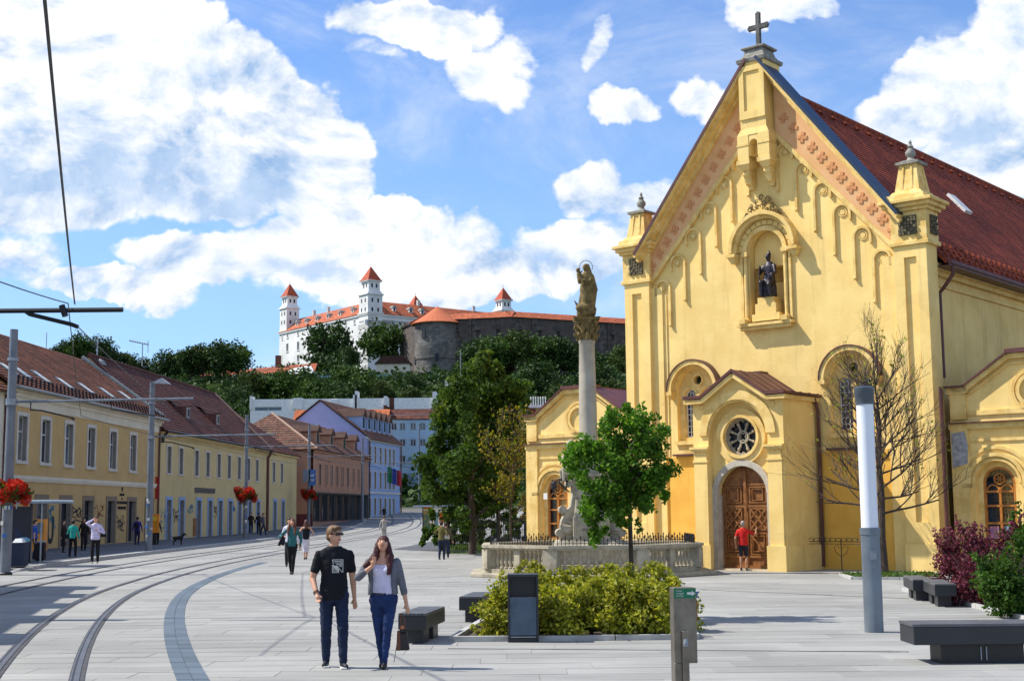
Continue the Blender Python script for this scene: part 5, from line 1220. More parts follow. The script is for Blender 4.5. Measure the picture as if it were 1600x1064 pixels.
b = MB(); b.lathe([(8.9, 40), (8.4, 52), (8.3, 55.4), (8.55, 55.5), (8.55, 56.1), (8.3, 56.2), (8.2, 68.9)], 0, 0, 40); b.build('bastion_wall', gst, bs, smooth=True)
b = MB(); b.lathe([(9.7, 68.3), (9.75, 68.55), (4.6, 71.9), (.05, 75.2)], 0, 0, 28); b.build('bastion_roof', ctile2 if False else mat('bastion_roof_tiles', (.50, .14, .055), (.42, .11, .045), bump=.2), bs)
for (a, z) in ((-2.15, 64), (-1.55, 55.6), (-.55, 56), (-2.8, 55)):
    b = MB(); b.box(-.7, .7, -.35, .4, -1.2, .9); b.arc(0, .9, 0, .7, -.35, .4, n=8); o = b.build('arrow_opening', cwin, bs); o.location = (8.25 * math.cos(a), 8.25 * math.sin(a), z); o.rotation_euler = (0, 0, a + PI / 2)
# lower terrace building, tent, parapet, retaining wall
tb = thing('terrace_house', 'long low castle terrace house with orange roof behind a blue glass railing', 'house', at(300, 588, 430)); Lt = at(492, 588, 430).x - at(300, 588, 430).x
courses('roof', tb, ctile, (0, 0, 0), (Lt, 0, 1.2), (Lt, 5, 4.4), (10, 5, 2.2), .5, .7, .05)
b = MB(); b.box(0, Lt, .4, 9, -6, 0); b.build('outer_wall', creamm, tb); b = MB(); b.box(26, 27.6, 4, 6, 2, 7); b.build('chimney', mat('chimney_brown', (.2, .08, .05), bump=.2), tb)
tn = thing('tent', 'white marquee roof on the castle terrace', 'tent', at(470, 580, 424)); b = MB(); b.add([(-5.5, -4, -1.2), (5, -4, -1), (5, 4, -1), (-5.5, 4, -1.2), (3, 0, 2), (-2, 0, 1)], [(0, 1, 4, 5), (1, 2, 4), (2, 3, 5, 4), (3, 0, 5)]); b.build('tent_roof', white, tn)
for q in (-5.2, 4.8): b = MB(); b.box(q - .1, q + .1, -3.9, -3.7, -4, -1); b.build('tent_leg', white, tn)
rl = thing('glass_railing', 'pale blue glass railing along the castle terrace', 'railing', at(392, 592, 418)); Lr = at(640, 592, 418).x - at(392, 592, 418).x
for k in range(24): b = MB(); b.box(k * Lr / 24 + .08, (k + 1) * Lr / 24 - .08, 0, .06, -1.2, .9); b.build('glass_panel', mat('railing_blue_glass', (.22, .42, .55), rough=.2, bump=0), rl)
b = MB(); b.box(-2, Lr, .2, 3, -7, -1.1); b.build('retaining_wall', dst, rl)
wh = thing('white_terrace_house', 'small cream house with brown roof under the two castle trees', 'house', at(588, 578, 440)); b = MB(); b.box(0, 11, 0, 6, -5, 2); b.build('outer_wall', creamm, wh); b = MB(); b.prism([(-.6, 2), (11.6, 2), (9, 4.6), (2, 4.6)], -.5, 6.5); b.build('roof', tile_c, wh)
# ================================================================== VEGETATION
def leaf_mesh(name, centers, dirs_seed, size, m_, elong=1.6, sizevar=.4, up=.0):
    n = len(centers); r = np.random.RandomState(dirs_seed)
    a = r.normal(size=(n, 3)); a[:, 2] += up; a /= np.linalg.norm(a, axis=1)[:, None]
    t = r.normal(size=(n, 3)); t -= (t * a).sum(1)[:, None] * a; t /= np.linalg.norm(t, axis=1)[:, None]; b = np.cross(a, t)
    s = size * (1 + sizevar * (r.rand(n) * 2 - 1))[:, None]
    c = np.asarray(centers)
    v = np.empty((n, 4, 3)); v[:, 0] = c - t * s * elong / 2; v[:, 1] = c + b * s / 2 + a * s * .12; v[:, 2] = c + t * s * elong / 2; v[:, 3] = c - b * s / 2 + a * s * .12
    me = bpy.data.meshes.new(name); me.vertices.add(n * 4); me.vertices.foreach_set('co', v.reshape(-1))
    me.loops.add(n * 4); me.loops.foreach_set('vertex_index', np.arange(n * 4)); me.polygons.add(n); me.polygons.foreach_set('loop_start', np.arange(n) * 4); me.polygons.foreach_set('loop_total', np.full(n, 4))
    me.materials.append(m_); me.update(); me.validate(); return me
def clump_points(clumps, n, seed, shell_=.55):
    """points scattered through many small clumps; clumps = [(x,y,z,r)]"""
    r = np.random.RandomState(seed); C_ = np.array(clumps); w = C_[:, 3] ** 2; w = w / w.sum(); idx = r.choice(len(C_), n, p=w)
    ax = r.normal(size=(len(C_), 3)); ax /= np.linalg.norm(ax, axis=1)[:, None]
    d = r.normal(size=(n, 3)); d *= (np.minimum(np.linalg.norm(d, axis=1), 2.1) / np.linalg.norm(d, axis=1))[:, None]; d *= .52
    al = (d * ax[idx]).sum(1)[:, None] * ax[idx]
    return C_[idx, :3] + (d * .85 + al * .75) * C_[idx, 3][:, None]
def envelope_clumps(k, seed, rx, rz, cr, zc=0, bottom=-1.0, taper=0.0):
    r = random.Random(seed); out = []
    while len(out) < k:
        x, y, z = r.uniform(-1, 1), r.uniform(-1, 1), r.uniform(bottom, 1); q = math.sqrt(x*x + y*y + z*z)
        if q > 1 or q < .35: continue
        t = 1 - taper * (z + 1) / 2
        out.append((x * rx * t, y * rx * t, zc + z * rz, cr * r.uniform(.7, 1.3)))
    return out
g_hill = [leafmat('hill_leaves_%d' % i, cs, .12) for i, cs in enumerate(([(.035, .07, .014), (.06, .11, .02), (.085, .15, .028), (.022, .045, .012)], [(.022, .048, .014), (.036, .072, .018), (.055, .10, .022), (.016, .034, .010)], [(.035, .055, .014), (.055, .085, .02), (.07, .10, .022), (.028, .045, .012)]))]
hill_me = []
for i in range(5):
    cl = envelope_clumps(46, 20 + i, .78, .80, .27, .05, -.75)
    hill_me.append(leaf_mesh('crown', clump_points(cl, 3600, i, .35), i, .085, g_hill[i % 3], 1.5))
hb = MB(); hb.tube([(0, 0, -1.5), (0, 0, .1)], [.09, .05], 6)
for k in range(5): a = k * 1.3; hb.tube([(0, 0, -.5), (.45 * math.cos(a), .45 * math.sin(a), .25)], [.04, .015], 5)
hill_trunk = hb.mesh('trunk', bark)
HT = [(515,540,34,1,1),(598,537,32,0,1),(548,556,16,1,0),(520,592,44,1,0),(470,606,30,0,0),(350,608,32,0,0),(393,612,30,2,0),(435,610,33,0,0),(574,606,28,0,0),(616,612,24,2,0),(412,596,24,1,0),(452,592,24,2,0),(492,622,28,0,0),(548,618,26,1,0),(592,620,24,2,0),(540,590,22,0,0),(375,626,24,1,0),
 (100,552,20,1,0),(122,548,24,0,0),(150,552,26,1,0),(172,560,20,1,0),(200,574,22,2,0),(228,580,20,2,0),(262,572,24,1,0),(300,566,26,1,0),(318,560,22,2,0),(350,560,30,1,0),(372,562,26,0,0),(330,590,24,0,0),(285,600,24,0,0),
 (660,612,24,0,0),(690,604,26,1,0),(648,600,16,1,0),(742,556,26,1,0),(728,590,26,0,0),(775,552,30,0,0),(806,546,30,2,0),(836,552,32,0,0),(868,556,30,1,0),(895,560,28,1,0),(920,572,30,1,0),(760,590,32,1,0),(795,592,34,0,0),(832,596,34,1,0),(866,600,32,0,0),(900,604,30,1,0),(800,575,24,2,0),(935,598,30,1,0),(962,575,28,0,0),(978,560,24,2,0),(985,590,28,1,0),(955,618,24,2,0),(880,628,26,2,0),(910,632,24,2,0),(640,625,20,2,0),(750,620,30,0,0),(1015,600,30,0,0),(1040,580,30,1,0)]
desc = ['mid green', 'dark green', 'yellowish green']
def where(px, py):
    if px < 250: return 'above the ochre roof'
    if px < 400 and py < 580: return 'on the skyline left of the castle'
    if px < 465: return 'below the castle terrace'
    if px < 640: return 'below the castle palace'
    if px < 740: return 'around the round bastion'
    if px < 905: return 'under the castle wall left of the column'
    return 'under the castle wall beside the church'
ORD = ['leftmost', 'second', 'third', 'fourth', 'fifth', 'sixth', 'seventh', 'eighth', 'ninth', 'tenth', 'eleventh', 'twelfth', 'thirteenth', 'fourteenth', 'fifteenth', 'sixteenth', 'seventeenth', 'eighteenth', 'nineteenth', 'twentieth']
HG = {}
for h_ in sorted(HT): HG.setdefault(where(h_[0], h_[1]), []).append(h_)
words = ['broad', 'small', 'tall', 'round', 'bushy', 'spreading', 'low', 'dense', 'loose', 'ragged']
for i, (px, py, rp_, ck, solo) in enumerate(HT):
    best = None
    for Yk in range(218, 520, 4):
        p = at(px, py, Yk); r_ = rp_ / FPX * Yk; e = abs(p.z - r_ * .55 - hill(p.x, Yk))
        if best is None or e < best[0]: best = (e, Yk, p, r_)
    e, Yk, p, r_ = best
    if solo: Yk = 505; p = at(px, py, Yk); r_ = rp_ / FPX * Yk
    vi = {0: (0, 3), 1: (1, 4), 2: (2, 2)}[ck][i % 2]
    lab = ('tall %s tree standing in front of the castle wall, %s of the pair' % (desc[ck], 'left' if px < 550 else 'right')) if solo else '%s tree %s, %s from the left there' % (desc[ck], where(px, py), ORD[HG[where(px, py)].index(HT[i])])
    t = thing('hill_tree', lab, 'tree', p, random.uniform(0, 6), 'trees ' + where(px, py) if not solo else None)
    t.scale = (r_ * 1.2, r_ * 1.2, r_ * (1.25 if solo else 1.08))
    mesh_obj('crown', hill_me[vi], t); mesh_obj('trunk', hill_trunk, t)
# dense undergrowth over the hillside
r_ = np.random.RandomState(5); pts = []
for k in range(2400):
    Yk = r_.uniform(212, 470); X_ = r_.uniform(-.40, .22) * Yk; pts.append((X_, Yk, hill(X_, Yk) + .3, r_.uniform(1.2, 2.8)))
me = leaf_mesh('hillside_undergrowth', clump_points(pts, 95000, 9, .3), 9, .85, g_hill[1], 1.5); o = mesh_obj('hillside_undergrowth', me); tag(o, 'dark green undergrowth covering the hillside below the castle', 'undergrowth', kind='stuff')

def branchy(b, p, d, L_, r_, depth, rng, spread=.5, tips=None, up=.15, nb=(2, 3), kink=.25, minr=.006, n=6):
    """recursive tapered limbs"""
    pts = [p]; k = 4; cur = p.copy(); dd = d.copy()
    for i in range(k):
        dd = (dd + Vector((rng.uniform(-kink, kink), rng.uniform(-kink, kink), rng.uniform(-kink, kink) * .6 + up * .3))).normalized(); cur = cur + dd * L_ / k; pts.append(cur.copy())
    rr = [max(r_ * (1 - .42 * i / k), minr) for i in range(k + 1)]; b.tube(pts, rr, max(3, n), cap=False)
    if tips is not None and depth <= 1: tips += pts[1:]
    if depth == 0: return
    for i in range(rng.randint(*nb) + (1 if depth > 2 else 0)):
        t = rng.uniform(.35, 1.0); q = pts[min(k, int(t * k) + 0)] ; 
        o_ = Vector((rng.uniform(-1, 1), rng.uniform(-1, 1), rng.uniform(-.35, .9))).normalized(); nd = (dd * (1 - spread) + o_ * spread + Vector((0, 0, up * .5))).normalized()
        branchy(b, q, nd, L_ * rng.uniform(.62, .85), rr[min(k, int(t * k))] * .72, depth - 1, rng, spread, tips, up, nb, kink, minr, n - 1)
# big dark tree behind the fence
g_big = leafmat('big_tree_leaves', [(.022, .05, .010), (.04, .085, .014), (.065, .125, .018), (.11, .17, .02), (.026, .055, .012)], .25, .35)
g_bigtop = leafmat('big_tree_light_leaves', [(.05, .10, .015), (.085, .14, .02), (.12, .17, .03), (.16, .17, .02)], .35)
Yb = 66.0; c = at(737, 700, Yb)
t = thing('broadleaf_tree', 'big dark green tree with lighter upright top shoots behind the iron fence', 'tree', (c.x, Yb, -.15))
cl = []; rg = random.Random(11)
def pxl(px, py, Y=Yb): v = at(px, py, Y); return v.x - c.x, v.z + .15
for (px, py, rp_) in [(700,790,30),(740,800,34),(775,790,30),(690,750,38),(735,750,44),(780,745,40),(690,705,38),(735,700,46),(782,700,42),(705,660,36),(748,655,42),(790,655,36),(725,620,32),(762,612,34),(800,622,28),(742,588,24),(770,590,22),(752,570,14),(812,640,20),(676,730,24),(672,770,20),(682,685,22),(815,690,22),(700,630,22),(735,585,14),(785,600,16)]:
    x, z = pxl(px, py); rr = rp_ / FPX * Yb
    for k in range(5): cl.append((x + rg.uniform(-.6, .6) * rr, rg.uniform(-1.6, 1.6) * (1.6 if abs(x) < 1.5 else 1), z + rg.uniform(-.6, .6) * rr, rr * rg.uniform(.28, .5)))
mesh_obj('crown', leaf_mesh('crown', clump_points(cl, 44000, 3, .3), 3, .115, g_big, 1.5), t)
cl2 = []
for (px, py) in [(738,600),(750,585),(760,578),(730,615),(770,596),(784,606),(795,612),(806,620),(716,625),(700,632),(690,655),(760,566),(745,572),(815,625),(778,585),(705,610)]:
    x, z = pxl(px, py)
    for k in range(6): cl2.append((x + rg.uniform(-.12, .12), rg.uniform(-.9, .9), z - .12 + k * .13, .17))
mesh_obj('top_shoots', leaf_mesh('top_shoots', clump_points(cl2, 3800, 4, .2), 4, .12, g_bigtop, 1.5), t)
b = MB(); b.tube([(0, 0, 0), (.05, 0, 1.6), (-.1, .1, 3.2), (0, 0, 6)], [.20, .17, .13, .05], 10)
for k in range(9): a = k * 2.4; b.tube([(0, 0, 1.6 + k * .45), (.9 * math.cos(a), .9 * math.sin(a), 2.4 + k * .5), (1.7 * math.cos(a), 1.5 * math.sin(a), 2.9 + k * .5)], [.08, .05, .02], 6)
b.build('trunk', bark, t, smooth=True)
# yellowing small tree
Ys = 60.0; c = at(797, 780, Ys)
t = thing('small_tree', 'thin small tree with yellowing leaves left of the chapel', 'tree', (c.x, Ys, -.15))
b = MB(); tips = []; rg = random.Random(5); b.tube([(0, 0, 0), (0, 0, 2.0)], [.05, .045], 6); branchy(b, Vector((0, 0, 1.6)), Vector((0, 0, 1)), 2.6, .045, 4, rg, .55, tips, .2, (2, 3), .15, .008, 6)
for k in range(7): a = k * .9; branchy(b, Vector((0, 0, 1.6 + k * .25)), Vector((math.cos(a), math.sin(a) * .7, .35)), 1.0, .028, 2, rg, .5, tips, .1, (2, 3), .2, .006, 5)
b.build('trunk', bark, t)
g_yel = leafmat('yellowing_leaves', [(.10, .13, .015), (.20, .17, .02), (.26, .20, .02), (.06, .09, .015), (.16, .07, .02)], .35)
pp = np.array([tuple(rg.choice(tips) + Vector((rg.uniform(-.16, .16), rg.uniform(-.16, .16), rg.uniform(-.16, .16)))) for _ in range(1700)]); mesh_obj('crown', leaf_mesh('crown', pp, 6, .11, g_yel, 1.4), t)
# young round tree in the bed
Yt = 25.0; c = at(985, 800, Yt); zt = gz(Yt)
t = thing('young_tree', 'young round-headed green tree with thin straight trunk in the planting bed', 'tree', (c.x, Yt, zt))
def pt2(px, py): v = at(px, py, Yt); return v.x - c.x, v.z - zt
cl = []; rg = random.Random(13)
for (px, py, rp_) in [(930,700,26),(905,720,24),(965,690,34),(1000,690,34),(1030,700,26),(950,730,30),(985,735,30),(1020,735,24),(920,750,20),(930,790,22),(925,820,12),(955,775,22),(985,660,26),(1010,665,20),(962,655,20),(985,640,14),(1038,680,18),(1000,770,18),(975,790,16),(1025,755,20),(930,800,20),(924,840,15),(928,825,14),(962,800,22),(1002,792,22),(1036,745,24),(1042,772,12),(985,815,16),(945,830,12),(908,700,20),(1040,730,14),(890,715,12),(900,740,14),(940,765,20),(970,750,24),(945,670,18)]:
    x, z = pt2(px, py); rr = rp_ / FPX * Yt
    for k in range(3): cl.append((x + rg.uniform(-.5, .5) * rr, rg.uniform(-.7, .7) * (1 if z > 1.7 else .3), z + rg.uniform(-.5, .5) * rr, rr * rg.uniform(.4, .7)))
g_young = leafmat('young_tree_leaves', [(.035, .10, .010), (.06, .15, .014), (.10, .21, .02), (.15, .26, .03)], .35, .35)
mesh_obj('crown', leaf_mesh('crown', clump_points(cl, 14500, 8, .2), 8, .052, g_young, 1.7), t)
b = MB(); b.tube([(.03, 0, 0), (0, 0, .9), (-.01, 0, 1.7), (0, 0, 2.6)], [.05, .045, .04, .02], 8)
for k in range(14): a = k * 2.4; z = 1.95 + k * .09; b.tube([(0, 0, z), (.25 * math.cos(a), .22 * math.sin(a), z + .3), (.5 * math.cos(a), .42 * math.sin(a), z + .45)], [.02, .012, .006], 5)
b.build('trunk', bark, t, smooth=True)
# hedge of variegated shrubs: individual bushes
g_hedge = leafmat('variegated_leaves', [(.17, .20, .015), (.32, .32, .025), (.48, .44, .05), (.07, .11, .012), (.55, .52, .12)], .35, .4)
bed = G(900, 1000)
hl = 'variegated yellow-green shrub in the bed, '
k = 0
shr = [(-.12, 21.45, .42, .85, 'leftmost, beside the black litter bin'), (.15, 22.6, .50, 1.15, 'behind the black litter bin'), (.62, 21.4, .45, .85, 'in the front row just right of the litter bin'), (.85, 22.9, .55, 1.10, 'back row, taller, left of the young tree trunk'), (1.2, 21.6, .50, 1.05, 'in the middle of the front row'), (1.45, 23.2, .55, 1.15, 'back row beside the young tree trunk'), (1.7, 21.5, .45, .95, 'front row, second from the green sign post'), (1.95, 23.0, .5, 1.12, 'back row right of the young tree trunk'), (2.12, 21.6, .42, .95, 'front row next to the steel sign post'), (2.45, 23.8, .5, 1.15, 'rear right corner of the bed'), (.3, 24.2, .5, 1.2, 'rearmost left'), (2.55, 22.4, .34, .9, 'at the right end of the bed')]
for (x, y, r_, h, w) in shr:
    h *= .80; r_ *= 1.12
    t = thing('variegated_shrub', hl + w, 'shrub', (x, y, gz(y)), 0, 'variegated shrubs in the planting bed')
    rg = random.Random(k + 40); cl = []
    for q in range(40): a = rg.uniform(0, 6.3); d_ = math.sqrt(rg.random()) * r_ * .9; zz = rg.uniform(.12, 1) * h * (1 - .35 * (d_ / r_) ** 2); cl.append((d_ * math.cos(a), d_ * math.sin(a), zz, .15 * rg.uniform(.7, 1.2)))
    for q in range(7): a = rg.uniform(0, 6.3); d_ = rg.random() * r_ * .8; cl.append((d_ * math.cos(a), d_ * math.sin(a), h * rg.uniform(.98, 1.12), .07))
    mesh_obj('foliage', leaf_mesh('foliage', clump_points(cl, 5600, k + 60, .3), k, .045, g_hedge, 1.5, up=.2), t)
    b = MB()
    for q in range(7): a = q * .9; b.tube([(0, 0, 0), (r_ * .6 * math.cos(a), r_ * .6 * math.sin(a), h * .75)], [.015, .006], 4)
    b.build('stems', bark, t); k += 1
# bare tree by the church
Yr = 42.6; c = at(1381, 880, Yr)
t = thing('bare_tree', 'nearly leafless dark tree with spreading twigs in front of the church corner', 'tree', (c.x, Yr, -.15))
b = MB(); tips = []; rg = random.Random(21)
b.tube([(0, 0, 0), (-.03, 0, 1.2), (.02, 0, 2.4), (-.02, 0, 3.6), (.06, 0, 4.6), (.0, 0, 5.6)], [.15, .12, .105, .085, .06, .035], 10)
branchy(b, Vector((0, 0, 5.5)), Vector((0, 0, 1)), 1.5, .034, 4, rg, .36, tips, .45, (2, 3), .14, .0045, 5)
for k in range(24):
    z = 1.9 + k * .155; a = k * 2.4 + rg.uniform(-.4, .4); q = (z - 1.9) / 3.7; dx, dy, dz = math.cos(a), math.sin(a) * .8, .02 + q * 1.1 + rg.uniform(-.08, .15)
    branchy(b, Vector((0, 0, z)), Vector((dx, dy, dz)).normalized(), 1.85 - .65 * q, .042 - .016 * q, 3, rg, .40, tips, .12, (2, 4), .15, .0045, 5)
b.build('trunk', bark, t)
g_sparse = leafmat('sparse_lime_leaves', [(.25, .30, .03), (.35, .38, .05), (.18, .22, .03)], .4)
sel = [rg.choice(tips) for _ in range(420)]
pp = np.array([tuple(p + Vector((rg.uniform(-.05, .05), rg.uniform(-.05, .05), rg.uniform(-.05, .05)))) for p in sel]); mesh_obj('crown', leaf_mesh('crown', pp, 2, .07, g_sparse, 1.4), t)
# purple barberry and green shrubs at right
g_pur = leafmat('purple_leaves', [(.13, .018, .045), (.20, .030, .07), (.08, .014, .03), (.26, .08, .12), (.13, .05, .05)], .25)
g_grn = leafmat('right_shrub_leaves', [(.025, .07, .010), (.05, .12, .016), (.09, .17, .025), (.02, .045, .008)], .3)
def shrub(name, label, cat, px, Y, r_, h, gm, n, seed, spiky=0, lsize=.05, grp=None):
    c = at(px, 900, Y); t = thing(name, label, cat, (c.x, Y, gz(Y)), 0, grp); rg = random.Random(seed); cl = []
    for q in range(34): a = rg.uniform(0, 6.3); d_ = math.sqrt(rg.random()) * r_; zz = rg.uniform(.06, 1) * h * (1 - .4 * (d_ / r_) ** 2); cl.append((d_ * math.cos(a), d_ * math.sin(a), zz, .17 * rg.uniform(.7, 1.2)))
    b = MB()
    for q in range(10 + spiky):
        a = rg.uniform(0, 6.3); l = rg.uniform(.75, 1.22) * h; e = r_ * rg.uniform(.3, 1.25); pts = [Vector((0, 0, 0)), Vector((e * .35 * math.cos(a), e * .35 * math.sin(a), l * .6)), Vector((e * math.cos(a), e * math.sin(a), l))]
        b.tube(pts, [.014, .01, .004], 4)
        if q >= 10:
            for k in range(7): f = .5 + .5 * k / 6; p = pts[1].lerp(pts[2], (f - .4) / .6); cl.append((p.x, p.y, p.z, .055))
    b.build('stems', bark, t); mesh_obj('foliage', leaf_mesh('foliage', clump_points(cl, n, seed, .3), seed, lsize, gm, 1.5), t); return t
shrub('barberry_shrub', 'purple leaved barberry shrub with long arching shoots, left one behind the small benches', 'shrub', 1502, 30.5, .62, 1.35, g_pur, 5200, 71, 22, .045)
shrub('barberry_shrub', 'purple leaved barberry shrub below the arched chapel window', 'shrub', 1545, 29.5, .62, 1.5, g_pur, 5200, 72, 18, .045)
shrub('barberry_shrub', 'low purple leaved barberry shrub touching the green shrub at right', 'shrub', 1520, 27.6, .5, .95, g_pur, 3600, 73, 12, .045)
shrub('green_shrub', 'round bright green shrub at the right edge above the large bench', 'shrub', 1575, 24.6, .52, 1.05, g_grn, 5200, 74, 4, .05)
shrub('green_shrub', 'dark green shrub cut by the right edge, behind the round bright one', 'shrub', 1608, 26.5, .5, 1.5, g_grn, 4200, 75, 6, .05)
shrub('green_shrub', 'tall dark green shrub at the right edge beside the chapel window', 'shrub', 1602, 31, .5, 1.75, g_grn, 3600, 76, 4, .06)
# planting beds and kerbs
def bedof(name, pts, kw=.1):
    b = MB(); P = [Vector((x, y)) for x, y in pts]; n = len(P)
    b.poly([(p.x, p.y, gz(p.y) + .012) for p in P]); o = tag(b.build(name, soil, fix=False), kind='structure')
    for i in range(n):
        p, q = P[i], P[(i+1) % n]; L_ = (q - p).length; m_ = max(1, int(L_ / 1.0))
        for k in range(m_):
            a, c = p.lerp(q, k / m_), p.lerp(q, (k + 1) / m_); d = (c - a).normalized() * .008
            b2_ = MB(); mid = (a + c) / 2; b2_.beam((a.x + d.x - mid.x, a.y + d.y - mid.y, gz(a.y) - gz(mid.y) + .03), (c.x - d.x - mid.x, c.y - d.y - mid.y, gz(c.y) - gz(mid.y) + .03), kw, .10)
            e = b2_.build('kerb_stone', kerbm, o); e.location = (mid.x, mid.y, gz(mid.y))
    return o
bedof('planting_bed', [(-.95, 21.0), (2.78, 21.0), (3.15, 26.3), (-.35, 26.3)])
bedof('shrub_bed', [(8.9, 23.6), (12.8, 23.6), (13.6, 33.5), (9.55, 33.5)])
gr = G(1310, 899); o = bedof('grass_bed', [(9.9, 39.9), (12.4, 39.0), (13.0, 41.6), (10.2, 42.6)])
rr = np.random.RandomState(8); pts = np.c_[rr.uniform(10.1, 12.7, 2600), rr.uniform(39.8, 42.2, 2600), rr.uniform(-.13, -.02, 2600)]
g_grass = leafmat('grass_blades', [(.05, .11, .02), (.09, .16, .03), (.12, .15, .04)], .2)
tag(mesh_obj('grass', leaf_mesh('grass', pts, 3, .05, g_grass, 2.5)), 'green grass patch round the foot of the bare tree', 'grass', kind='stuff')
pts = np.c_[rr.uniform(-3.4, 4.2, 9000), rr.uniform(68, 76, 9000), rr.uniform(-.15, .12, 9000)]
b = MB(); b.quad((-3.6, 67.4, -.135), (4.6, 67.4, -.135), (4.6, 84, -.135), (-3.0, 84, -.135)); tag(b.build('lawn', mat('lawn_green', (.05, .10, .02), (.08, .13, .03), scale=2, bump=.5), fix=False), kind='structure')
tag(mesh_obj('grass', leaf_mesh('grass', pts, 5, .09, g_grass, 2.2)), 'sunlit grass behind the iron fence under the big tree', 'grass', kind='stuff')
# dark hedge mass behind the fence so no sky shows through
for i, (px, Y, r_, h, w) in enumerate(((705, 74, 1.6, 2.4, 'left'), (745, 76, 1.8, 3.2, 'middle'), (790, 75, 1.8, 3.0, 'right, beside the chapel'))):
    t = shrub('garden_shrub', 'dark shrub in the shade behind the iron fence, ' + w, 'shrub', px, Y, r_, h, g_big, 3500, 90 + i, 0, .16)
# ================================================================== MARIAN COLUMN
mx, my = 2.55, 45.5
mon = thing('marian_column', 'tall stone column topped by a mother and child statue on a scrolled pedestal', 'monument', (mx, my, -.15))
def octo(r, rot=PI / 8): return [(r * math.cos(rot + k * PI / 4), r * math.sin(rot + k * PI / 4)) for k in range(8)]
ap = 3.45; R_ = ap / math.cos(PI / 8)
bal = thing('stone_balustrade', 'eight-sided pale stone balustrade with iron spikes round the column', 'balustrade', (mx, my, -.15))
b = MB(); b.zprism(octo(R_ + .55), 0, .13); b.build('step', sandst, bal, bevel=.02)
b = MB(); o1, o2 = octo(R_ + .06), octo(R_ - .34)
for k in range(8):
    q = [o1[k], o1[(k+1) % 8], o2[(k+1) % 8], o2[k]]; b.zprism(q, .13, .26); b.zprism(q, .33, .345) if 0 else None
b.build('balustrade_base', sandst, bal)
bm_ = MB(); bm_.lathe([(.08, 0), (.08, .05), (.04, .07), (.05, .12), (.078, .20), (.068, .28), (.036, .38), (.034, .44), (.055, .46), (.07, .49), (.07, .54)], 0, 0, 12)
bal_me = bm_.mesh('baluster', sandst); bal_me.polygons.foreach_set('use_smooth', [True] * len(bal_me.polygons)); bal_me.set_sharp_from_angle(angle=.8)
rail = MB(); cop = octo(R_ + .10), octo(R_ - .38)
for k in range(8):
    rail.zprism([cop[0][k], cop[0][(k+1) % 8], cop[1][(k+1) % 8], cop[1][k]], .87, .93); c2 = octo(R_ + .16), octo(R_ - .44); rail.zprism([c2[0][k], c2[0][(k+1) % 8], c2[1][(k+1) % 8], c2[1][k]], .93, 1.02)
rail.build('coping', sandst, bal, bevel=.0)
og = octo(R_ - .14); spikes = MB(); bars = MB()
for k in range(8):
    a, c = Vector(og[k]), Vector(og[(k+1) % 8]); L_ = (c - a).length; d = (c - a).normalized(); ang = math.atan2(d.y, d.x)
    bays = 1 if k == 5 else 2
    for j in range(bays + 1):
        p = a.lerp(c, j / bays); w = .42 if j in (0, bays) else .17
        b = MB(); 
        if j in (0, bays): b.box(-.23, .23, -.21, .21, 0, .61); b.box(-.25, .25, -.23, .23, 0, .03)
        else: b.box(-.13, .13, -.17, .17, 0, .61)
        if j == bays and k != 99: continue
        o = b.build('balustrade_pier', sandst, bal, bevel=.01); o.location = (p.x, p.y, .26); o.rotation_euler = (0, 0, ang if j else ang - PI / 8)
    for j in range(bays):
        nb = 5 if bays == 2 else 9; s0 = (j / bays) * L_ + (.27 if j == 0 else .16); s1 = ((j + 1) / bays) * L_ - (.27 if j == bays - 1 else .16)
        if k in (1, 2, 0, 3) : nb = max(3, nb)
        for q in range(nb):
            p = a + d * (s0 + (s1 - s0) * (q + .5) / nb); mesh_obj('baluster', bal_me, bal, (p.x, p.y, .26)).scale = (1, 1, 1.13)
    n = int(L_ / .115)
    bars.beam((a.x, a.y, 1.08), (c.x, c.y, 1.08), .02, .02); bars.beam((a.x, a.y, 1.14), (c.x, c.y, 1.14), .012, .012)
    for q in range(n):
        p = a + d * (q + .5) * L_ / n; h = 1.30 if q % 2 else 1.22; spikes.frust(p.x, p.y, 1.02, h - .08, .010, .010, .010, .010); spikes.frust(p.x, p.y, h - .08, h - .05, .010, .010, .026, .018); spikes.frust(p.x, p.y, h - .05, h + .02, .026, .018, .002, .002)
bars.build('spike_rail', iron, bal); o = spikes.build('iron_spikes', iron, bal)
# pedestal
b = MB(); b.box(-1.35, 1.35, -1.35, 1.35, 0, .35); b.box(-1.2, 1.2, -1.2, 1.2, .35, .95); b.frust(0, 0, .95, 1.12, 1.26, 1.26, 1.08, 1.08); b.build('pedestal_steps', sandst, mon, bevel=.02)
prof = [(-.96, 1.12), (.96, 1.12), (1.02, 1.30), (.98, 1.75), (.84, 2.05), (.66, 2.25), (.60, 2.6), (.60, 2.95), (.66, 3.1), (-.66, 3.1), (-.60, 2.95), (-.60, 2.6), (-.66, 2.25), (-.84, 2.05), (-.98, 1.75), (-1.02, 1.30)]
b = MB(); b.prism(prof, -.66, .66)
b.box(-.60, .60, -1.0, 1.0, 1.12, 1.9); b.frust(0, 0, 1.9, 2.5, .55, .98, .50, .66); b.box(-.5, .5, -.7, .7, 2.5, 3.08); b.build('pedestal', sandst, mon, bevel=.015)
b = MB()
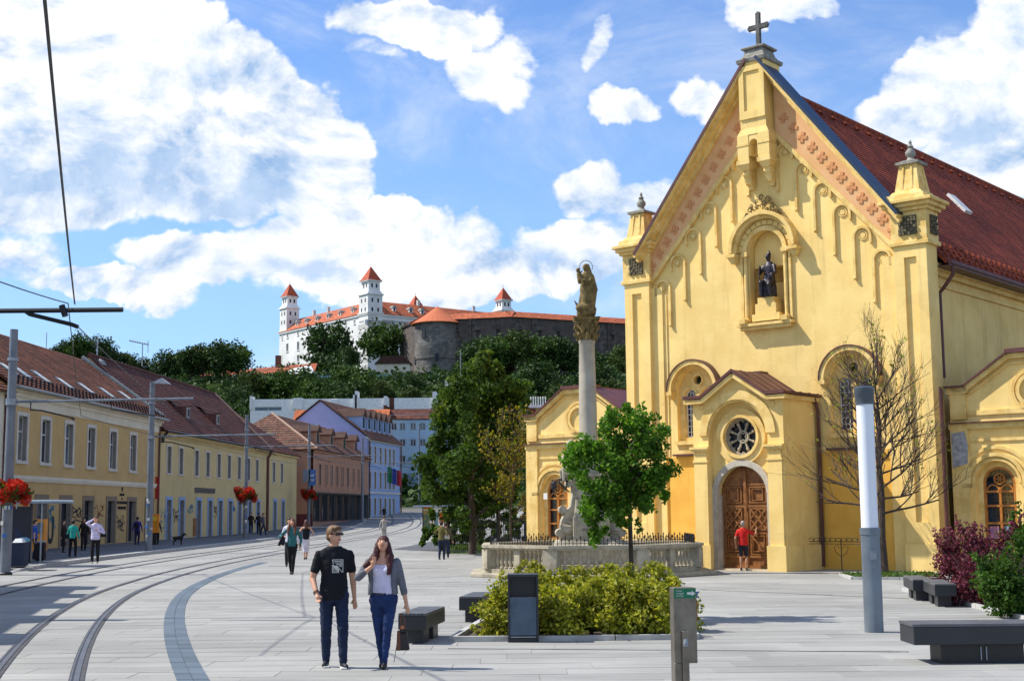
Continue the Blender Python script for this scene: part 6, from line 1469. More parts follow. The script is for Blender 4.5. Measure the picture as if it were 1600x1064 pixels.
for q in (-1, 1):
    for yy_ in (-.70, .70):
        b.tube([(q * .80, yy_, 1.55), (q * .80, yy_ * 1.03, 1.56)], .17, 14); b.arc(q * .80, 1.55, .17, .22, min(yy_, yy_ * 1.08), max(yy_, yy_ * 1.08), a0=0, a1=2 * PI, n=18)
    b.tube([(q * .92, -.7, 2.12), (q * .92, .7, 2.12)], .13, 12); b.tube([(q * 1.02, -.7, 1.35), (q * 1.02, .7, 1.35)], .14, 12); b.tube([(q * .70, -.68, 2.98), (q * .70, .68, 2.98)], .12, 12)
b.build('scroll', sandst, mon, smooth=True)
b = MB(); b.box(-.46, .46, -1.03, -1.0, 1.25, 1.85); b.box(-.42, .42, -.73, -.70, 2.3, 2.9)
for x0 in (-.46, .40): b.box(x0, x0 + .06, -1.06, -1.0, 1.22, 1.88)
b.build('inscription_panel', sandst, mon)
inscr = mat('carved_letters', (.09, .08, .07), bump=0)
for (s_, sz, z, y) in (('INSIGNVM', .13, 1.46, -1.035),):
    text(s_, sz, mon, inscr, (0, y, z), (PI / 2, 0, 0), 'inscription')
for z, w in ((2.72, 3), (2.55, 5), (1.72, 7)): glyphs(mon, 0, z, w * .09, .09, inscr, int(w), y=-.74 if z > 2 else -1.036, name='inscription')
b = MB(); b.box(-.78, .78, -.78, .78, 3.1, 3.2); b.box(-.86, .86, -.86, .86, 3.2, 3.3); b.box(-.7, .7, -.7, .7, 3.3, 3.42); b.box(-.52, .52, -.52, .52, 3.42, 4.0); b.frust(0, 0, 4.0, 4.12, .56, .56, .45, .45); b.build('plinth', sandst, mon, bevel=.01)
b = MB(); b.lathe([(.40, 4.12), (.40, 4.2), (.36, 4.24), (.38, 4.32), (.33, 4.38), (.305, 4.5), (.305, 5.3), (.285, 6.6), (.262, 7.72), (.29, 7.76), (.29, 7.82)], 0, 0, 28); b.build('shaft', mat('pale_shaft_stone', (.41, .37, .29), (.32, .285, .22), scale=2, bump=.15, streak=.35, dirt=(.22, .21, .19)), mon, smooth=True)
b = MB(); b.lathe([(.27, 7.82), (.28, 8.0), (.30, 8.2), (.36, 8.42), (.40, 8.5)], 0, 0, 20, wob=lambda t, z: .06 * math.sin(8 * t))
for ring, (z, r_, n) in enumerate(((7.95, .30, 8), (8.2, .33, 8))):
    for k in range(n):
        a = 2 * PI * (k + ring * .5) / n; b.tube([(r_ * math.cos(a), r_ * math.sin(a), z - .12), ((r_ + .04) * math.cos(a), (r_ + .04) * math.sin(a), z + .04), ((r_ + .12) * math.cos(a), (r_ + .12) * math.sin(a), z + .10), ((r_ + .13) * math.cos(a), (r_ + .13) * math.sin(a), z + .03)], [.05, .06, .05, .03], 6)
for k in range(4): a = PI / 4 + k * PI / 2; b.ball((.42 * math.cos(a), .42 * math.sin(a), 8.44), .10, 8)
b.frust(0, 0, 8.50, 8.60, .42, .42, .46, .46); b.build('capital', goldst, mon, smooth=True)

# ---------------------------------------------------- body building by blended volumes
def blob(prims, voxel, mats, name, parent=None, smooth_it=4, loc=None, wr=None):
    """prims: ('c',p0,r0,p1,r1[,fy]) tapered capsule | ('e',c,(rx,ry,rz)[,rotz]) ellipsoid | ('l',[(z,cx,cy,rx,ry)...]) loft. One continuous surface."""
    b = MB()
    for p in prims:
        if p[0] == 'e':
            c = p[1]; s = p[2]; n = 10; prof = [(max(math.sin(PI * i / n), 1e-3), -math.cos(PI * i / n)) for i in range(n + 1)]; q = MB(); q.lathe(prof, 0, 0, 14)
            rot = Matrix.Rotation(p[3][1], 4, p[3][0]) if len(p) > 3 else Matrix.Identity(4)
            b.add([Vector(c) + rot @ Vector((v[0] * s[0], v[1] * s[1], v[2] * s[2])) for v in q.v], q.f)
        elif p[0] == 'c':
            _, p0, ra_, p1, rb_ = p[:5]; p0, p1 = Vector(p0), Vector(p1); fy = p[5] if len(p) > 5 else 1
            d = (p1 - p0); Ld = d.length; d = d.normalized() if Ld > 1e-6 else Vector((0, 0, 1)); X_ = Vector((1, 0, 0)) if abs(d.x) < .9 else Vector((0, 0, 1))
            yv = d.cross(X_).normalized(); xv = yv.cross(d).normalized(); n = 12; prof = []
            for i in range(5): a = PI / 2 * i / 4; prof.append((max(ra_ * math.sin(a), 1e-4), -ra_ * math.cos(a)))
            for i in range(1, 5): a = PI / 2 * i / 4; prof.append((max(rb_ * math.cos(a), 1e-4), Ld + rb_ * math.sin(a)))
            q = MB(); q.lathe(prof, 0, 0, n); b.add([p0 + xv * v[0] + yv * v[1] * fy + d * v[2] for v in q.v], q.f)
        else:
            n = 16; base = []; q = MB()
            for (z, cx, cy, rx, ry) in p[1]:
                base += [(cx + rx * math.cos(2*PI*j/n), cy + ry * math.sin(2*PI*j/n), z) for j in range(n)]
            k = len(p[1]); fs = [(i*n + j, i*n + (j+1) % n, (i+1)*n + (j+1) % n, (i+1)*n + j) for i in range(k-1) for j in range(n)]; fs += [tuple(reversed(range(n))), tuple((k-1)*n + j for j in range(n))]
            if p[1][0][0] > p[1][-1][0]: fs = [tuple(reversed(f)) for f in fs]
            b.add(base, fs)
    me = b.mesh('tmp', mats[0]); o = bpy.data.objects.new('tmp', me); COL.objects.link(o)
    rm = o.modifiers.new('r', 'REMESH'); rm.mode = 'VOXEL'; rm.voxel_size = voxel; rm.adaptivity = 0
    s_ = o.modifiers.new('s', 'SMOOTH'); s_.factor = .5; s_.iterations = smooth_it
    dg = bpy.context.evaluated_depsgraph_get(); out = bpy.data.meshes.new_from_object(o.evaluated_get(dg)); bpy.data.objects.remove(o); bpy.data.meshes.remove(me)
    if wr:
        amp, fx, fz = wr; nv = len(out.vertices); co = np.empty(nv * 3); out.vertices.foreach_get('co', co); co = co.reshape(-1, 3); no = np.empty(nv * 3); out.vertices.foreach_get('normal', no); no = no.reshape(-1, 3)
        for i in range(nv):
            c = co[i]; v = mnoise.noise(Vector((c[0] * fx, c[1] * fx, c[2] * fz))) + .5 * mnoise.noise(Vector((c[0] * fx * 2 + c[2] * 6, c[1] * fx * 2, c[2] * fz * 2))); co[i] += no[i] * amp * v
        out.vertices.foreach_set('co', co.reshape(-1)); out.update()
    out.name = name; out.polygons.foreach_set('use_smooth', [True] * len(out.polygons)); out.materials.clear()
    for mm in mats: out.materials.append(mm)
    return mesh_obj(name, out, parent, loc)
def ik(a, c, l1, l2, hint):
    a, c = Vector(a), Vector(c); d = c - a; L_ = min(d.length, (l1 + l2) * .999); dn_ = d.normalized(); x = (l1*l1 - l2*l2 + L_*L_) / (2 * L_); h = math.sqrt(max(l1*l1 - x*x, 0)); hv = Vector(hint); hv = (hv - dn_ * hv.dot(dn_)).normalized()
    return a + dn_ * x + hv * h, a + dn_ * L_
# statue of the mother and child, statue in the niche, cherubs
def draped(prims, H, rng, n=9, r=.05):
    for k in range(n):
        a = rng.uniform(PI * .9, PI * 2.1); x, y = r * 5.2 * math.cos(a), r * 4.4 * math.sin(a); prims.append(('c', (x * .8, y * .8, H * .62), r * .35, (x * 1.15 + rng.uniform(-.05, .05), y * 1.15, H * .06), r * .55))
sm_ = MB(); rg = random.Random(4); Z0 = 8.60
P = [('e', (0, 0, .18), (.34, .30, .22)), ('e', (-.12, -.12, .34), (.26, .22, .16)), ('e', (.14, .05, .30), (.22, .22, .18)), ('c', (-.30, -.1, .42), .05, (-.42, -.12, .62), .015),
     ('l', [(.40, 0, 0, .24, .21), (.7, .0, 0, .22, .19), (1.0, .02, 0, .23, .19), (1.2, .0, 0, .18, .15), (1.42, .02, 0, .21, .15), (1.56, .03, 0, .15, .12), (1.62, .02, 0, .07, .07)]),
     ('c', (.03, 0, 1.55), .07, (.0, -.02, 1.68), .06), ('e', (-.01, -.03, 1.76), (.095, .11, .13)), ('c', (.05, .04, 1.80), .10, (.16, .05, 1.45), .11), ('c', (.2, .03, 1.45), .10, (.30, .05, 1.0), .12), ('c', (.28, .05, 1.0), .12, (.20, .05, .5), .14),
     ('c', (-.14, -.04, 1.46), .08, (-.22, -.18, 1.22), .07), ('c', (-.22, -.18, 1.22), .065, (-.05, -.26, 1.30), .045), ('c', (.2, -.04, 1.44), .08, (.1, -.2, 1.16), .06),
     ('c', (-.2, -.18, 1.28), .10, (-.24, -.16, 1.50), .085), ('e', (-.27, -.17, 1.64), (.075, .08, .085)), ('c', (-.22, -.22, 1.48), .035, (-.12, -.22, 1.62), .025), ('c', (-.16, -.24, 1.28), .05, (-.10, -.3, 1.10), .03)]
for k in range(9): a = PI + PI * (k + .5) / 9; x, y = .19 * math.cos(a), .17 * math.sin(a); P.append(('c', (x * .75, y * .75, 1.15), .02, (x * 1.15 + rg.uniform(-.05, .05), y * 1.15, .45), .045))
blob(P, .022, [goldst], 'mother_and_child_statue', mon, 3, (0, 0, Z0))
b = MB()
for k in range(16): a = -.35 + k * (PI + .7) / 15; b.ball((.02 + .22 * math.cos(a), .0, Z0 + 1.78 + .22 * math.sin(a)), .018, 5)
for k in range(15): a = -.35 + k * (PI + .7) / 15; a2 = a + (PI + .7) / 15; b.beam((.02 + .22 * math.cos(a), 0, Z0 + 1.78 + .22 * math.sin(a)), (.02 + .22 * math.cos(a2), 0, Z0 + 1.78 + .22 * math.sin(a2)), .008, .008)
b.build('halo', iron, mon)
def cherub(x, y, z, s, hd):
    P = [('l', [(.0, 0, 0, .16, .16), (.3, 0, 0, .14, .13), (.55, 0, 0, .15, .12), (.72, 0, 0, .06, .06)]), ('e', (0, -.02, .86), (.10, .105, .12)), ('c', (-.13, 0, .62), .05, (-.2, -.15, .42), .04), ('c', (-.2, -.15, .42), .04, (-.02, -.22, .5), .035), ('c', (.13, 0, .62), .05, (.24, -.08, .45), .04), ('c', (.24, -.08, .45), .04, (.2, -.2, .3), .03), ('c', (-.08, -.02, .1), .09, (-.12, -.28, .12), .07), ('c', (-.12, -.28, .12), .06, (-.12, -.3, -.2), .045), ('c', (.08, -.02, .1), .09, (.12, -.28, .12), .07), ('c', (.12, -.28, .12), .06, (.1, -.3, -.22), .045), ('e', (.16, .1, .55), (.06, .03, .18)), ('e', (-.16, .1, .55), (.06, .03, .18))]
    P = [tuple(p) for p in P]; o = blob(P, .02, [sandst], 'cherub_statue', mon, 3, (x, y, z)); o.scale = (s,) * 3; o.rotation_euler = (0, 0, hd)
cherub(-.62, -.62, 3.32, 1.15, -.4); cherub(.62, -.62, 3.32, 1.15, .4); cherub(-.62, .62, 3.32, 1.15, -2.6); cherub(.62, .62, 3.32, 1.15, 2.6)
b = MB()
for q in (-1, 1):
    pts = [(q * (.9 + .12 * math.cos(t)) , -.8, 2.98 + .22 * math.sin(t) - .0) for t in [k * .5 for k in range(10)]]; b.tube([(q * .7, -.7, 2.7)] + pts, .022, 6); b.tube([(q * .75, -.72, 3.05), (q * 1.05, -.85, 3.12), (q * 1.2, -.9, 3.02), (q * 1.28, -.92, 3.1)], .025, 6)
    b.lathe([(.05, 0), (.10, .06), (.09, .22), (.04, .28)], q * 1.22, -.9, 8, z0=2.78)
b.build('iron_lantern_bracket', iron, mon)
# niche statue
P = [('l', [(0, 0, 0, .26, .22), (.25, 0, 0, .27, .24), (.55, 0, -.02, .25, .24), (.85, 0, .02, .2, .17), (1.15, 0, .03, .24, .16), (1.32, 0, .03, .12, .1)]), ('c', (0, .02, 1.28), .07, (.0, -.02, 1.42), .065), ('e', (.0, -.03, 1.5), (.10, .115, .13)), ('c', (.02, .0, 1.6), .085, (.02, .0, 1.72), .03),
     ('c', (-.22, 0, 1.16), .08, (-.30, -.14, .9), .065), ('c', (-.30, -.14, .9), .06, (-.2, -.28, 1.1), .045), ('c', (.22, 0, 1.16), .08, (.32, -.12, .88), .065), ('c', (.32, -.12, .88), .06, (.22, -.28, .82), .045), ('c', (-.12, -.05, .55), .12, (-.15, -.36, .52), .10), ('c', (-.15, -.36, .52), .09, (-.16, -.34, .06), .07), ('c', (.14, -.05, .52), .12, (.17, -.34, .42), .10), ('c', (.17, -.34, .42), .09, (.2, -.30, .05), .07), ('c', (-.2, -.33, 1.16), .02, (-.22, -.36, .05), .018), ('e', (.27, -.3, .75), (.07, .05, .11))]
for k in range(10): a = PI + PI * (k + .5) / 10; P.append(('c', (.2 * math.cos(a), .18 * math.sin(a), .8), .02, (.30 * math.cos(a), .27 * math.sin(a), .04), .04))
ns_ = blob(P, .02, [bronze], 'niche_statue', None, 3); wl = church.matrix_basis @ Vector((6.24, .10, 9.72)); ns_.location = wl; ns_.rotation_euler = (0, 0, CA); tag(ns_, 'dark bronze seated saint statue holding a staff in the arched church niche', 'statue')
# ================================================================== STREET FURNITURE
polem = mat('pole_grey_paint', (.17, .19, .22), (.12, .14, .17), rough=.5, bump=.05, streak=.2, dirt=(.1, .1, .1))
flr = leafmat('red_petals', [(.40, .012, .008), (.50, .025, .012), (.30, .008, .012), (.55, .07, .02)], .3); flg = leafmat('basket_leaves', [(.03, .07, .012), (.06, .11, .02)], .3)
fb_pts = clump_points([(math.cos(a) * .42, math.sin(a) * .42, -.16 + .16 * (k % 3), .27) for k, a in enumerate([i * .7 for i in range(9)])], 4200, 4, .5); fb_me = leaf_mesh('red_flowers', fb_pts, 4, .07, flr, 1.2)
fg_me = leaf_mesh('green_leaves', clump_points([(math.cos(a) * .36, math.sin(a) * .36, -.05, .30) for a in [i * .7 for i in range(9)]], 700, 5, .5), 5, .08, flg, 1.5)
def flower_basket(x, y, z, s, label):
    t = thing('flower_basket', label, 'flower basket', (x, y, z), 0, 'red flower baskets on the tram poles'); t.scale = (s, s, s * 1.1)
    mesh_obj('red_flowers', fb_me, t); mesh_obj('green_leaves', fg_me, t); b = MB(); b.lathe([(.28, -.22), (.52, .0), (.5, .02), (.26, -.2)], 0, 0, 14); b.build('bowl', iron, t)
def tram_pole(px, py, top, r_, label, arm=None, armpy=None, lamp=None, bands=True, dz=.0):
    p = G(px, py, dz); Y = p.y; H_ = at(px, top, Y).z - p.z
    t = thing('tram_pole', label, 'tram pole', p, 0, 'grey poles carrying the tram wires')
    b = MB(); b.lathe([(r_ * 1.15, 0), (r_ * 1.1, H_ * .3), (r_ * .95, H_ * .7), (r_ * .85, H_)], 0, 0, 14); b.build('pole', polem, t, smooth=True)
    b = MB(); b.lathe([(r_ * 1.5, 0), (r_ * 1.5, .06), (r_ * 1.2, .10)], 0, 0, 14); b.build('base_plate', iron, t)
    if arm:
        az_ = at(px, armpy, Y).z - p.z; ln = at(arm, armpy, Y).x - p.x
        b = MB(); b.tube([(0, 0, az_), (ln, 0, az_ + .06)], .045, 8); b.build('bracket_arm', polem, t)
        b = MB(); b.lathe([(r_ * 1.25, az_ - .12), (r_ * 1.25, az_ + .12)], 0, 0, 12); b.lathe([(r_ * 1.2, H_ * .87), (r_ * 1.2, H_ * .87 + .1)], 0, 0, 12); b.build('clamp', steel, t)
        b = MB(); b.tube([(.7, 0, az_), (.7, 0, az_ - .3), (1.1, 0, az_ - .32), (2.2, 0, az_ - .6)], .03, 6); b.tube([(ln * .55, 0, az_), (ln * .55, 0, az_ - .3), (ln * .55 + 1.6, 0, az_ - .55)], .028, 6); b.tube([(2.2, 0, az_ - .6), (2.3, 0, az_ - .66)], .05, 6); b.build('registration_arm', iron, t)
    if lamp:
        b = MB(); b.add([(0, -.14, H_ - .05), (0, .14, H_ - .05), (lamp, -.2, H_ - .12), (lamp, .2, H_ - .12), (lamp * .55, -.2, H_ + .20), (lamp * .55, .2, H_ + .20), (0, 0, H_ + .02)], [(0, 1, 3, 2), (0, 2, 4), (1, 5, 3), (2, 3, 5, 4), (0, 4, 5, 1)]); b.tube([(0, 0, H_ - .1), (lamp * .4, 0, H_)], .05, 6); b.build('lamp_head', mat('lamp_head_grey', (.45, .48, .52), rough=.4, bump=0), t)
    return t, p
tp1, p1 = tram_pole(8, 898, 515, .165, 'nearest tall grey tram pole at the left edge with a long bracket arm', 302, 628)
tp2, p2 = tram_pole(232, 865, 597, .16, 'grey tram pole with lamp head before the joint of the two yellow houses', 430, 682, .95)
tp3, p3 = tram_pole(383, 843, 648, .15, 'grey tram pole with flower basket before the blue door surrounds', 520, 698)
tp4, p4 = tram_pole(482, 827, 664, .15, 'grey tram pole with lamp head before the salmon house', 602, 713, .95)
tp5, p5 = tram_pole(566, 818, 684, .15, 'grey tram pole with lamp head before the dark shopfronts', 665, 724, .9)
tp6, p6 = tram_pole(655, 806, 662, .13, 'farthest thin grey pole before the light blue apartment block')
# pole out of frame whose arm enters at the upper left
t = thing('tram_pole', 'tram pole beyond the left edge whose long dark arm enters at the upper left', 'tram pole', (-14.6, 27.0, gz(27)), 0, 'grey poles carrying the tram wires')
b = MB(); b.lathe([(.22, 0), (.17, 8.6)], 0, 0, 14); b.build('pole', polem, t)
av = at(192, 484, 27.0); zz = av.z - gz(27)
b = MB(); b.tube([(0, 0, zz), (av.x + 14.6, 0, zz)], .05, 8); b.build('bracket_arm', iron, t)
h0 = at(38, 487, 27.0); h1 = at(46, 491, 27); h2 = at(112, 507, 27.0); h3 = at(122, 511, 27)
L0_ = Vector((-14.6, 27.0, gz(27))); b = MB(); b.tube([Vector((h0.x, 27, av.z)) - L0_, h1 - L0_, h2 - L0_, h3 - L0_], .045, 6); b.tube([Vector((at(112, 0, 27).x, 27, av.z + .1)) - L0_, Vector((at(118, 0, 27).x, 27, av.z - .12)) - L0_], .07, 6); b.build('registration_arm', iron, t)
# contact wires above both tracks
def wire(name, label, pts, r_=.014, cat='overhead wire'):
    b = MB(); q = []
    for i in range(len(pts) - 1):
        a, c = Vector(pts[i]), Vector(pts[i+1]); n = 6
        for k in range(n): f = k / n; w = a.lerp(c, f); w.z -= .10 * 4 * f * (1 - f) * (c - a).length / 25; q.append(w)
    q.append(Vector(pts[-1])); b.tube(q, r_, 5); tag(b.build(name, iron, None), label, cat)
wa = at(117, 475, 26.8)
def trackpt(off, Y, z): c = offcurve(off); return (float(np.interp(Y, [p[1] for p in c], [p[0] for p in c])), Y, z)
wire('contact_wire', 'thick dark tram wire running up to the top of the photo at upper left', [at(48, -240, 6.5), at(70, 0, 9.8), wa], .016)
wire('contact_wire', 'thin tram wire over the near track, beyond the upper left arm', [h3, trackpt(.5, 48.6, 5.5), trackpt(.5, 71.9, 5.45), trackpt(.5, 105, 5.5), trackpt(.5, 136, 5.7), trackpt(.5, 160, 6.2), trackpt(.5, 195, 7.2)], .012)
wire('contact_wire', 'thin tram wire over the far track, entering at the left edge', [at(-60, 418, 20), at(118, 474, 27) - Vector((.15, 0, 0)), trackpt(4.0, 48.6, 5.5), trackpt(4.0, 71.9, 5.45), trackpt(4.0, 105, 5.5), trackpt(4, 136, 5.7), trackpt(4, 160, 6.2), trackpt(4, 195, 7.2)], .012)
flower_basket(p1.x + .25, p1.y - .3, at(20, 768, p1.y).z, .95, 'large red flower basket at the left edge of the photo')
flower_basket(p3.x, p3.y, at(383, 772, p3.y).z, 1.25, 'red flower basket on the pole before the blue door surrounds')
flower_basket(p4.x, p4.y, at(482, 772, p4.y).z, 1.2, 'smaller red flower basket on the pole before the salmon house')
# small signs on poles
def sign(name, label, p, w, h, c, parent_y=-.18):
    t = thing(name, label, 'sign', p); b = MB(); b.box(-w/2, w/2, -.03, 0, -h/2, h/2); b.build('plate', c, t); return t
sblue = mat('sign_blue', (.05, .16, .42), rough=.4, bump=0); sred = mat('sign_red', (.35, .02, .02), rough=.4, bump=0)
t = sign('hanging_sign', 'small blue vertical sign on the salmon house pole', at(488, 746, p4.y - .3), .7, 1.7, sblue); glyphs(t, 0, .1, .4, .25, white, 3, y=-.05); glyphs(t, 0, -.4, .4, .25, white, 4, y=-.05)
sign('hanging_sign', 'small grey square sign on the salmon house pole', at(479, 743, p4.y - .3), .8, 1.3, mat('sign_grey', (.2, .24, .3), bump=0))
sign('hanging_sign', 'narrow dark red banner on the wall beside the second tram pole', at(239, 762, 98.8), .9, 1.6, sred)
# tram shelter
ps = at(30, 860, 56.0); zt_ = gz(56) + .16
t = thing('tram_shelter', 'dark tram stop shelter with a flat glass roof at the left edge', 'shelter', (ps.x, 56, zt_), 0)
x1 = at(96, 800, 56).x - ps.x
b = MB(); b.box(-2.6, x1, -.9, 1.6, 2.42, 2.50); b.frust((x1 - 2.6) / 2, .35, 2.5, 2.56, (x1 + 2.6) / 2, 1.25, (x1 + 2.4) / 2, 1.2); b.build('shelter_roof', mat('shelter_roof_grey', (.22, .28, .32), rough=.3, bump=0), t)
b = MB(); b.box(-.35, .42, -.08, .08, .15, 2.3); b.box(-.42, -.35, -.1, .1, 0, 2.42); b.box(.42, .50, -.1, .1, 0, 2.42); b.build('advert_case', mat('dark_navy_panel', (.012, .018, .04), rough=.25, bump=0), t)
b = MB(); b.box(-.2, .1, -.09, -.08, .7, 1.5); b.build('advert', mat('brown_advert', (.06, .035, .02), (.02, .05, .12), scale=3, bump=0), t)
b = MB(); xx_ = at(74, 860, 56).x - ps.x; b.tube([(xx_, -.8, 0), (xx_, -.8, 2.42)], .035, 6); b.tube([(.38 * 0 + at(38, 800, 56).x - ps.x, -.9, 2.2), (at(38, 800, 56).x - ps.x, -.9, 2.6)], .03, 6); b.build('post', steel, t)
# bin and luggage at shelter
pb = G(25, 884, .16); t = thing('ticket_box', 'low dark blue box beside the nearest left pole', 'box', pb); b = MB(); b.frust(0, 0, 0, .9, .36, .3, .38, .32); b.build('body', mat('navy_box', (.02, .03, .06), bump=.05), t); b = MB(); b.frust(.1, 0, .9, 1.05, .2, .2, .12, .1); b.build('paper_pile', white, t)
pb = G(36, 880, .16); t = thing('litter_bin', 'small dark bin with a light blue top next to the shelter', 'litter bin', pb); b = MB(); b.lathe([(.2, 0), (.22, .9)], 0, 0, 12); b.build('body', iron, t); b = MB(); b.lathe([(.24, .88), (.24, .98), (.12, 1.05)], 0, 0, 12); b.build('lid', mat('light_blue_lid', (.2, .4, .55), bump=0), t)
pb = G(241, 851, .16); t = thing('ticket_machine', 'orange ticket machine half hidden behind the second tram pole', 'ticket machine', pb); orm = mat('orange_machine', (.75, .27, .015), rough=.4, bump=0); b = MB(); b.box(-.3, .3, -.2, .2, .75, 1.9); b.box(-.24, .24, -.24, -.2, 1.45, 1.8); b.build('cabinet', orm, t); b = MB(); b.box(-.12, .12, -.1, .1, 0, .75); b.build('post', iron, t); b = MB(); b.box(-.18, .18, -.25, -.24, 1.5, 1.75); b.build('display', mat('yellow_panel', (.8, .55, .05), bump=0), t)
pb = at(62, 845, 62.0); t = thing('ticket_machine', 'orange and grey ticket machine behind the man in the blue shirt', 'ticket machine', (pb.x, 62, gz(62) + .16)); b = MB(); b.box(-.28, .28, -.2, .2, .3, 1.75); b.build('cabinet', orm, t); b = MB(); b.box(-.2, .2, -.22, -.2, 1.1, 1.6); b.build('display', glassb, t); b = MB(); b.box(-.2, .2, -.15, .15, 0, .3); b.build('post', iron, t)

# paper stickers on the poles
for (pp3, n_, r3) in ((p1, 5, .18), (p2, 8, .172), (p3, 6, .162)):
    tt_ = [tp1, tp2, tp3][[p1, p2, p3].index(pp3)]; rq = random.Random(n_)
    for k in range(n_): b = MB(); a = rq.uniform(-2.4, -.7); z = rq.uniform(.9, 2.9); w_ = rq.uniform(.05, .11); b.box(-w_, w_, -.004, 0, -.07, .07); o = b.build('sticker', [white, sblue, mat('sticker_grey', (.4, .4, .38), bump=0)][k % 3], tt_); o.location = (r3 * 1.04 * math.cos(a), r3 * 1.04 * math.sin(a), z); o.rotation_euler = (0, 0, a + PI / 2)
# light column at right
pL = G(1366, 987); HL = at(1352, 604, pL.y).z - pL.z; z1 = at(1360, 824, pL.y).z - pL.z; z2 = at(1354, 631, pL.y).z - pL.z
t = thing('light_column', 'slim light column with a white glass tube on a grey steel foot', 'street lamp', pL)
b = MB(); b.lathe([(.150, 0), (.150, z1 - .12), (.162, z1 - .11), (.162, z1), (.12, z1)], 0, 0, 28); b.build('steel_foot', mat('column_grey', (.20, .24, .28), (.15, .18, .22), rough=.4, metal=.4, bump=.05, streak=.25, dirt=(.08, .09, .1)), t, smooth=True)
b = MB(); b.lathe([(.136, z1), (.136, z2)], 0, 0, 28); b.build('light_tube', mat('opal_glass', (.78, .82, .88), (.74, .78, .85), rough=.25, bump=0), t, smooth=True)
b = MB(); b.lathe([(.15, z2 - .01), (.15, z2 + .13), (.158, z2 + .14), (.158, HL - .02), (.13, HL)], 0, 0, 28); b.build('cap', mat('column_cap', (.08, .10, .12), rough=.35, bump=0), t, smooth=True)
b = MB(); b.box(-.045, .045, -.155, -.14, z1 - .50, z1 - .36); b.lathe([(.02, 0), (.02, .01)], 0, -.15, 8, z0=z1 - .62); b.build('access_plate', steel, t)
# benches
slatm = mat('dark_bench_slats', (.12, .125, .135), (.08, .085, .09), rough=.5, bump=.15, rnd=.2); benchm = mat('bench_dark_steel', (.028, .030, .036), rough=.45, bump=.05); endm = mat('weathered_bench_end', (.10, .10, .06), (.05, .055, .03), scale=6, bump=.2)
def bench(label, p, w, l, rz, h=.46, grp='dark slatted benches on the square', legs=((.35, .25),), slat_along=True, endmat=None):
    t = thing('bench', label, 'bench', p, rz, grp)   # long axis local y, front end at y=0
    b = MB(); b.box(-w/2, w/2, 0, l, h - .24, h - .035); b.build('seat_box', endmat or benchm, t, bevel=.006)
    n = max(5, int(w / .055)); s = MB()
    for k in range(n):
        x0 = -w/2 + k * w / n + .006; q = MB(); q.box(x0, x0 + w / n - .012, -.005, l + .005, h - .033, h); q.build('slat', slatm, t)
    b = MB(); b.box(-w/2 + .08, w/2 - .08, l * .12, l * .4, 0, h - .24); b.build('leg', benchm, t); b = MB(); b.box(-w/2 + .08, w/2 - .08, l * .62, l * .88, 0, h - .24); b.build('leg', benchm, t)
    return t
def bench_at(label, pxf, pyf, w, l, rz, **k):
    # front top-left corner pixel
    z = .46; d = ray(pxf, pyf); best = None
    for i in range(60): tt = (z - CAMH) / d.z; z = .46 + gz(d.y * tt)
    x, y = d.x * tt, d.y * tt; c = Vector((x + w/2 * math.cos(rz), y + w/2 * math.sin(rz), gz(y))); return bench(label, c, w, l, rz, **k)
bench_at('dark slatted bench partly hidden by the woman with the brown bag', 622, 958, .43, 1.5, -.14, endmat=None)
bench_at('dark slatted bench between the woman and the litter bin', 717, 932, .42, 1.5, -.14)
bench('dark slatted bench half hidden behind the left end of the hedge', Vector((-.15, 26.9, gz(27))), .5, 1.5, -.14)
bench_at('dark slatted bench nearest the purple shrubs', 1460, 912, .42, 1.8, -.17)
bench_at('dark slatted bench behind another by the grass patch', 1426, 905, .42, 1.8, -.17)
# big right bench: long axis across the view
zb_ = .50; d = ray(1427, 975); tt = (zb_ - CAMH) / d.z; x0, y0 = d.x * tt, d.y * tt
t = thing('bench', 'large black bench at the lower right with papers on the ground beside it', 'bench', (x0, y0, 0), .0, 'dark slatted benches on the square')
b = MB(); b.box(0, 2.3, 0, .62, .24, .462); b.build('seat_box', benchm, t, bevel=.006)
for k in range(11): b = MB(); b.box(-.01, 2.31, .004 + k * .0565, .004 + k * .0565 + .045, .466, .50); b.build('slat', slatm, t)
b = MB(); b.box(.36, 1.42, .08, .54, 0, .24); b.build('leg', iron, t)
for x in (.86, .93): b = MB(); b.box(x, x + .012, .06, .08, .04, .21); b.build('metal_strip', steel, t)
b = MB(); b.box(1.75, 2.1, .08, .54, 0, .24); b.build('leg', iron, t)
pp_ = G(1572, 1030); t = thing('paper_sheets', 'crumpled white and blue paper sheets beside the large bench', 'papers', pp_)
for k, (dx, dy, rz, c) in enumerate(((0, 0, .3, (.75, .78, .8)), (.12, .03, -.4, (.15, .35, .6)), (.26, -.02, .1, (.8, .8, .8)), (.34, .0, .5, (.6, .1, .1)))):
    b = MB(); vs = [(-.09, -.06, .01), (.0, -.06, .05), (.09, -.06, .015), (-.09, .07, .03), (0, .07, .02), (.09, .07, .05)]; b.add(vs, [(0, 1, 4, 3), (1, 2, 5, 4)]); o = b.build('sheet', mat('paper_%d' % k, c, bump=0), t, fix=False); o.location = (dx, dy, 0); o.rotation_euler = (0, 0, rz)
pr = at(1598, 966, 19.5); t = thing('red_cup', 'small red object at the right edge just above the bench', 'cup', (pr.x, 18.0, .50)); b = MB(); b.lathe([(.03, 0), (.04, .1)], 0, 0, 10); b.build('cup_body', mat('red_plastic', (.6, .02, .02), bump=0), t)
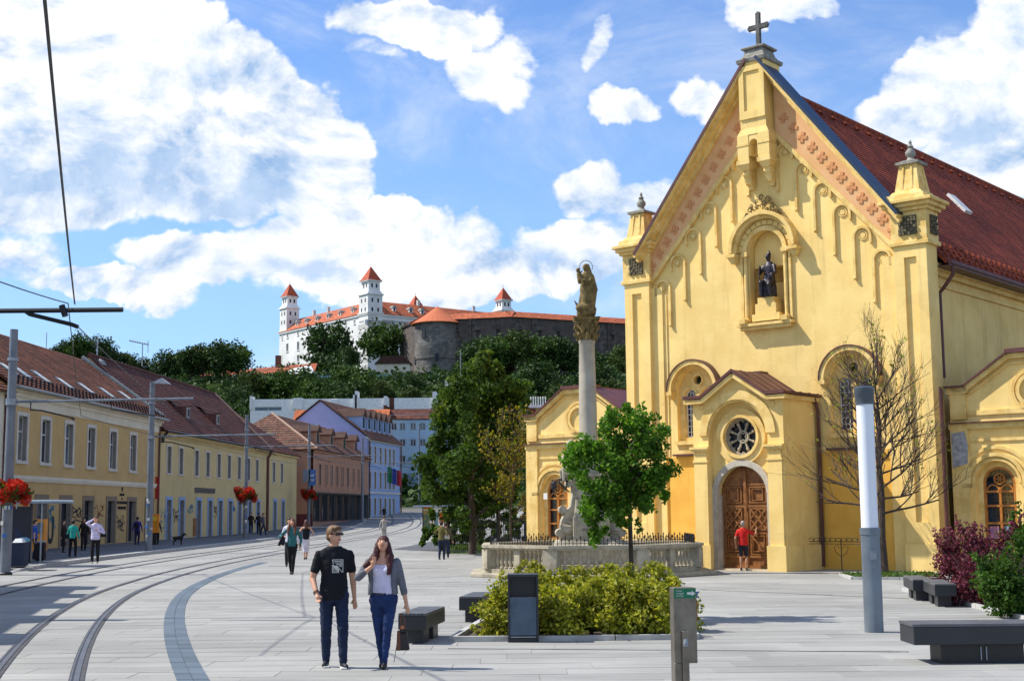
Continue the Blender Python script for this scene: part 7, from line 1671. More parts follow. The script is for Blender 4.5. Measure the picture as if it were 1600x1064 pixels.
# litter bin
pB = G(818, 1003); t = thing('litter_bin', 'tall black litter bin with a blue-grey flap in front of the hedge', 'litter bin', pB)
wB, hB = .235, at(818, 897, pB.y).z
b = MB(); b.box(-wB, -wB + .03, 0, .42, 0, hB); b.box(wB - .03, wB, 0, .42, 0, hB); b.box(-wB + .03, wB - .03, .0, .42, hB - .04, hB); b.box(-wB + .03, wB - .03, .02, .42, 0, .06); b.build('housing', benchm, t, bevel=.004)
b = MB(); b.box(-wB + .035, wB - .035, .03, .06, .10, hB * .66); b.build('door', mat('bin_blue_grey', (.085, .12, .17), (.06, .09, .13), rough=.3, metal=.4, bump=.05, scale=4), t)
b = MB(); b.box(-wB + .03, wB - .03, .10, .14, hB * .66, hB - .04); b.build('opening', iron, t); b = MB(); b.box(-wB + .04, wB - .04, -.005, .02, .07, .085); b.build('base_strip', steel, t)
# steel drinking-water post with green sign
Yp = 13.0; pt = at(1071, 918, Yp); t = thing('water_post', 'stainless steel drinking water post with a green arrow sign', 'water post', (at(1052, 918, Yp).x, Yp, 0), .12)
w = at(1088, 918, Yp).x - at(1052, 918, Yp).x; HP = pt.z; zl = at(1071, 1036, Yp).z
sst = mat('brushed_stainless', (.27, .24, .20), (.17, .15, .12), rough=.38, metal=.75, scale=5, bump=.1, bscale=60)
b = MB(); b.box(0, w, 0, .16, zl, HP); b.box(0, w * .60, .001, .16, 0, zl); b.build('body', sst, t, bevel=.003)
b = MB(); b.box(w * .32, w * .58, -.045, .0, 0, zl + .30); b.build('channel', sst, t, bevel=.003); b = MB(); b.lathe([(.022, 0), (.026, .03), (.018, .07)], w * .44, -.05, 10, z0=zl + .16); b.build('spout', steel, t)
b = MB(); b.box(.006, w - .006, -.006, 0, HP - .098, HP - .008); b.build('green_sign', mat('sign_green', (.012, .20, .09), rough=.5, bump=0), t)
rot = (PI / 2, 0, 0)
for i, s_ in enumerate(('VODA', 'WASSER', 'WATER')): text(s_, .021, t, white, (.022, -.008, HP - .030 - i * .024), rot, 'sign_lettering', .0005, 'LEFT')
b = MB(); a0 = w * .60; zc = HP - .053; b.prism([(a0, zc - .011), (a0 + .045, zc - .011), (a0 + .045, zc - .026), (a0 + .080, zc), (a0 + .045, zc + .026), (a0 + .045, zc + .011), (a0, zc + .011)], -.0075, -.006); b.build('white_arrow', white, t)
b = MB(); b.tube([(w, .08, HP - .055), (w + .045, .08, HP - .05)], .010, 8); b.tube([(w + .03, .08, HP - .05), (w + .03, .08, HP - .10)], .007, 6); b.build('tap', mat('blue_tap', (.08, .2, .5), rough=.3, bump=0), t)
b = MB(); b.tube([(w + .02, .1, HP - .13), (w + .02, .1, HP - .32)], .012, 8); b.lathe([(.02, 0), (.02, .05)], w + .02, .1, 8, z0=HP - .18); b.build('side_pipe', mat('copper_pipe', (.35, .12, .05), rough=.4, bump=0), t)
# iron grille right of the porch
t = thing('iron_grille', 'low curly black iron grille beside the porch wall', 'railing', G(1252, 866) if False else (CL + Vector((math.cos(CA) * 8.55 + math.sin(CA) * 1.3, math.sin(CA) * 8.55 - math.cos(CA) * 1.3, 0))), CA)
b = MB(); b.tube([(-.3, 0, .98), (2.0, 0, .98)], .014, 6); b.tube([(-.3, 0, .90), (2.0, 0, .90)], .010, 6); b.tube([(.85, 0, 0), (.85, 0, 1.05)], .018, 6)
b.build('rail', iron, t)
for k in range(12): b = MB(); x = -.25 + k * .2; b.tube([(x + .08 * math.cos(a) , 0, 1.04 + .06 * math.sin(a)) for a in [0, .8, 1.6, 2.4, 3.2]], .009, 5); b.frust(x + .1, 0, .98, 1.14, .012, .012, .002, .002); b.build('scroll', iron, t)
b = MB()
for q in (-1, 1): b.tube([(.85 + q * .03, 0, .5), (.85 + q * .2, 0, .62), (.85 + q * .26, 0, .8), (.85 + q * .12, 0, .86), (.85 + q * .05, 0, .74)], .010, 5)
b.build('bracket', iron, t)
# kiosk with posters
pk = G(698, 838); Yk = 104.0; a_ = at(663, 800, Yk); t = thing('poster_shelter', 'glass shelter with coloured posters between the street and the big tree', 'shelter', (a_.x, Yk, gz(Yk)), 0)
W_ = at(730, 800, Yk).x - a_.x; Hk = at(690, 789, Yk).z - gz(Yk)
b = MB(); b.box(-.8, W_ + .3, -1, 1.6, Hk - .12, Hk); b.build('shelter_roof', mat('kiosk_roof', (.35, .45, .55), rough=.3, bump=0), t)
b = MB()
for x in (-.1, .0 + at(676, 800, Yk).x - a_.x + .9, W_ - .1): b.box(x, x + .08, -.8, -.7, 0, Hk - .12)
b.build('post', iron, t)
def poster(px0, px1, py0, py1, c, c2, nm):
    A_, B_ = at(px0, py0, Yk - .75), at(px1, py1, Yk - .75); b = MB(); b.box(A_.x - a_.x, B_.x - a_.x, -.78, -.72, B_.z - gz(Yk), A_.z - gz(Yk)); return b.build(nm, mat('poster_' + nm + str(px0), c, c2, scale=2.2, bump=0), t)
poster(661, 677, 797, 830, (.03, .12, .08), (.45, .25, .04), 'poster'); poster(662, 676, 789, 796, (.40, .18, .02), (.35, .15, .02), 'poster'); poster(686, 694, 800, 816, (.75, .16, .02), (.6, .1, .02), 'poster'); poster(678, 685, 800, 828, (.1, .16, .16), (.3, .4, .4), 'poster'); poster(697, 705, 798, 818, (.10, .04, .12), (.03, .03, .05), 'poster')
b = MB(); A_, B_ = at(671, 811, Yk - .8), at(675, 817, Yk - .8); b.add([(A_.x - a_.x, -.8, B_.z - gz(Yk)), (B_.x - a_.x, -.8, B_.z - gz(Yk)), ((A_.x + B_.x) / 2 - a_.x, -.8, A_.z - gz(Yk) + .1)], [(0, 1, 2)]); b.build('poster_mark', white, t, fix=False)
# iron fence before the big tree
Pf0, Pf1 = G(700, 865), G(822, 868); t = thing('iron_fence', 'black iron fence with curved top rail in front of the big tree', 'fence', (Pf0.x, Pf0.y, gz(66)), math.atan2(Pf1.y - Pf0.y, Pf1.x - Pf0.x)); Lf = (Pf1 - Pf0).length
fp = MB(); fp.box(-.01, .01, -.01, .01, .08, 1.75); fpm = fp.mesh('picket', iron)
k = 0; x = .0
while x < Lf: mesh_obj('picket', fpm, t, (x, 0, 0)); x += .14
for x in (0, Lf * .33, Lf * .66, Lf): b = MB(); b.box(x - .07, x + .07, -.07, .07, 0, 2.05); b.box(x - .10, x + .10, -.1, .1, 2.05, 2.12); b.build('fence_post', iron, t)
b = MB(); b.beam((0, 0, .15), (Lf, 0, .15), .05, .03); b.beam((0, 0, 1.2), (Lf, 0, 1.2), .05, .03)
for s3 in range(3):
    q = [(Lf * (s3 + f / 10) / 3, 0, 1.75 - .28 * math.sin(PI * f / 10)) for f in range(11)]; b.tube(q, .022, 5); b.tube([(a_, c_, e_ + .16) for a_, c_, e_ in q], .016, 5)
b.build('fence_rail', mat('sunlit_iron', (.05, .055, .06), rough=.4, bump=0), t)
# roof aerials on the skyline at left
def aerial(px, pytop, pybot, Y, label, yagi=False, r_=.03):
    p = at(px, pybot, Y); H_ = at(px, pytop, Y).z - p.z; t = thing('roof_aerial', label, 'aerial', p); b = MB(); b.tube([(0, 0, 0), (0, 0, H_)], r_, 5); b.build('mast', steel, t)
    if yagi:
        b = MB(); s_ = H_ / 36; b.tube([(-22 * s_, 0, H_ + 6 * s_), (10 * s_, 0, H_ - 1 * s_)], r_, 5)
        for k in range(8): x = (-21 + k * 4) * s_; z = H_ + 6 * s_ - (k * 4) * s_ * .22; b.tube([(x, -3 * s_, z), (x, 3 * s_, z + .2)], r_ * .6, 4)
        b.tube([(9 * s_, 0, H_ - 14 * s_), (9 * s_, 0, H_ + 6 * s_)], r_ * .7, 4); b.build('yagi_elements', steel, t)
aerial(222, 538, 572, 175, 'large television aerial on a mast above the yellow house roof', True, .07)
aerial(72, 520, 552, 100, 'thin single rod aerial above the ochre house roof', r_=.03)
aerial(152, 525, 556, 230, 'dark spire-like mast among the trees at far left', r_=.12)
aerial(720, 548, 620, 300, 'thin mast before the round bastion', r_=.08)
# chimney between the two left roofs
pc_ = at(148, 571, 101); t = thing('roof_chimney', 'brown chimney at the step between the ochre and yellow roofs', 'chimney', (pc_.x, 101, pc_.z - 2.2)); b = MB(); b.box(-.7, .7, -.5, .5, 0, 2.2); b.build('stack', MATS['chimney_brown'], t); b = MB(); b.lathe([(.5, 0), (.35, .3), (.05, .5)], .4, 0, 10, z0=2.2); b.build('cowl', zinc, t)
# ================================================================== PEOPLE
skin = mat('skin', (.60, .33, .22), (.52, .27, .17), rough=.5, scale=8, bump=.05); skin_t = mat('tanned_skin', (.42, .21, .12), (.36, .17, .10), rough=.5, bump=.05)
def cloth(name, c, v=.25, rough=.9): return mat(name, c, tuple(x * (1 - v) for x in c), rough=rough, scale=7, bump=.35, bscale=9)
def person(label, px, py, hpx, face=0.0, dz=0.0, Y=None, top=(.1,.1,.1), legs=(.02,.02,.03), hair=(.03,.02,.015), topk='tee', legk='long', shoe=(.02,.02,.02), pose=None, female=False, hairk='short', vox=.02, extras=None, group=None, skinm=None, loc=None):
    """a figure of one continuous body with clothing and hair as separate layers"""
    p = G(px, py, dz) if loc is None else Vector(loc); H_ = hpx / FPX * p.y * 1.0
    H_ = max(1.45, min(H_, 1.9)); S = H_ / 1.0
    t = thing('person', label, 'person', p, face, group); sk = skinm or skin
    ps = dict(fl=(.055, .02), fr=(-.055, -.02), hl=(.19, .0, .46), hr=(-.19, .0, .46), headturn=0, lean=0, hipx=0); ps.update(pose or {})
    s = lambda *v: tuple(a * S for a in v)
    sw = (.094 if female else .104) * ps.get('wide', 1); hx = .052; hz = .515
    hip = {1: Vector((hx + ps['hipx'], 0, hz)), -1: Vector((-hx + ps['hipx'], 0, hz))}; sh = {1: Vector((sw, ps['lean'], .794)), -1: Vector((-sw, ps['lean'], .794))}
    ank, knee, elb, wr = {}, {}, {}, {}
    for q, f in ((1, 'fl'), (-1, 'fr')):
        fx, fy = ps[f][:2]; fz = ps[f][2] if len(ps[f]) > 2 else .0; ank[q] = Vector((fx, fy, .045 + fz)); knee[q], ank[q] = ik(hip[q], ank[q], .243, .235, (q * .1, -1, 0)); 
    for q, f in ((1, 'hl'), (-1, 'hr')):
        hint = ps.get('e' + f, (q * .5, .8, -.2)); elb[q], wr[q] = ik(sh[q], Vector(ps[f]), .172, .148, hint)
    w = (1.0 if not female else .92) * ps.get('wide', 1)
    # skin
    P = []; hc = Vector((ps['hipx'] * .2, ps['lean'] * 1.1 - .005, .935)); ht = ps['headturn']; fwd = Vector((math.sin(ht), -math.cos(ht), ps.get('headup', 0))).normalized(); side = Vector((math.cos(ht), math.sin(ht), 0))
    P += [('c', s(0, ps['lean'], .84), .036 * S, tuple((hc + Vector((0, .005, -.04))) * S), .031 * S), ('e', tuple(hc * S), s(.044, .052, .060), ('Z', ht)), ('e', tuple((hc + fwd * .014 + Vector((0, 0, -.026))) * S), s(.034, .038, .040), ('Z', ht)),
          ('e', tuple((hc + fwd * .054 + Vector((0, 0, -.010))) * S), s(.007, .010, .012), ('Z', ht)), ('e', tuple((hc + fwd * .046 + Vector((0, 0, -.034))) * S), s(.014, .008, .006), ('Z', ht))]
    for q in (1, -1): P.append(('e', tuple((hc + side * q * .044 + Vector((0, 0, -.008))) * S), s(.006, .012, .016), ('Z', ht)))
    P.append(('l', [(z * S, x * S, ps['lean'] * S * min(1, (z - .5) / .3), rx * S, ry_ * S) for z, x, rx, ry_ in ((.49, ps['hipx'], .075, .055), (.55, ps['hipx'], .085, .058), (.63, ps['hipx'] * .5, .070 * w, .050), (.73, 0, .082 * w, .055), (.79, 0, .088 * w, .052), (.83, 0, .06, .04))]))
    for q in (1, -1):
        P += [('c', tuple(sh[q] * S), .030 * S * w, tuple(elb[q] * S), .024 * S * w), ('c', tuple(elb[q] * S), .023 * S * w, tuple(wr[q] * S), .0155 * S)]
        hd = ps.get('hand' + ('l' if q > 0 else 'r')); d = Vector(hd).normalized() if hd else (wr[q] - elb[q]).normalized(); pl = wr[q] + d * .028; lat = d.cross(Vector((0, 1, 0)) if abs(d.y) < .8 else Vector((1, 0, 0))).normalized(); nn = d.cross(lat)
        P.append(('c', tuple((wr[q] + d * .006) * S), .014 * S, tuple(pl * S), .017 * S))
        for k in range(4):
            o_ = lat * (k - 1.5) * .0088; l1 = (.020, .024, .023, .018)[k]; a0 = pl + d * .010 + o_; a1 = a0 + d * l1; a2 = a1 + (d * .8 + nn * (-.5 * q) ).normalized() * l1 * .8; P += [('c', tuple(a0 * S), .0052 * S, tuple(a1 * S), .005 * S), ('c', tuple(a1 * S), .005 * S, tuple(a2 * S), .0042 * S)]
        th = pl - d * .014 + lat * -.014 * q; P.append(('c', tuple(th * S), .006 * S, tuple((th + (d * .8 - lat * .6 * q).normalized() * .026) * S), .005 * S))
        P += [('c', tuple(hip[q] * S), .052 * S, tuple(knee[q] * S), .034 * S), ('c', tuple(knee[q] * S), .033 * S, tuple((knee[q].lerp(ank[q], .35) + Vector((0, .008, 0))) * S), .034 * S), ('c', tuple((knee[q].lerp(ank[q], .35) + Vector((0, .008, 0))) * S), .033 * S, tuple(ank[q] * S), .020 * S)]
    if legk == 'long': P = [p if not (p[0] == 'c' and max(p[1][2], p[3][2]) < .53 * S and abs(p[1][0]) < .13 * S and p[2] > .018 * S) else ('c', p[1], p[2] * .72, p[3], p[4] * .72) for p in P]
    blob(P, vox * .6 if vox < .015 else vox * .8, [sk], 'body', t, 2)
    near = vox < .015
    # top
    tm = cloth('cloth_%02d%02d%02d' % tuple(int(c * 99) for c in top), top); T = []
    tl = ps.get('toplen', .50); e_ = .010
    T.append(('l', [(z * S, x * S, ps['lean'] * S * min(1, max(0, z - .5) / .3), (rx + e_) * S, (ry_ + e_) * S) for z, x, rx, ry_ in ((tl, ps['hipx'], (.094 * w if tl < .55 else .082 * w) if topk != 'dress' else .13, .066), (.58, ps['hipx'] * .8, .084 * w, .062), (.65, 0, .078 * w, .058), (.73, 0, .086 * w, .062), (.78, 0, .102 * w, .056), (.808, 0, .108 * w, .048), (.826, 0, .088 * w, .042), (.842, 0, .058, .038), (.856, 0, .040, .034))]))
    if female: T += [('e', s(.036, -.052 + ps['lean'], .735), s(.036, .030, .034)), ('e', s(-.036, -.052 + ps['lean'], .735), s(.036, .030, .034))]
    sl = {'tee': .62, 'long': 2.0, 'tank': 0, 'dress': 0, 'threeq': 1.55, 'shirt': 2.0}[topk]
    for q in (1, -1):
        if sl: T.append(('c', tuple(sh[q] * S), .031 * S * w, tuple(sh[q].lerp(elb[q], min(sl, 1)) * S), (.034 if sl < 1 else .031) * S * w))
        if sl > 1: T.append(('c', tuple(elb[q] * S), .030 * S * w, tuple(elb[q].lerp(wr[q], min(1, sl - 1) * .97) * S), .021 * S))
    if topk in ('tank',): T[0] = ('l', T[0][1][:5])
    tp = blob(T, vox * .75 if near else vox, [tm], {'tee': 't_shirt', 'long': 'sweater', 'tank': 'top', 'dress': 'dress', 'threeq': 'cardigan', 'shirt': 'shirt'}[topk], t, 2, wr=(.007, 9, 14) if near and topk != 'tank' else None)
    # legs
    lm = cloth('trousers_%02d%02d%02d' % tuple(int(c * 99) for c in legs), legs, .35); Lg = [('l', [(z * S, ps['hipx'] * S, 0, rx * S, ry_ * S) for z, rx, ry_ in ((.46, .080 * w, .060), (.50, .097 * w, .068), (.55, .098 * w, .068), (.585, .092 * w, .064), (.61, .082 * w, .058))])]
    ll = {'long': 2.0, 'shorts': .85, 'capri': 1.35, 'skirt': .9}[legk]; sl_ = 1.0 if not ps.get('slim') else .86
    for q in (1, -1):
        Lg.append(('c', tuple(hip[q] * S), .053 * S * (1.02 if female else 1) * ps.get('wide', 1), tuple(hip[q].lerp(knee[q], min(ll, 1)) * S), .042 * S * sl_))
        if ll > 1: kk = (knee[q].lerp(ank[q], .35) + Vector((0, .006, 0))); Lg += [('c', tuple(knee[q] * S), .041 * S * sl_, tuple(kk * S), .039 * S * sl_)]; 
        if ll > 1.3: Lg.append(('c', tuple(kk * S), .039 * S * sl_, tuple(knee[q].lerp(ank[q], min(1, ll - 1) * .98) * S), .030 * S * sl_))
    blob(Lg, vox * .8 if near else vox, [lm], {'long': 'trousers', 'shorts': 'shorts', 'capri': 'capri_trousers', 'skirt': 'skirt'}[legk], t, 2, wr=(.009, 8, 17) if near else None)
    for q in (1, -1):
        a = ank[q]; b_dir = ps.get('toe', 0) * q; f = Vector((math.sin(b_dir), -math.cos(b_dir), 0)); zz = a.z - .045
        Sh = [('c', tuple((Vector((a.x, a.y, zz + .022)) + f * -.012) * S), .021 * S, tuple((Vector((a.x, a.y, zz + .018)) + f * .068) * S), .0185 * S), ('c', tuple(a * S), .024 * S, tuple(Vector((a.x, a.y, zz + .03)) * S), .024 * S)]
        sm__ = cloth('shoe_%02d%02d%02d' % tuple(int(c * 99) for c in shoe), shoe, .2, .5); blob(Sh, vox * .7 if near else vox * .8, [sm__], 'shoe', t, 1)
        if ps.get('sole'): b = MB(); b.box(-.022 * S, .022 * S, -.088 * S, .032 * S, 0, .012 * S); o = b.build('shoe_sole', white, t, bevel=.006); o.location = (a.x * S, a.y * S, zz * S)
    hm = mat('hair_%02d%02d%02d' % tuple(int(c * 99) for c in hair), hair, tuple(x * .5 for x in hair), rough=.55, scale=25, bump=.6, bscale=60)
    bk = -fwd; Hh = [('e', tuple((hc + bk * .010 + Vector((0, 0, .016))) * S), s(.050, .056, .056), ('Z', ht)), ('e', tuple((hc + bk * .022 + Vector((0, 0, -.012))) * S), s(.046, .042, .042), ('Z', ht))]
    if hairk == 'short': Hh.append(('e', tuple((hc + fwd * .018 + Vector((0, 0, .048))) * S), s(.040, .036, .020), ('Z', ht)))
    if hairk == 'long':
        Hh += [('c', tuple((hc + bk * .03) * S), .050 * S, tuple((Vector((hc.x, hc.y, .80)) + bk * .045) * S), .052 * S)]
        for q, z1_, xo in ps.get('locks', ((1, .72, .06), (-1, .72, .06))): Hh += [('c', tuple((hc + side * q * .040 + Vector((0, 0, 0))) * S), .020 * S, tuple((Vector((hc.x + q * .058, hc.y - .03, .84))) * S), .030 * S), ('c', tuple((Vector((hc.x + q * .058, hc.y - .03, .84))) * S), .032 * S, tuple(Vector((q * xo, hc.y - .062, z1_)) * S), .018 * S)]
    hr = blob(Hh, vox * .7 if near else vox * .8, [hm], 'hair', t, 1, wr=(.007, 42, 7) if near else None)
    # carve the face free: move the hair shell backwards slightly already done; eyes and mouth
    if near:
        ups = Vector((0, 0, 1)); fu = (ups - fwd * ups.dot(fwd)).normalized()
        for q in (1, -1):
            e = hc + fwd * .047 + side * q * .017 + fu * .008; b = MB(); b.ball(tuple(e * S), .0058 * S, 6, (1, .5, .7)); b.build('eye', mat('eye_dark', (.04, .03, .03), bump=0, rough=.2), t, smooth=True)
            e = hc + fwd * .049 + side * q * .017 + fu * .019; b = MB(); b.beam((e - side * .010) * S, (e + side * .010) * S, .004 * S, .0035 * S); b.build('eyebrow', hm, t)
        e = hc + fwd * .0535 - fu * .034; b = MB(); b.beam((e - side * .013) * S, (e + side * .013) * S, .005 * S, .0065 * S); b.build('lips', mat('lips', (.42, .10, .09), bump=0), t)
    if extras: extras(t, S, dict(hc=hc, fwd=fwd, side=side, wr=wr, elb=elb, sh=sh, ank=ank, knee=knee))
    return t
def hb_(x, y, z, S): return (x * S, y * S, z * S)
# --- the couple in front
def man_x(t, S, j):
    hc, fwd, side = j['hc'], j['fwd'], j['side']; b = MB()
    for q in (1, -1): e = hc + fwd * .052 + side * q * .019 + Vector((0, 0, .006)); b.beam((e - side * .017) * S, (e + side * .017) * S, .006 * S, .020 * S); e2 = hc + side * q * .047 + Vector((0, 0, .008)); b.beam((e + side * q * .014) * S, (e2 - fwd * .005) * S, .004 * S, .006 * S)
    b.beam((hc + fwd * .055 - side * .01) * S, (hc + fwd * .055 + side * .01) * S, .004 * S, .004 * S, up=(0, 0, 1)); b.build('sunglasses', iron, t)
    # printed white line maze on the shirt
    b = MB(); cx, cz, w_, h_ = .022, .715, .038, .045; y = -.0805
    lines = []
    for k in range(4):
        u, v = w_ * (1 - k * .24), h_ * (1 - k * .24); lines += [((-u, v), (u, v)), ((u, v), (u, -v * .2)), ((-u, -v), (u * .2, -v)), ((-u, v * .2), (-u, -v)), ((-u, v * .2), (u * .25, -v))]
    lines += [((-w_, h_), (-w_ * .8, h_ * .3)), ((-w_ * .2, h_ * .1), (w_ * .9, -h_)), ((w_ * .2, -h_ * .2), (w_ * .2, -h_)), ((w_, -h_ * .2), (w_, -h_))]
    tp = [c for c in t.children if c.name.startswith('t_shirt')][0]; from mathutils.bvhtree import BVHTree
    bv = BVHTree.FromPolygons([v.co for v in tp.data.vertices], [tuple(p.vertices) for p in tp.data.polygons])
    for (a, c) in lines:
        n = 4; q = []
        for i in range(n + 1):
            f = i / n; x = (cx + a[0] * (1-f) + c[0] * f) * S; z = (cz + a[1] * (1-f) + c[1] * f) * S; hit = bv.ray_cast(Vector((x, -1, z)), Vector((0, 1, 0)))[0]; q.append(Vector((x, (hit.y if hit else y * S) - .002, z)))
        for i in range(n): b.beam(q[i], q[i+1], .0065, .003, up=(0, -1, 0)) if False else b.beam(q[i], q[i+1], .007, .003, up=(0, 1, 0))
    b.build('shirt_print', white, tp)
    w_ = j['wr'][-1]; d = (j['wr'][-1] - j['elb'][-1]).normalized(); b = MB()
    for k in (0.012, .022): c = w_ - d * k; a = d.orthogonal().normalized(); e = d.cross(a); b.tube([(c + (a * math.cos(u) + e * math.sin(u)) * .0205) * S for u in [i * PI / 6 for i in range(13)]], .005, 5)
    b.build('bracelet', mat('dark_bracelet', (.05, .02, .02), bump=0), t)
person('man in black t-shirt with white maze print, sunglasses and dark jeans', 521, 1042, 214, face=.18, top=(.006, .007, .012), legs=(.010, .022, .065), hair=(.20, .11, .045), vox=.0135,
       pose=dict(wide=1.06, fl=(.065, -.07), fr=(-.05, .06), hl=(.150, .035, .47), hr=(-.125, -.10, .52), ehr=(-.5, .8, -.2), ehl=(.6, .7, 0), headturn=.75, toe=.25, sole=True, toplen=.475), shoe=(.02, .02, .03), extras=man_x)
def wom_x(t, S, j):
    # open grey cardigan over the white top
    w = .92; gm = cloth('grey_cardigan', (.13, .14, .17)); T = []
    for q in (1, -1):
        T += [('c', tuple(j['sh'][q] * S), .038 * S * w, tuple(j['elb'][q] * S), .034 * S * w), ('c', tuple(j['elb'][q] * S), .033 * S * w, tuple(j['elb'][q].lerp(j['wr'][q], .42) * S), .028 * S),
              ('l', [(z * S, q * x * S, y * S, rx * S, ry_ * S) for z, x, y, rx, ry_ in ((.552, .094, .0, .024, .062), (.65, .084, .0, .024, .060), (.73, .086, .0, .030, .066), (.79, .082, .005, .032, .050), (.82, .055, .01, .03, .035))])]
    T.append(('l', [(z * S, 0, .035 * S, rx * S, .040 * S) for z, rx in ((.552, .09), (.66, .08), (.74, .085), (.82, .07))])); blob(T, .0105, [gm], 'cardigan', t, 2, wr=(.007, 9, 14))
    b = MB(); b.lathe([(.094, .578), (.0945, .592)], .0, 0, 20, sx=S, sy=S * .72); 
    b = MB(); n = 24; pts = [(.092 * S * math.cos(a) , .070 * S * math.sin(a), .562 * S) for a in [2 * PI * i / n for i in range(n + 1)]]; b.tube(pts, .010, 6); b.build('belt', cloth('black_belt', (.012, .01, .012)), t)
person('laughing woman with long dark red hair, grey cardigan, white top and blue jeans', 598, 1043, 200, face=-.06, female=True, top=(.62, .60, .78), topk='tank', legs=(.012, .035, .13), hair=(.075, .012, .014), hairk='long', vox=.0135,
       pose=dict(fl=(.02, -.05), fr=(-.012, .06), hl=(.185, -.01, .475), hr=(-.055, -.15, .775), ehr=(-1.0, -.05, -.9), handr=(.25, -.25, 1), headturn=.05, headup=.42, hipx=.006, slim=True, wide=1.14, toplen=.555, locks=((1, .72, .055), (-1, .77, .13))), shoe=(.015, .012, .015), extras=wom_x)
# her bag, held in the hand
pw_ = G(598, 1043); hb0 = at(626, 955, pw_.y - .02); t = thing('handbag', 'brown leather handbag with a long strap carried by the laughing woman', 'handbag', (at(630, 1015, pw_.y).x, pw_.y - .02, at(630, 1015, pw_.y).z), 0)
lea = mat('brown_leather', (.16, .055, .02), (.09, .03, .012), rough=.45, bump=.2); dkl = mat('dark_leather', (.02, .014, .014), rough=.4, bump=.2)
b = MB(); b.frust(0, 0, .0, .22, .085, .05, .055, .035); b.frust(0, 0, .22, .27, .055, .035, .035, .02); b.build('bag_body', dkl, t, bevel=.012)
b = MB(); b.frust(-.055, -.02, 0, .25, .028, .04, .018, .03); b.build('leather_panel', lea, t, bevel=.006)
b = MB(); top_ = hb0 - t.location; b.tube([(-.035, 0, .25), (-.025, 0, .38), top_ + Vector((-.01, 0, -.02))], .008, 6); b.tube([(.03, 0, .25), (.02, 0, .38), top_ + Vector((.01, 0, -.02))], .008, 6); b.build('handles', lea, t)
b = MB(); b.beam((-.06, -.01, .2), (-.115, -.02, -.15), .022, .006); b.build('loose_strap', lea, t); b = MB(); b.ball((-.01, -.03, .29), .028, 8); b.build('charm', mat('copper_charm', (.5, .18, .08), bump=.1), t)
# --- people further off
def coat_x(c): 
    def f(t, S, j):
        w_ = j['wr'][-1]; blob([('c', tuple((w_ + Vector((-.02, 0, .01))) * S), .05, tuple((w_ + Vector((-.09, 0, -.14))) * S), .05), ('c', tuple((w_ + Vector((.0, 0, .01))) * S), .05, tuple((w_ + Vector((-.02, 0, -.13))) * S), .06)], .02, [cloth('jacket_navy', c)], 'carried_jacket', t, 2)
    return f
def bag_x(c, side=-1, z=.58):
    def f(t, S, j):
        b = MB(); b.frust(side * .16 * S, .02, (z - .06) * S, (z + .05) * S, .12, .05, .09, .03); b.tube([(side * .15 * S, .02, (z + .05) * S), (side * .10 * S, 0, .82 * S)], .012, 5); b.build('shoulder_bag', mat('bag_' + str(c[0]), c, bump=.1), t)
    return f
def pack_x(c):
    def f(t, S, j): blob([('l', [(z * S, 0, .11 * S, rx * S, .05 * S) for z, rx in ((.58, .06), (.62, .075), (.75, .07), (.80, .05))])], .02, [cloth('backpack_%d' % int(c[0] * 99), c)], 'backpack', t, 1)
    return f
person('woman in a teal top and black trousers carrying a dark jacket', 456, 897, 85, face=-.05, female=True, top=(.025, .13, .14), topk='long', legs=(.008, .008, .010), hair=(.16, .05, .02), hairk='long', pose=dict(fl=(.02, -.03), fr=(-.02, .03), hl=(.15, 0, .50), hr=(-.12, -.14, .68), ehr=(-1, .3, -.5), slim=True), extras=coat_x((.008, .009, .016)))
person('man in a white shirt mostly hidden behind the woman in teal', 452, 885, 75, face=.1, top=(.70, .70, .78), topk='shirt', legs=(.02, .02, .03), hair=(.05, .03, .02), pose=dict(headturn=.1))
person('woman seen from behind in black top and white knee-length trousers', 478, 874, 61, face=PI + .1, female=True, top=(.01, .01, .014), topk='tank', legs=(.68, .66, .78), legk='capri', hair=(.09, .03, .025), hairk='long', pose=dict(fl=(.03, .05), fr=(-.01, -.03), hl=(.15, -.08, .62), hr=(-.14, -.08, .62)), extras=bag_x((.01, .01, .015), 1))
person('man in a light grey suit walking away up the tram street', 600, 845, 39, face=PI, top=(.40, .37, .33), topk='long', legs=(.42, .40, .36), hair=(.12, .10, .09), pose=dict(fl=(.04, .02), fr=(-.04, -.02), hr=(-.10, -.12, .80), ehr=(-1, .2, -.5)))
person('woman in an olive jacket and jeans standing before the iron fence', 690, 874, 59, face=PI - .3, top=(.14, .12, .035), topk='long', legs=(.012, .022, .06), female=True, hair=(.025, .015, .012), hairk='short', pose=dict(hl=(.16, -.17, .66), ehl=(1, .3, -.6), hr=(-.14, -.06, .6)), extras=bag_x((.45, .42, .35), -1, .60))
person('person close behind the woman in the olive jacket, in dark jeans', 697, 872, 55, face=PI, top=(.10, .09, .05), topk='long', legs=(.015, .03, .08), hair=(.03, .02, .02))
person('man in red t-shirt and dark shorts touching the church door', 1153, 887, 76, face=PI - .25, loc=(7.86, 46.55, -.15), top=(.62, .015, .012), legs=(.02, .022, .035), legk='shorts', hair=(.38, .33, .30), skinm=skin_t, pose=dict(fl=(.06, 0), fr=(-.05, .02), hl=(.15, .02, .50), hr=(-.26, -.13, .84), ehr=(-.5, .2, -1)))
bx_ = dict(dz=.16)
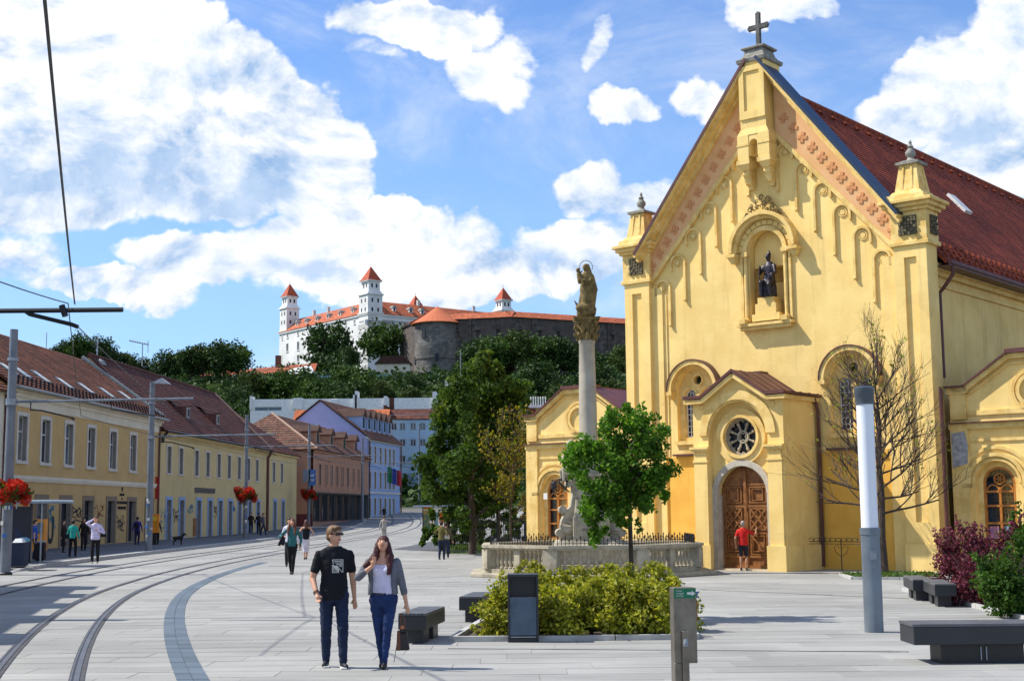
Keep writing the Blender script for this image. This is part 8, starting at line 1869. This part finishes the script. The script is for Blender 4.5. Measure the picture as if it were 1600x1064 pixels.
person('man in a white shirt and black trousers phoning on the kerb, bag on shoulder', 148, 880, 72, face=.25, top=(.62, .58, .80), topk='shirt', legs=(.008, .008, .012), hair=(.10, .05, .03), pose=dict(hl=(.05, -.12, .70), hr=(-.055, -.10, .93), ehr=(-1, -.2, -.8), ehl=(1, 0, -1)), shoe=(.35, .3, .28), extras=bag_x((.01, .01, .01), 1, .62), **bx_)
person('woman in a turquoise top seen from behind with a black shoulder bag', 113, 870, 57, face=PI, top=(.02, .38, .32), topk='long', female=True, legs=(.01, .01, .014), hair=(.015, .012, .012), pose=dict(fl=(.07, .03), fr=(-.07, -.03)), extras=bag_x((.008, .01, .014), 1, .56), **bx_)
person('figure in dark clothes standing left of the woman in turquoise', 98, 863, 50, face=PI / 2, top=(.02, .012, .012), legs=(.012, .012, .015), topk='long', hair=(.05, .03, .02), pose=dict(hl=(.1, -.15, .66)), **bx_)
person('woman in a long dark dress standing behind the man in white', 130, 860, 50, face=.6, top=(.012, .008, .010), legs=(.014, .010, .02), topk='long', female=True, hairk='long', hair=(.012, .01, .01), **bx_)
person('man in a bright blue t-shirt beside the orange ticket machine', 53, 873, 60, face=PI * .6, top=(.015, .09, .40), legs=(.012, .010, .016), hair=(.015, .012, .01), pose=dict(hl=(.14, -.08, .56)), **bx_)
t_su = G(62, 876, .16); t = thing('suitcase', 'dark suitcase with a light top next to the man in blue t-shirt', 'suitcase', t_su); b = MB(); b.box(-.22, .22, -.14, .14, .05, .78); b.build('case_body', mat('dark_case', (.015, .012, .018), bump=.1), t, bevel=.03); b = MB(); b.box(-.16, .2, -.12, .12, .785, .84); b.build('folded_cloth', mat('light_blue_cloth', (.2, .28, .38), bump=.2), t); b = MB(); b.tube([(-.15, 0, .03), (.15, 0, .03)], .03, 8); b.build('wheels', iron, t)
person('person in a blue jacket with a dark backpack walking away by the ochre wall', 214, 851, 43, face=PI, top=(.04, .04, .28), legs=(.02, .025, .10), topk='long', hair=(.01, .01, .012), pose=dict(fl=(.05, .04), fr=(-.03, -.05)), extras=pack_x((.01, .01, .02)), **bx_)
person('dark dressed person standing behind the second tram pole', 244, 851, 42, face=PI, top=(.012, .012, .015), legs=(.01, .01, .015), topk='long', hair=(.02, .015, .012), **bx_)
person('slim dark figure in a doorway right of the flower basket pole', 392, 833, 33, face=0.3, top=(.012, .012, .016), legs=(.012, .012, .02), topk='long', hair=(.02, .015, .012), **bx_)
person('tall person in black facing the wall at the end of the yellow house', 404, 834, 36, face=PI, top=(.012, .012, .014), legs=(.01, .01, .014), topk='long', hair=(.015, .01, .01), **bx_)
person('walking person with grey top and jeans, rightmost of the trio by the yellow house', 411, 836, 34, face=PI / 2, top=(.10, .09, .12), legs=(.02, .04, .10), topk='long', hair=(.04, .02, .02), pose=dict(fl=(.03, -.12), fr=(-.03, .12)), extras=pack_x((.12, .14, .2)), **bx_)
person('small dark figure standing by the wall of the blue house', 623, 806, 20, face=0, loc=(at(612, 800, 176).x - 1, 176, gz(176)), top=(.015, .012, .012), legs=(.01, .01, .012), topk='long')
# dog and pigeon on the pavement
pd_ = G(278, 851, .16); t = thing('dog', 'small dark dog standing on the pavement by the yellow house', 'dog', pd_, .5); s_ = 1.0
Pd = [('l', [(-.30, 0, 0, .06, .07), (-.26, 0, 0, .11, .12), (0, 0, 0, .12, .14), (.26, 0, 0, .13, .16), (.36, 0, 0, .08, .1)])]
def cy(a, r1, c, r2): return ('c', a, r1, c, r2)
Pd = [cy((-.22, 0, .42), .11, (.18, 0, .44), .13), cy((.2, 0, .48), .09, (.34, 0, .62), .07), ('e', (.38, 0, .66), (.09, .07, .07)), cy((.42, 0, .64), .045, (.52, 0, .61), .03), cy((.35, .05, .70), .02, (.34, .07, .78), .01), cy((.35, -.05, .70), .02, (.34, -.07, .78), .01), cy((-.3, 0, .46), .03, (-.46, 0, .58), .015)]
for q in (-.07, .07): Pd += [cy((.2, q, .4), .055, (.2, q, .2), .03), cy((.2, q, .2), .028, (.21, q, .03), .025), cy((.21, q, .02), .028, (.25, q, .02), .02), cy((-.22, q, .42), .075, (-.17, q, .26), .04), cy((-.17, q, .26), .035, (-.28, q, .17), .025), cy((-.28, q, .17), .024, (-.26, q, .03), .022), cy((-.26, q, .02), .028, (-.21, q, .02), .02)]
blob(Pd, .018, [mat('black_fur', (.02, .016, .014), bump=.4, bscale=40)], 'dog_body', t, 2)
for o in list(bpy.data.objects):
    if o.type == 'MESH' and len(o.data.polygons) == 0: bpy.data.objects.remove(o)
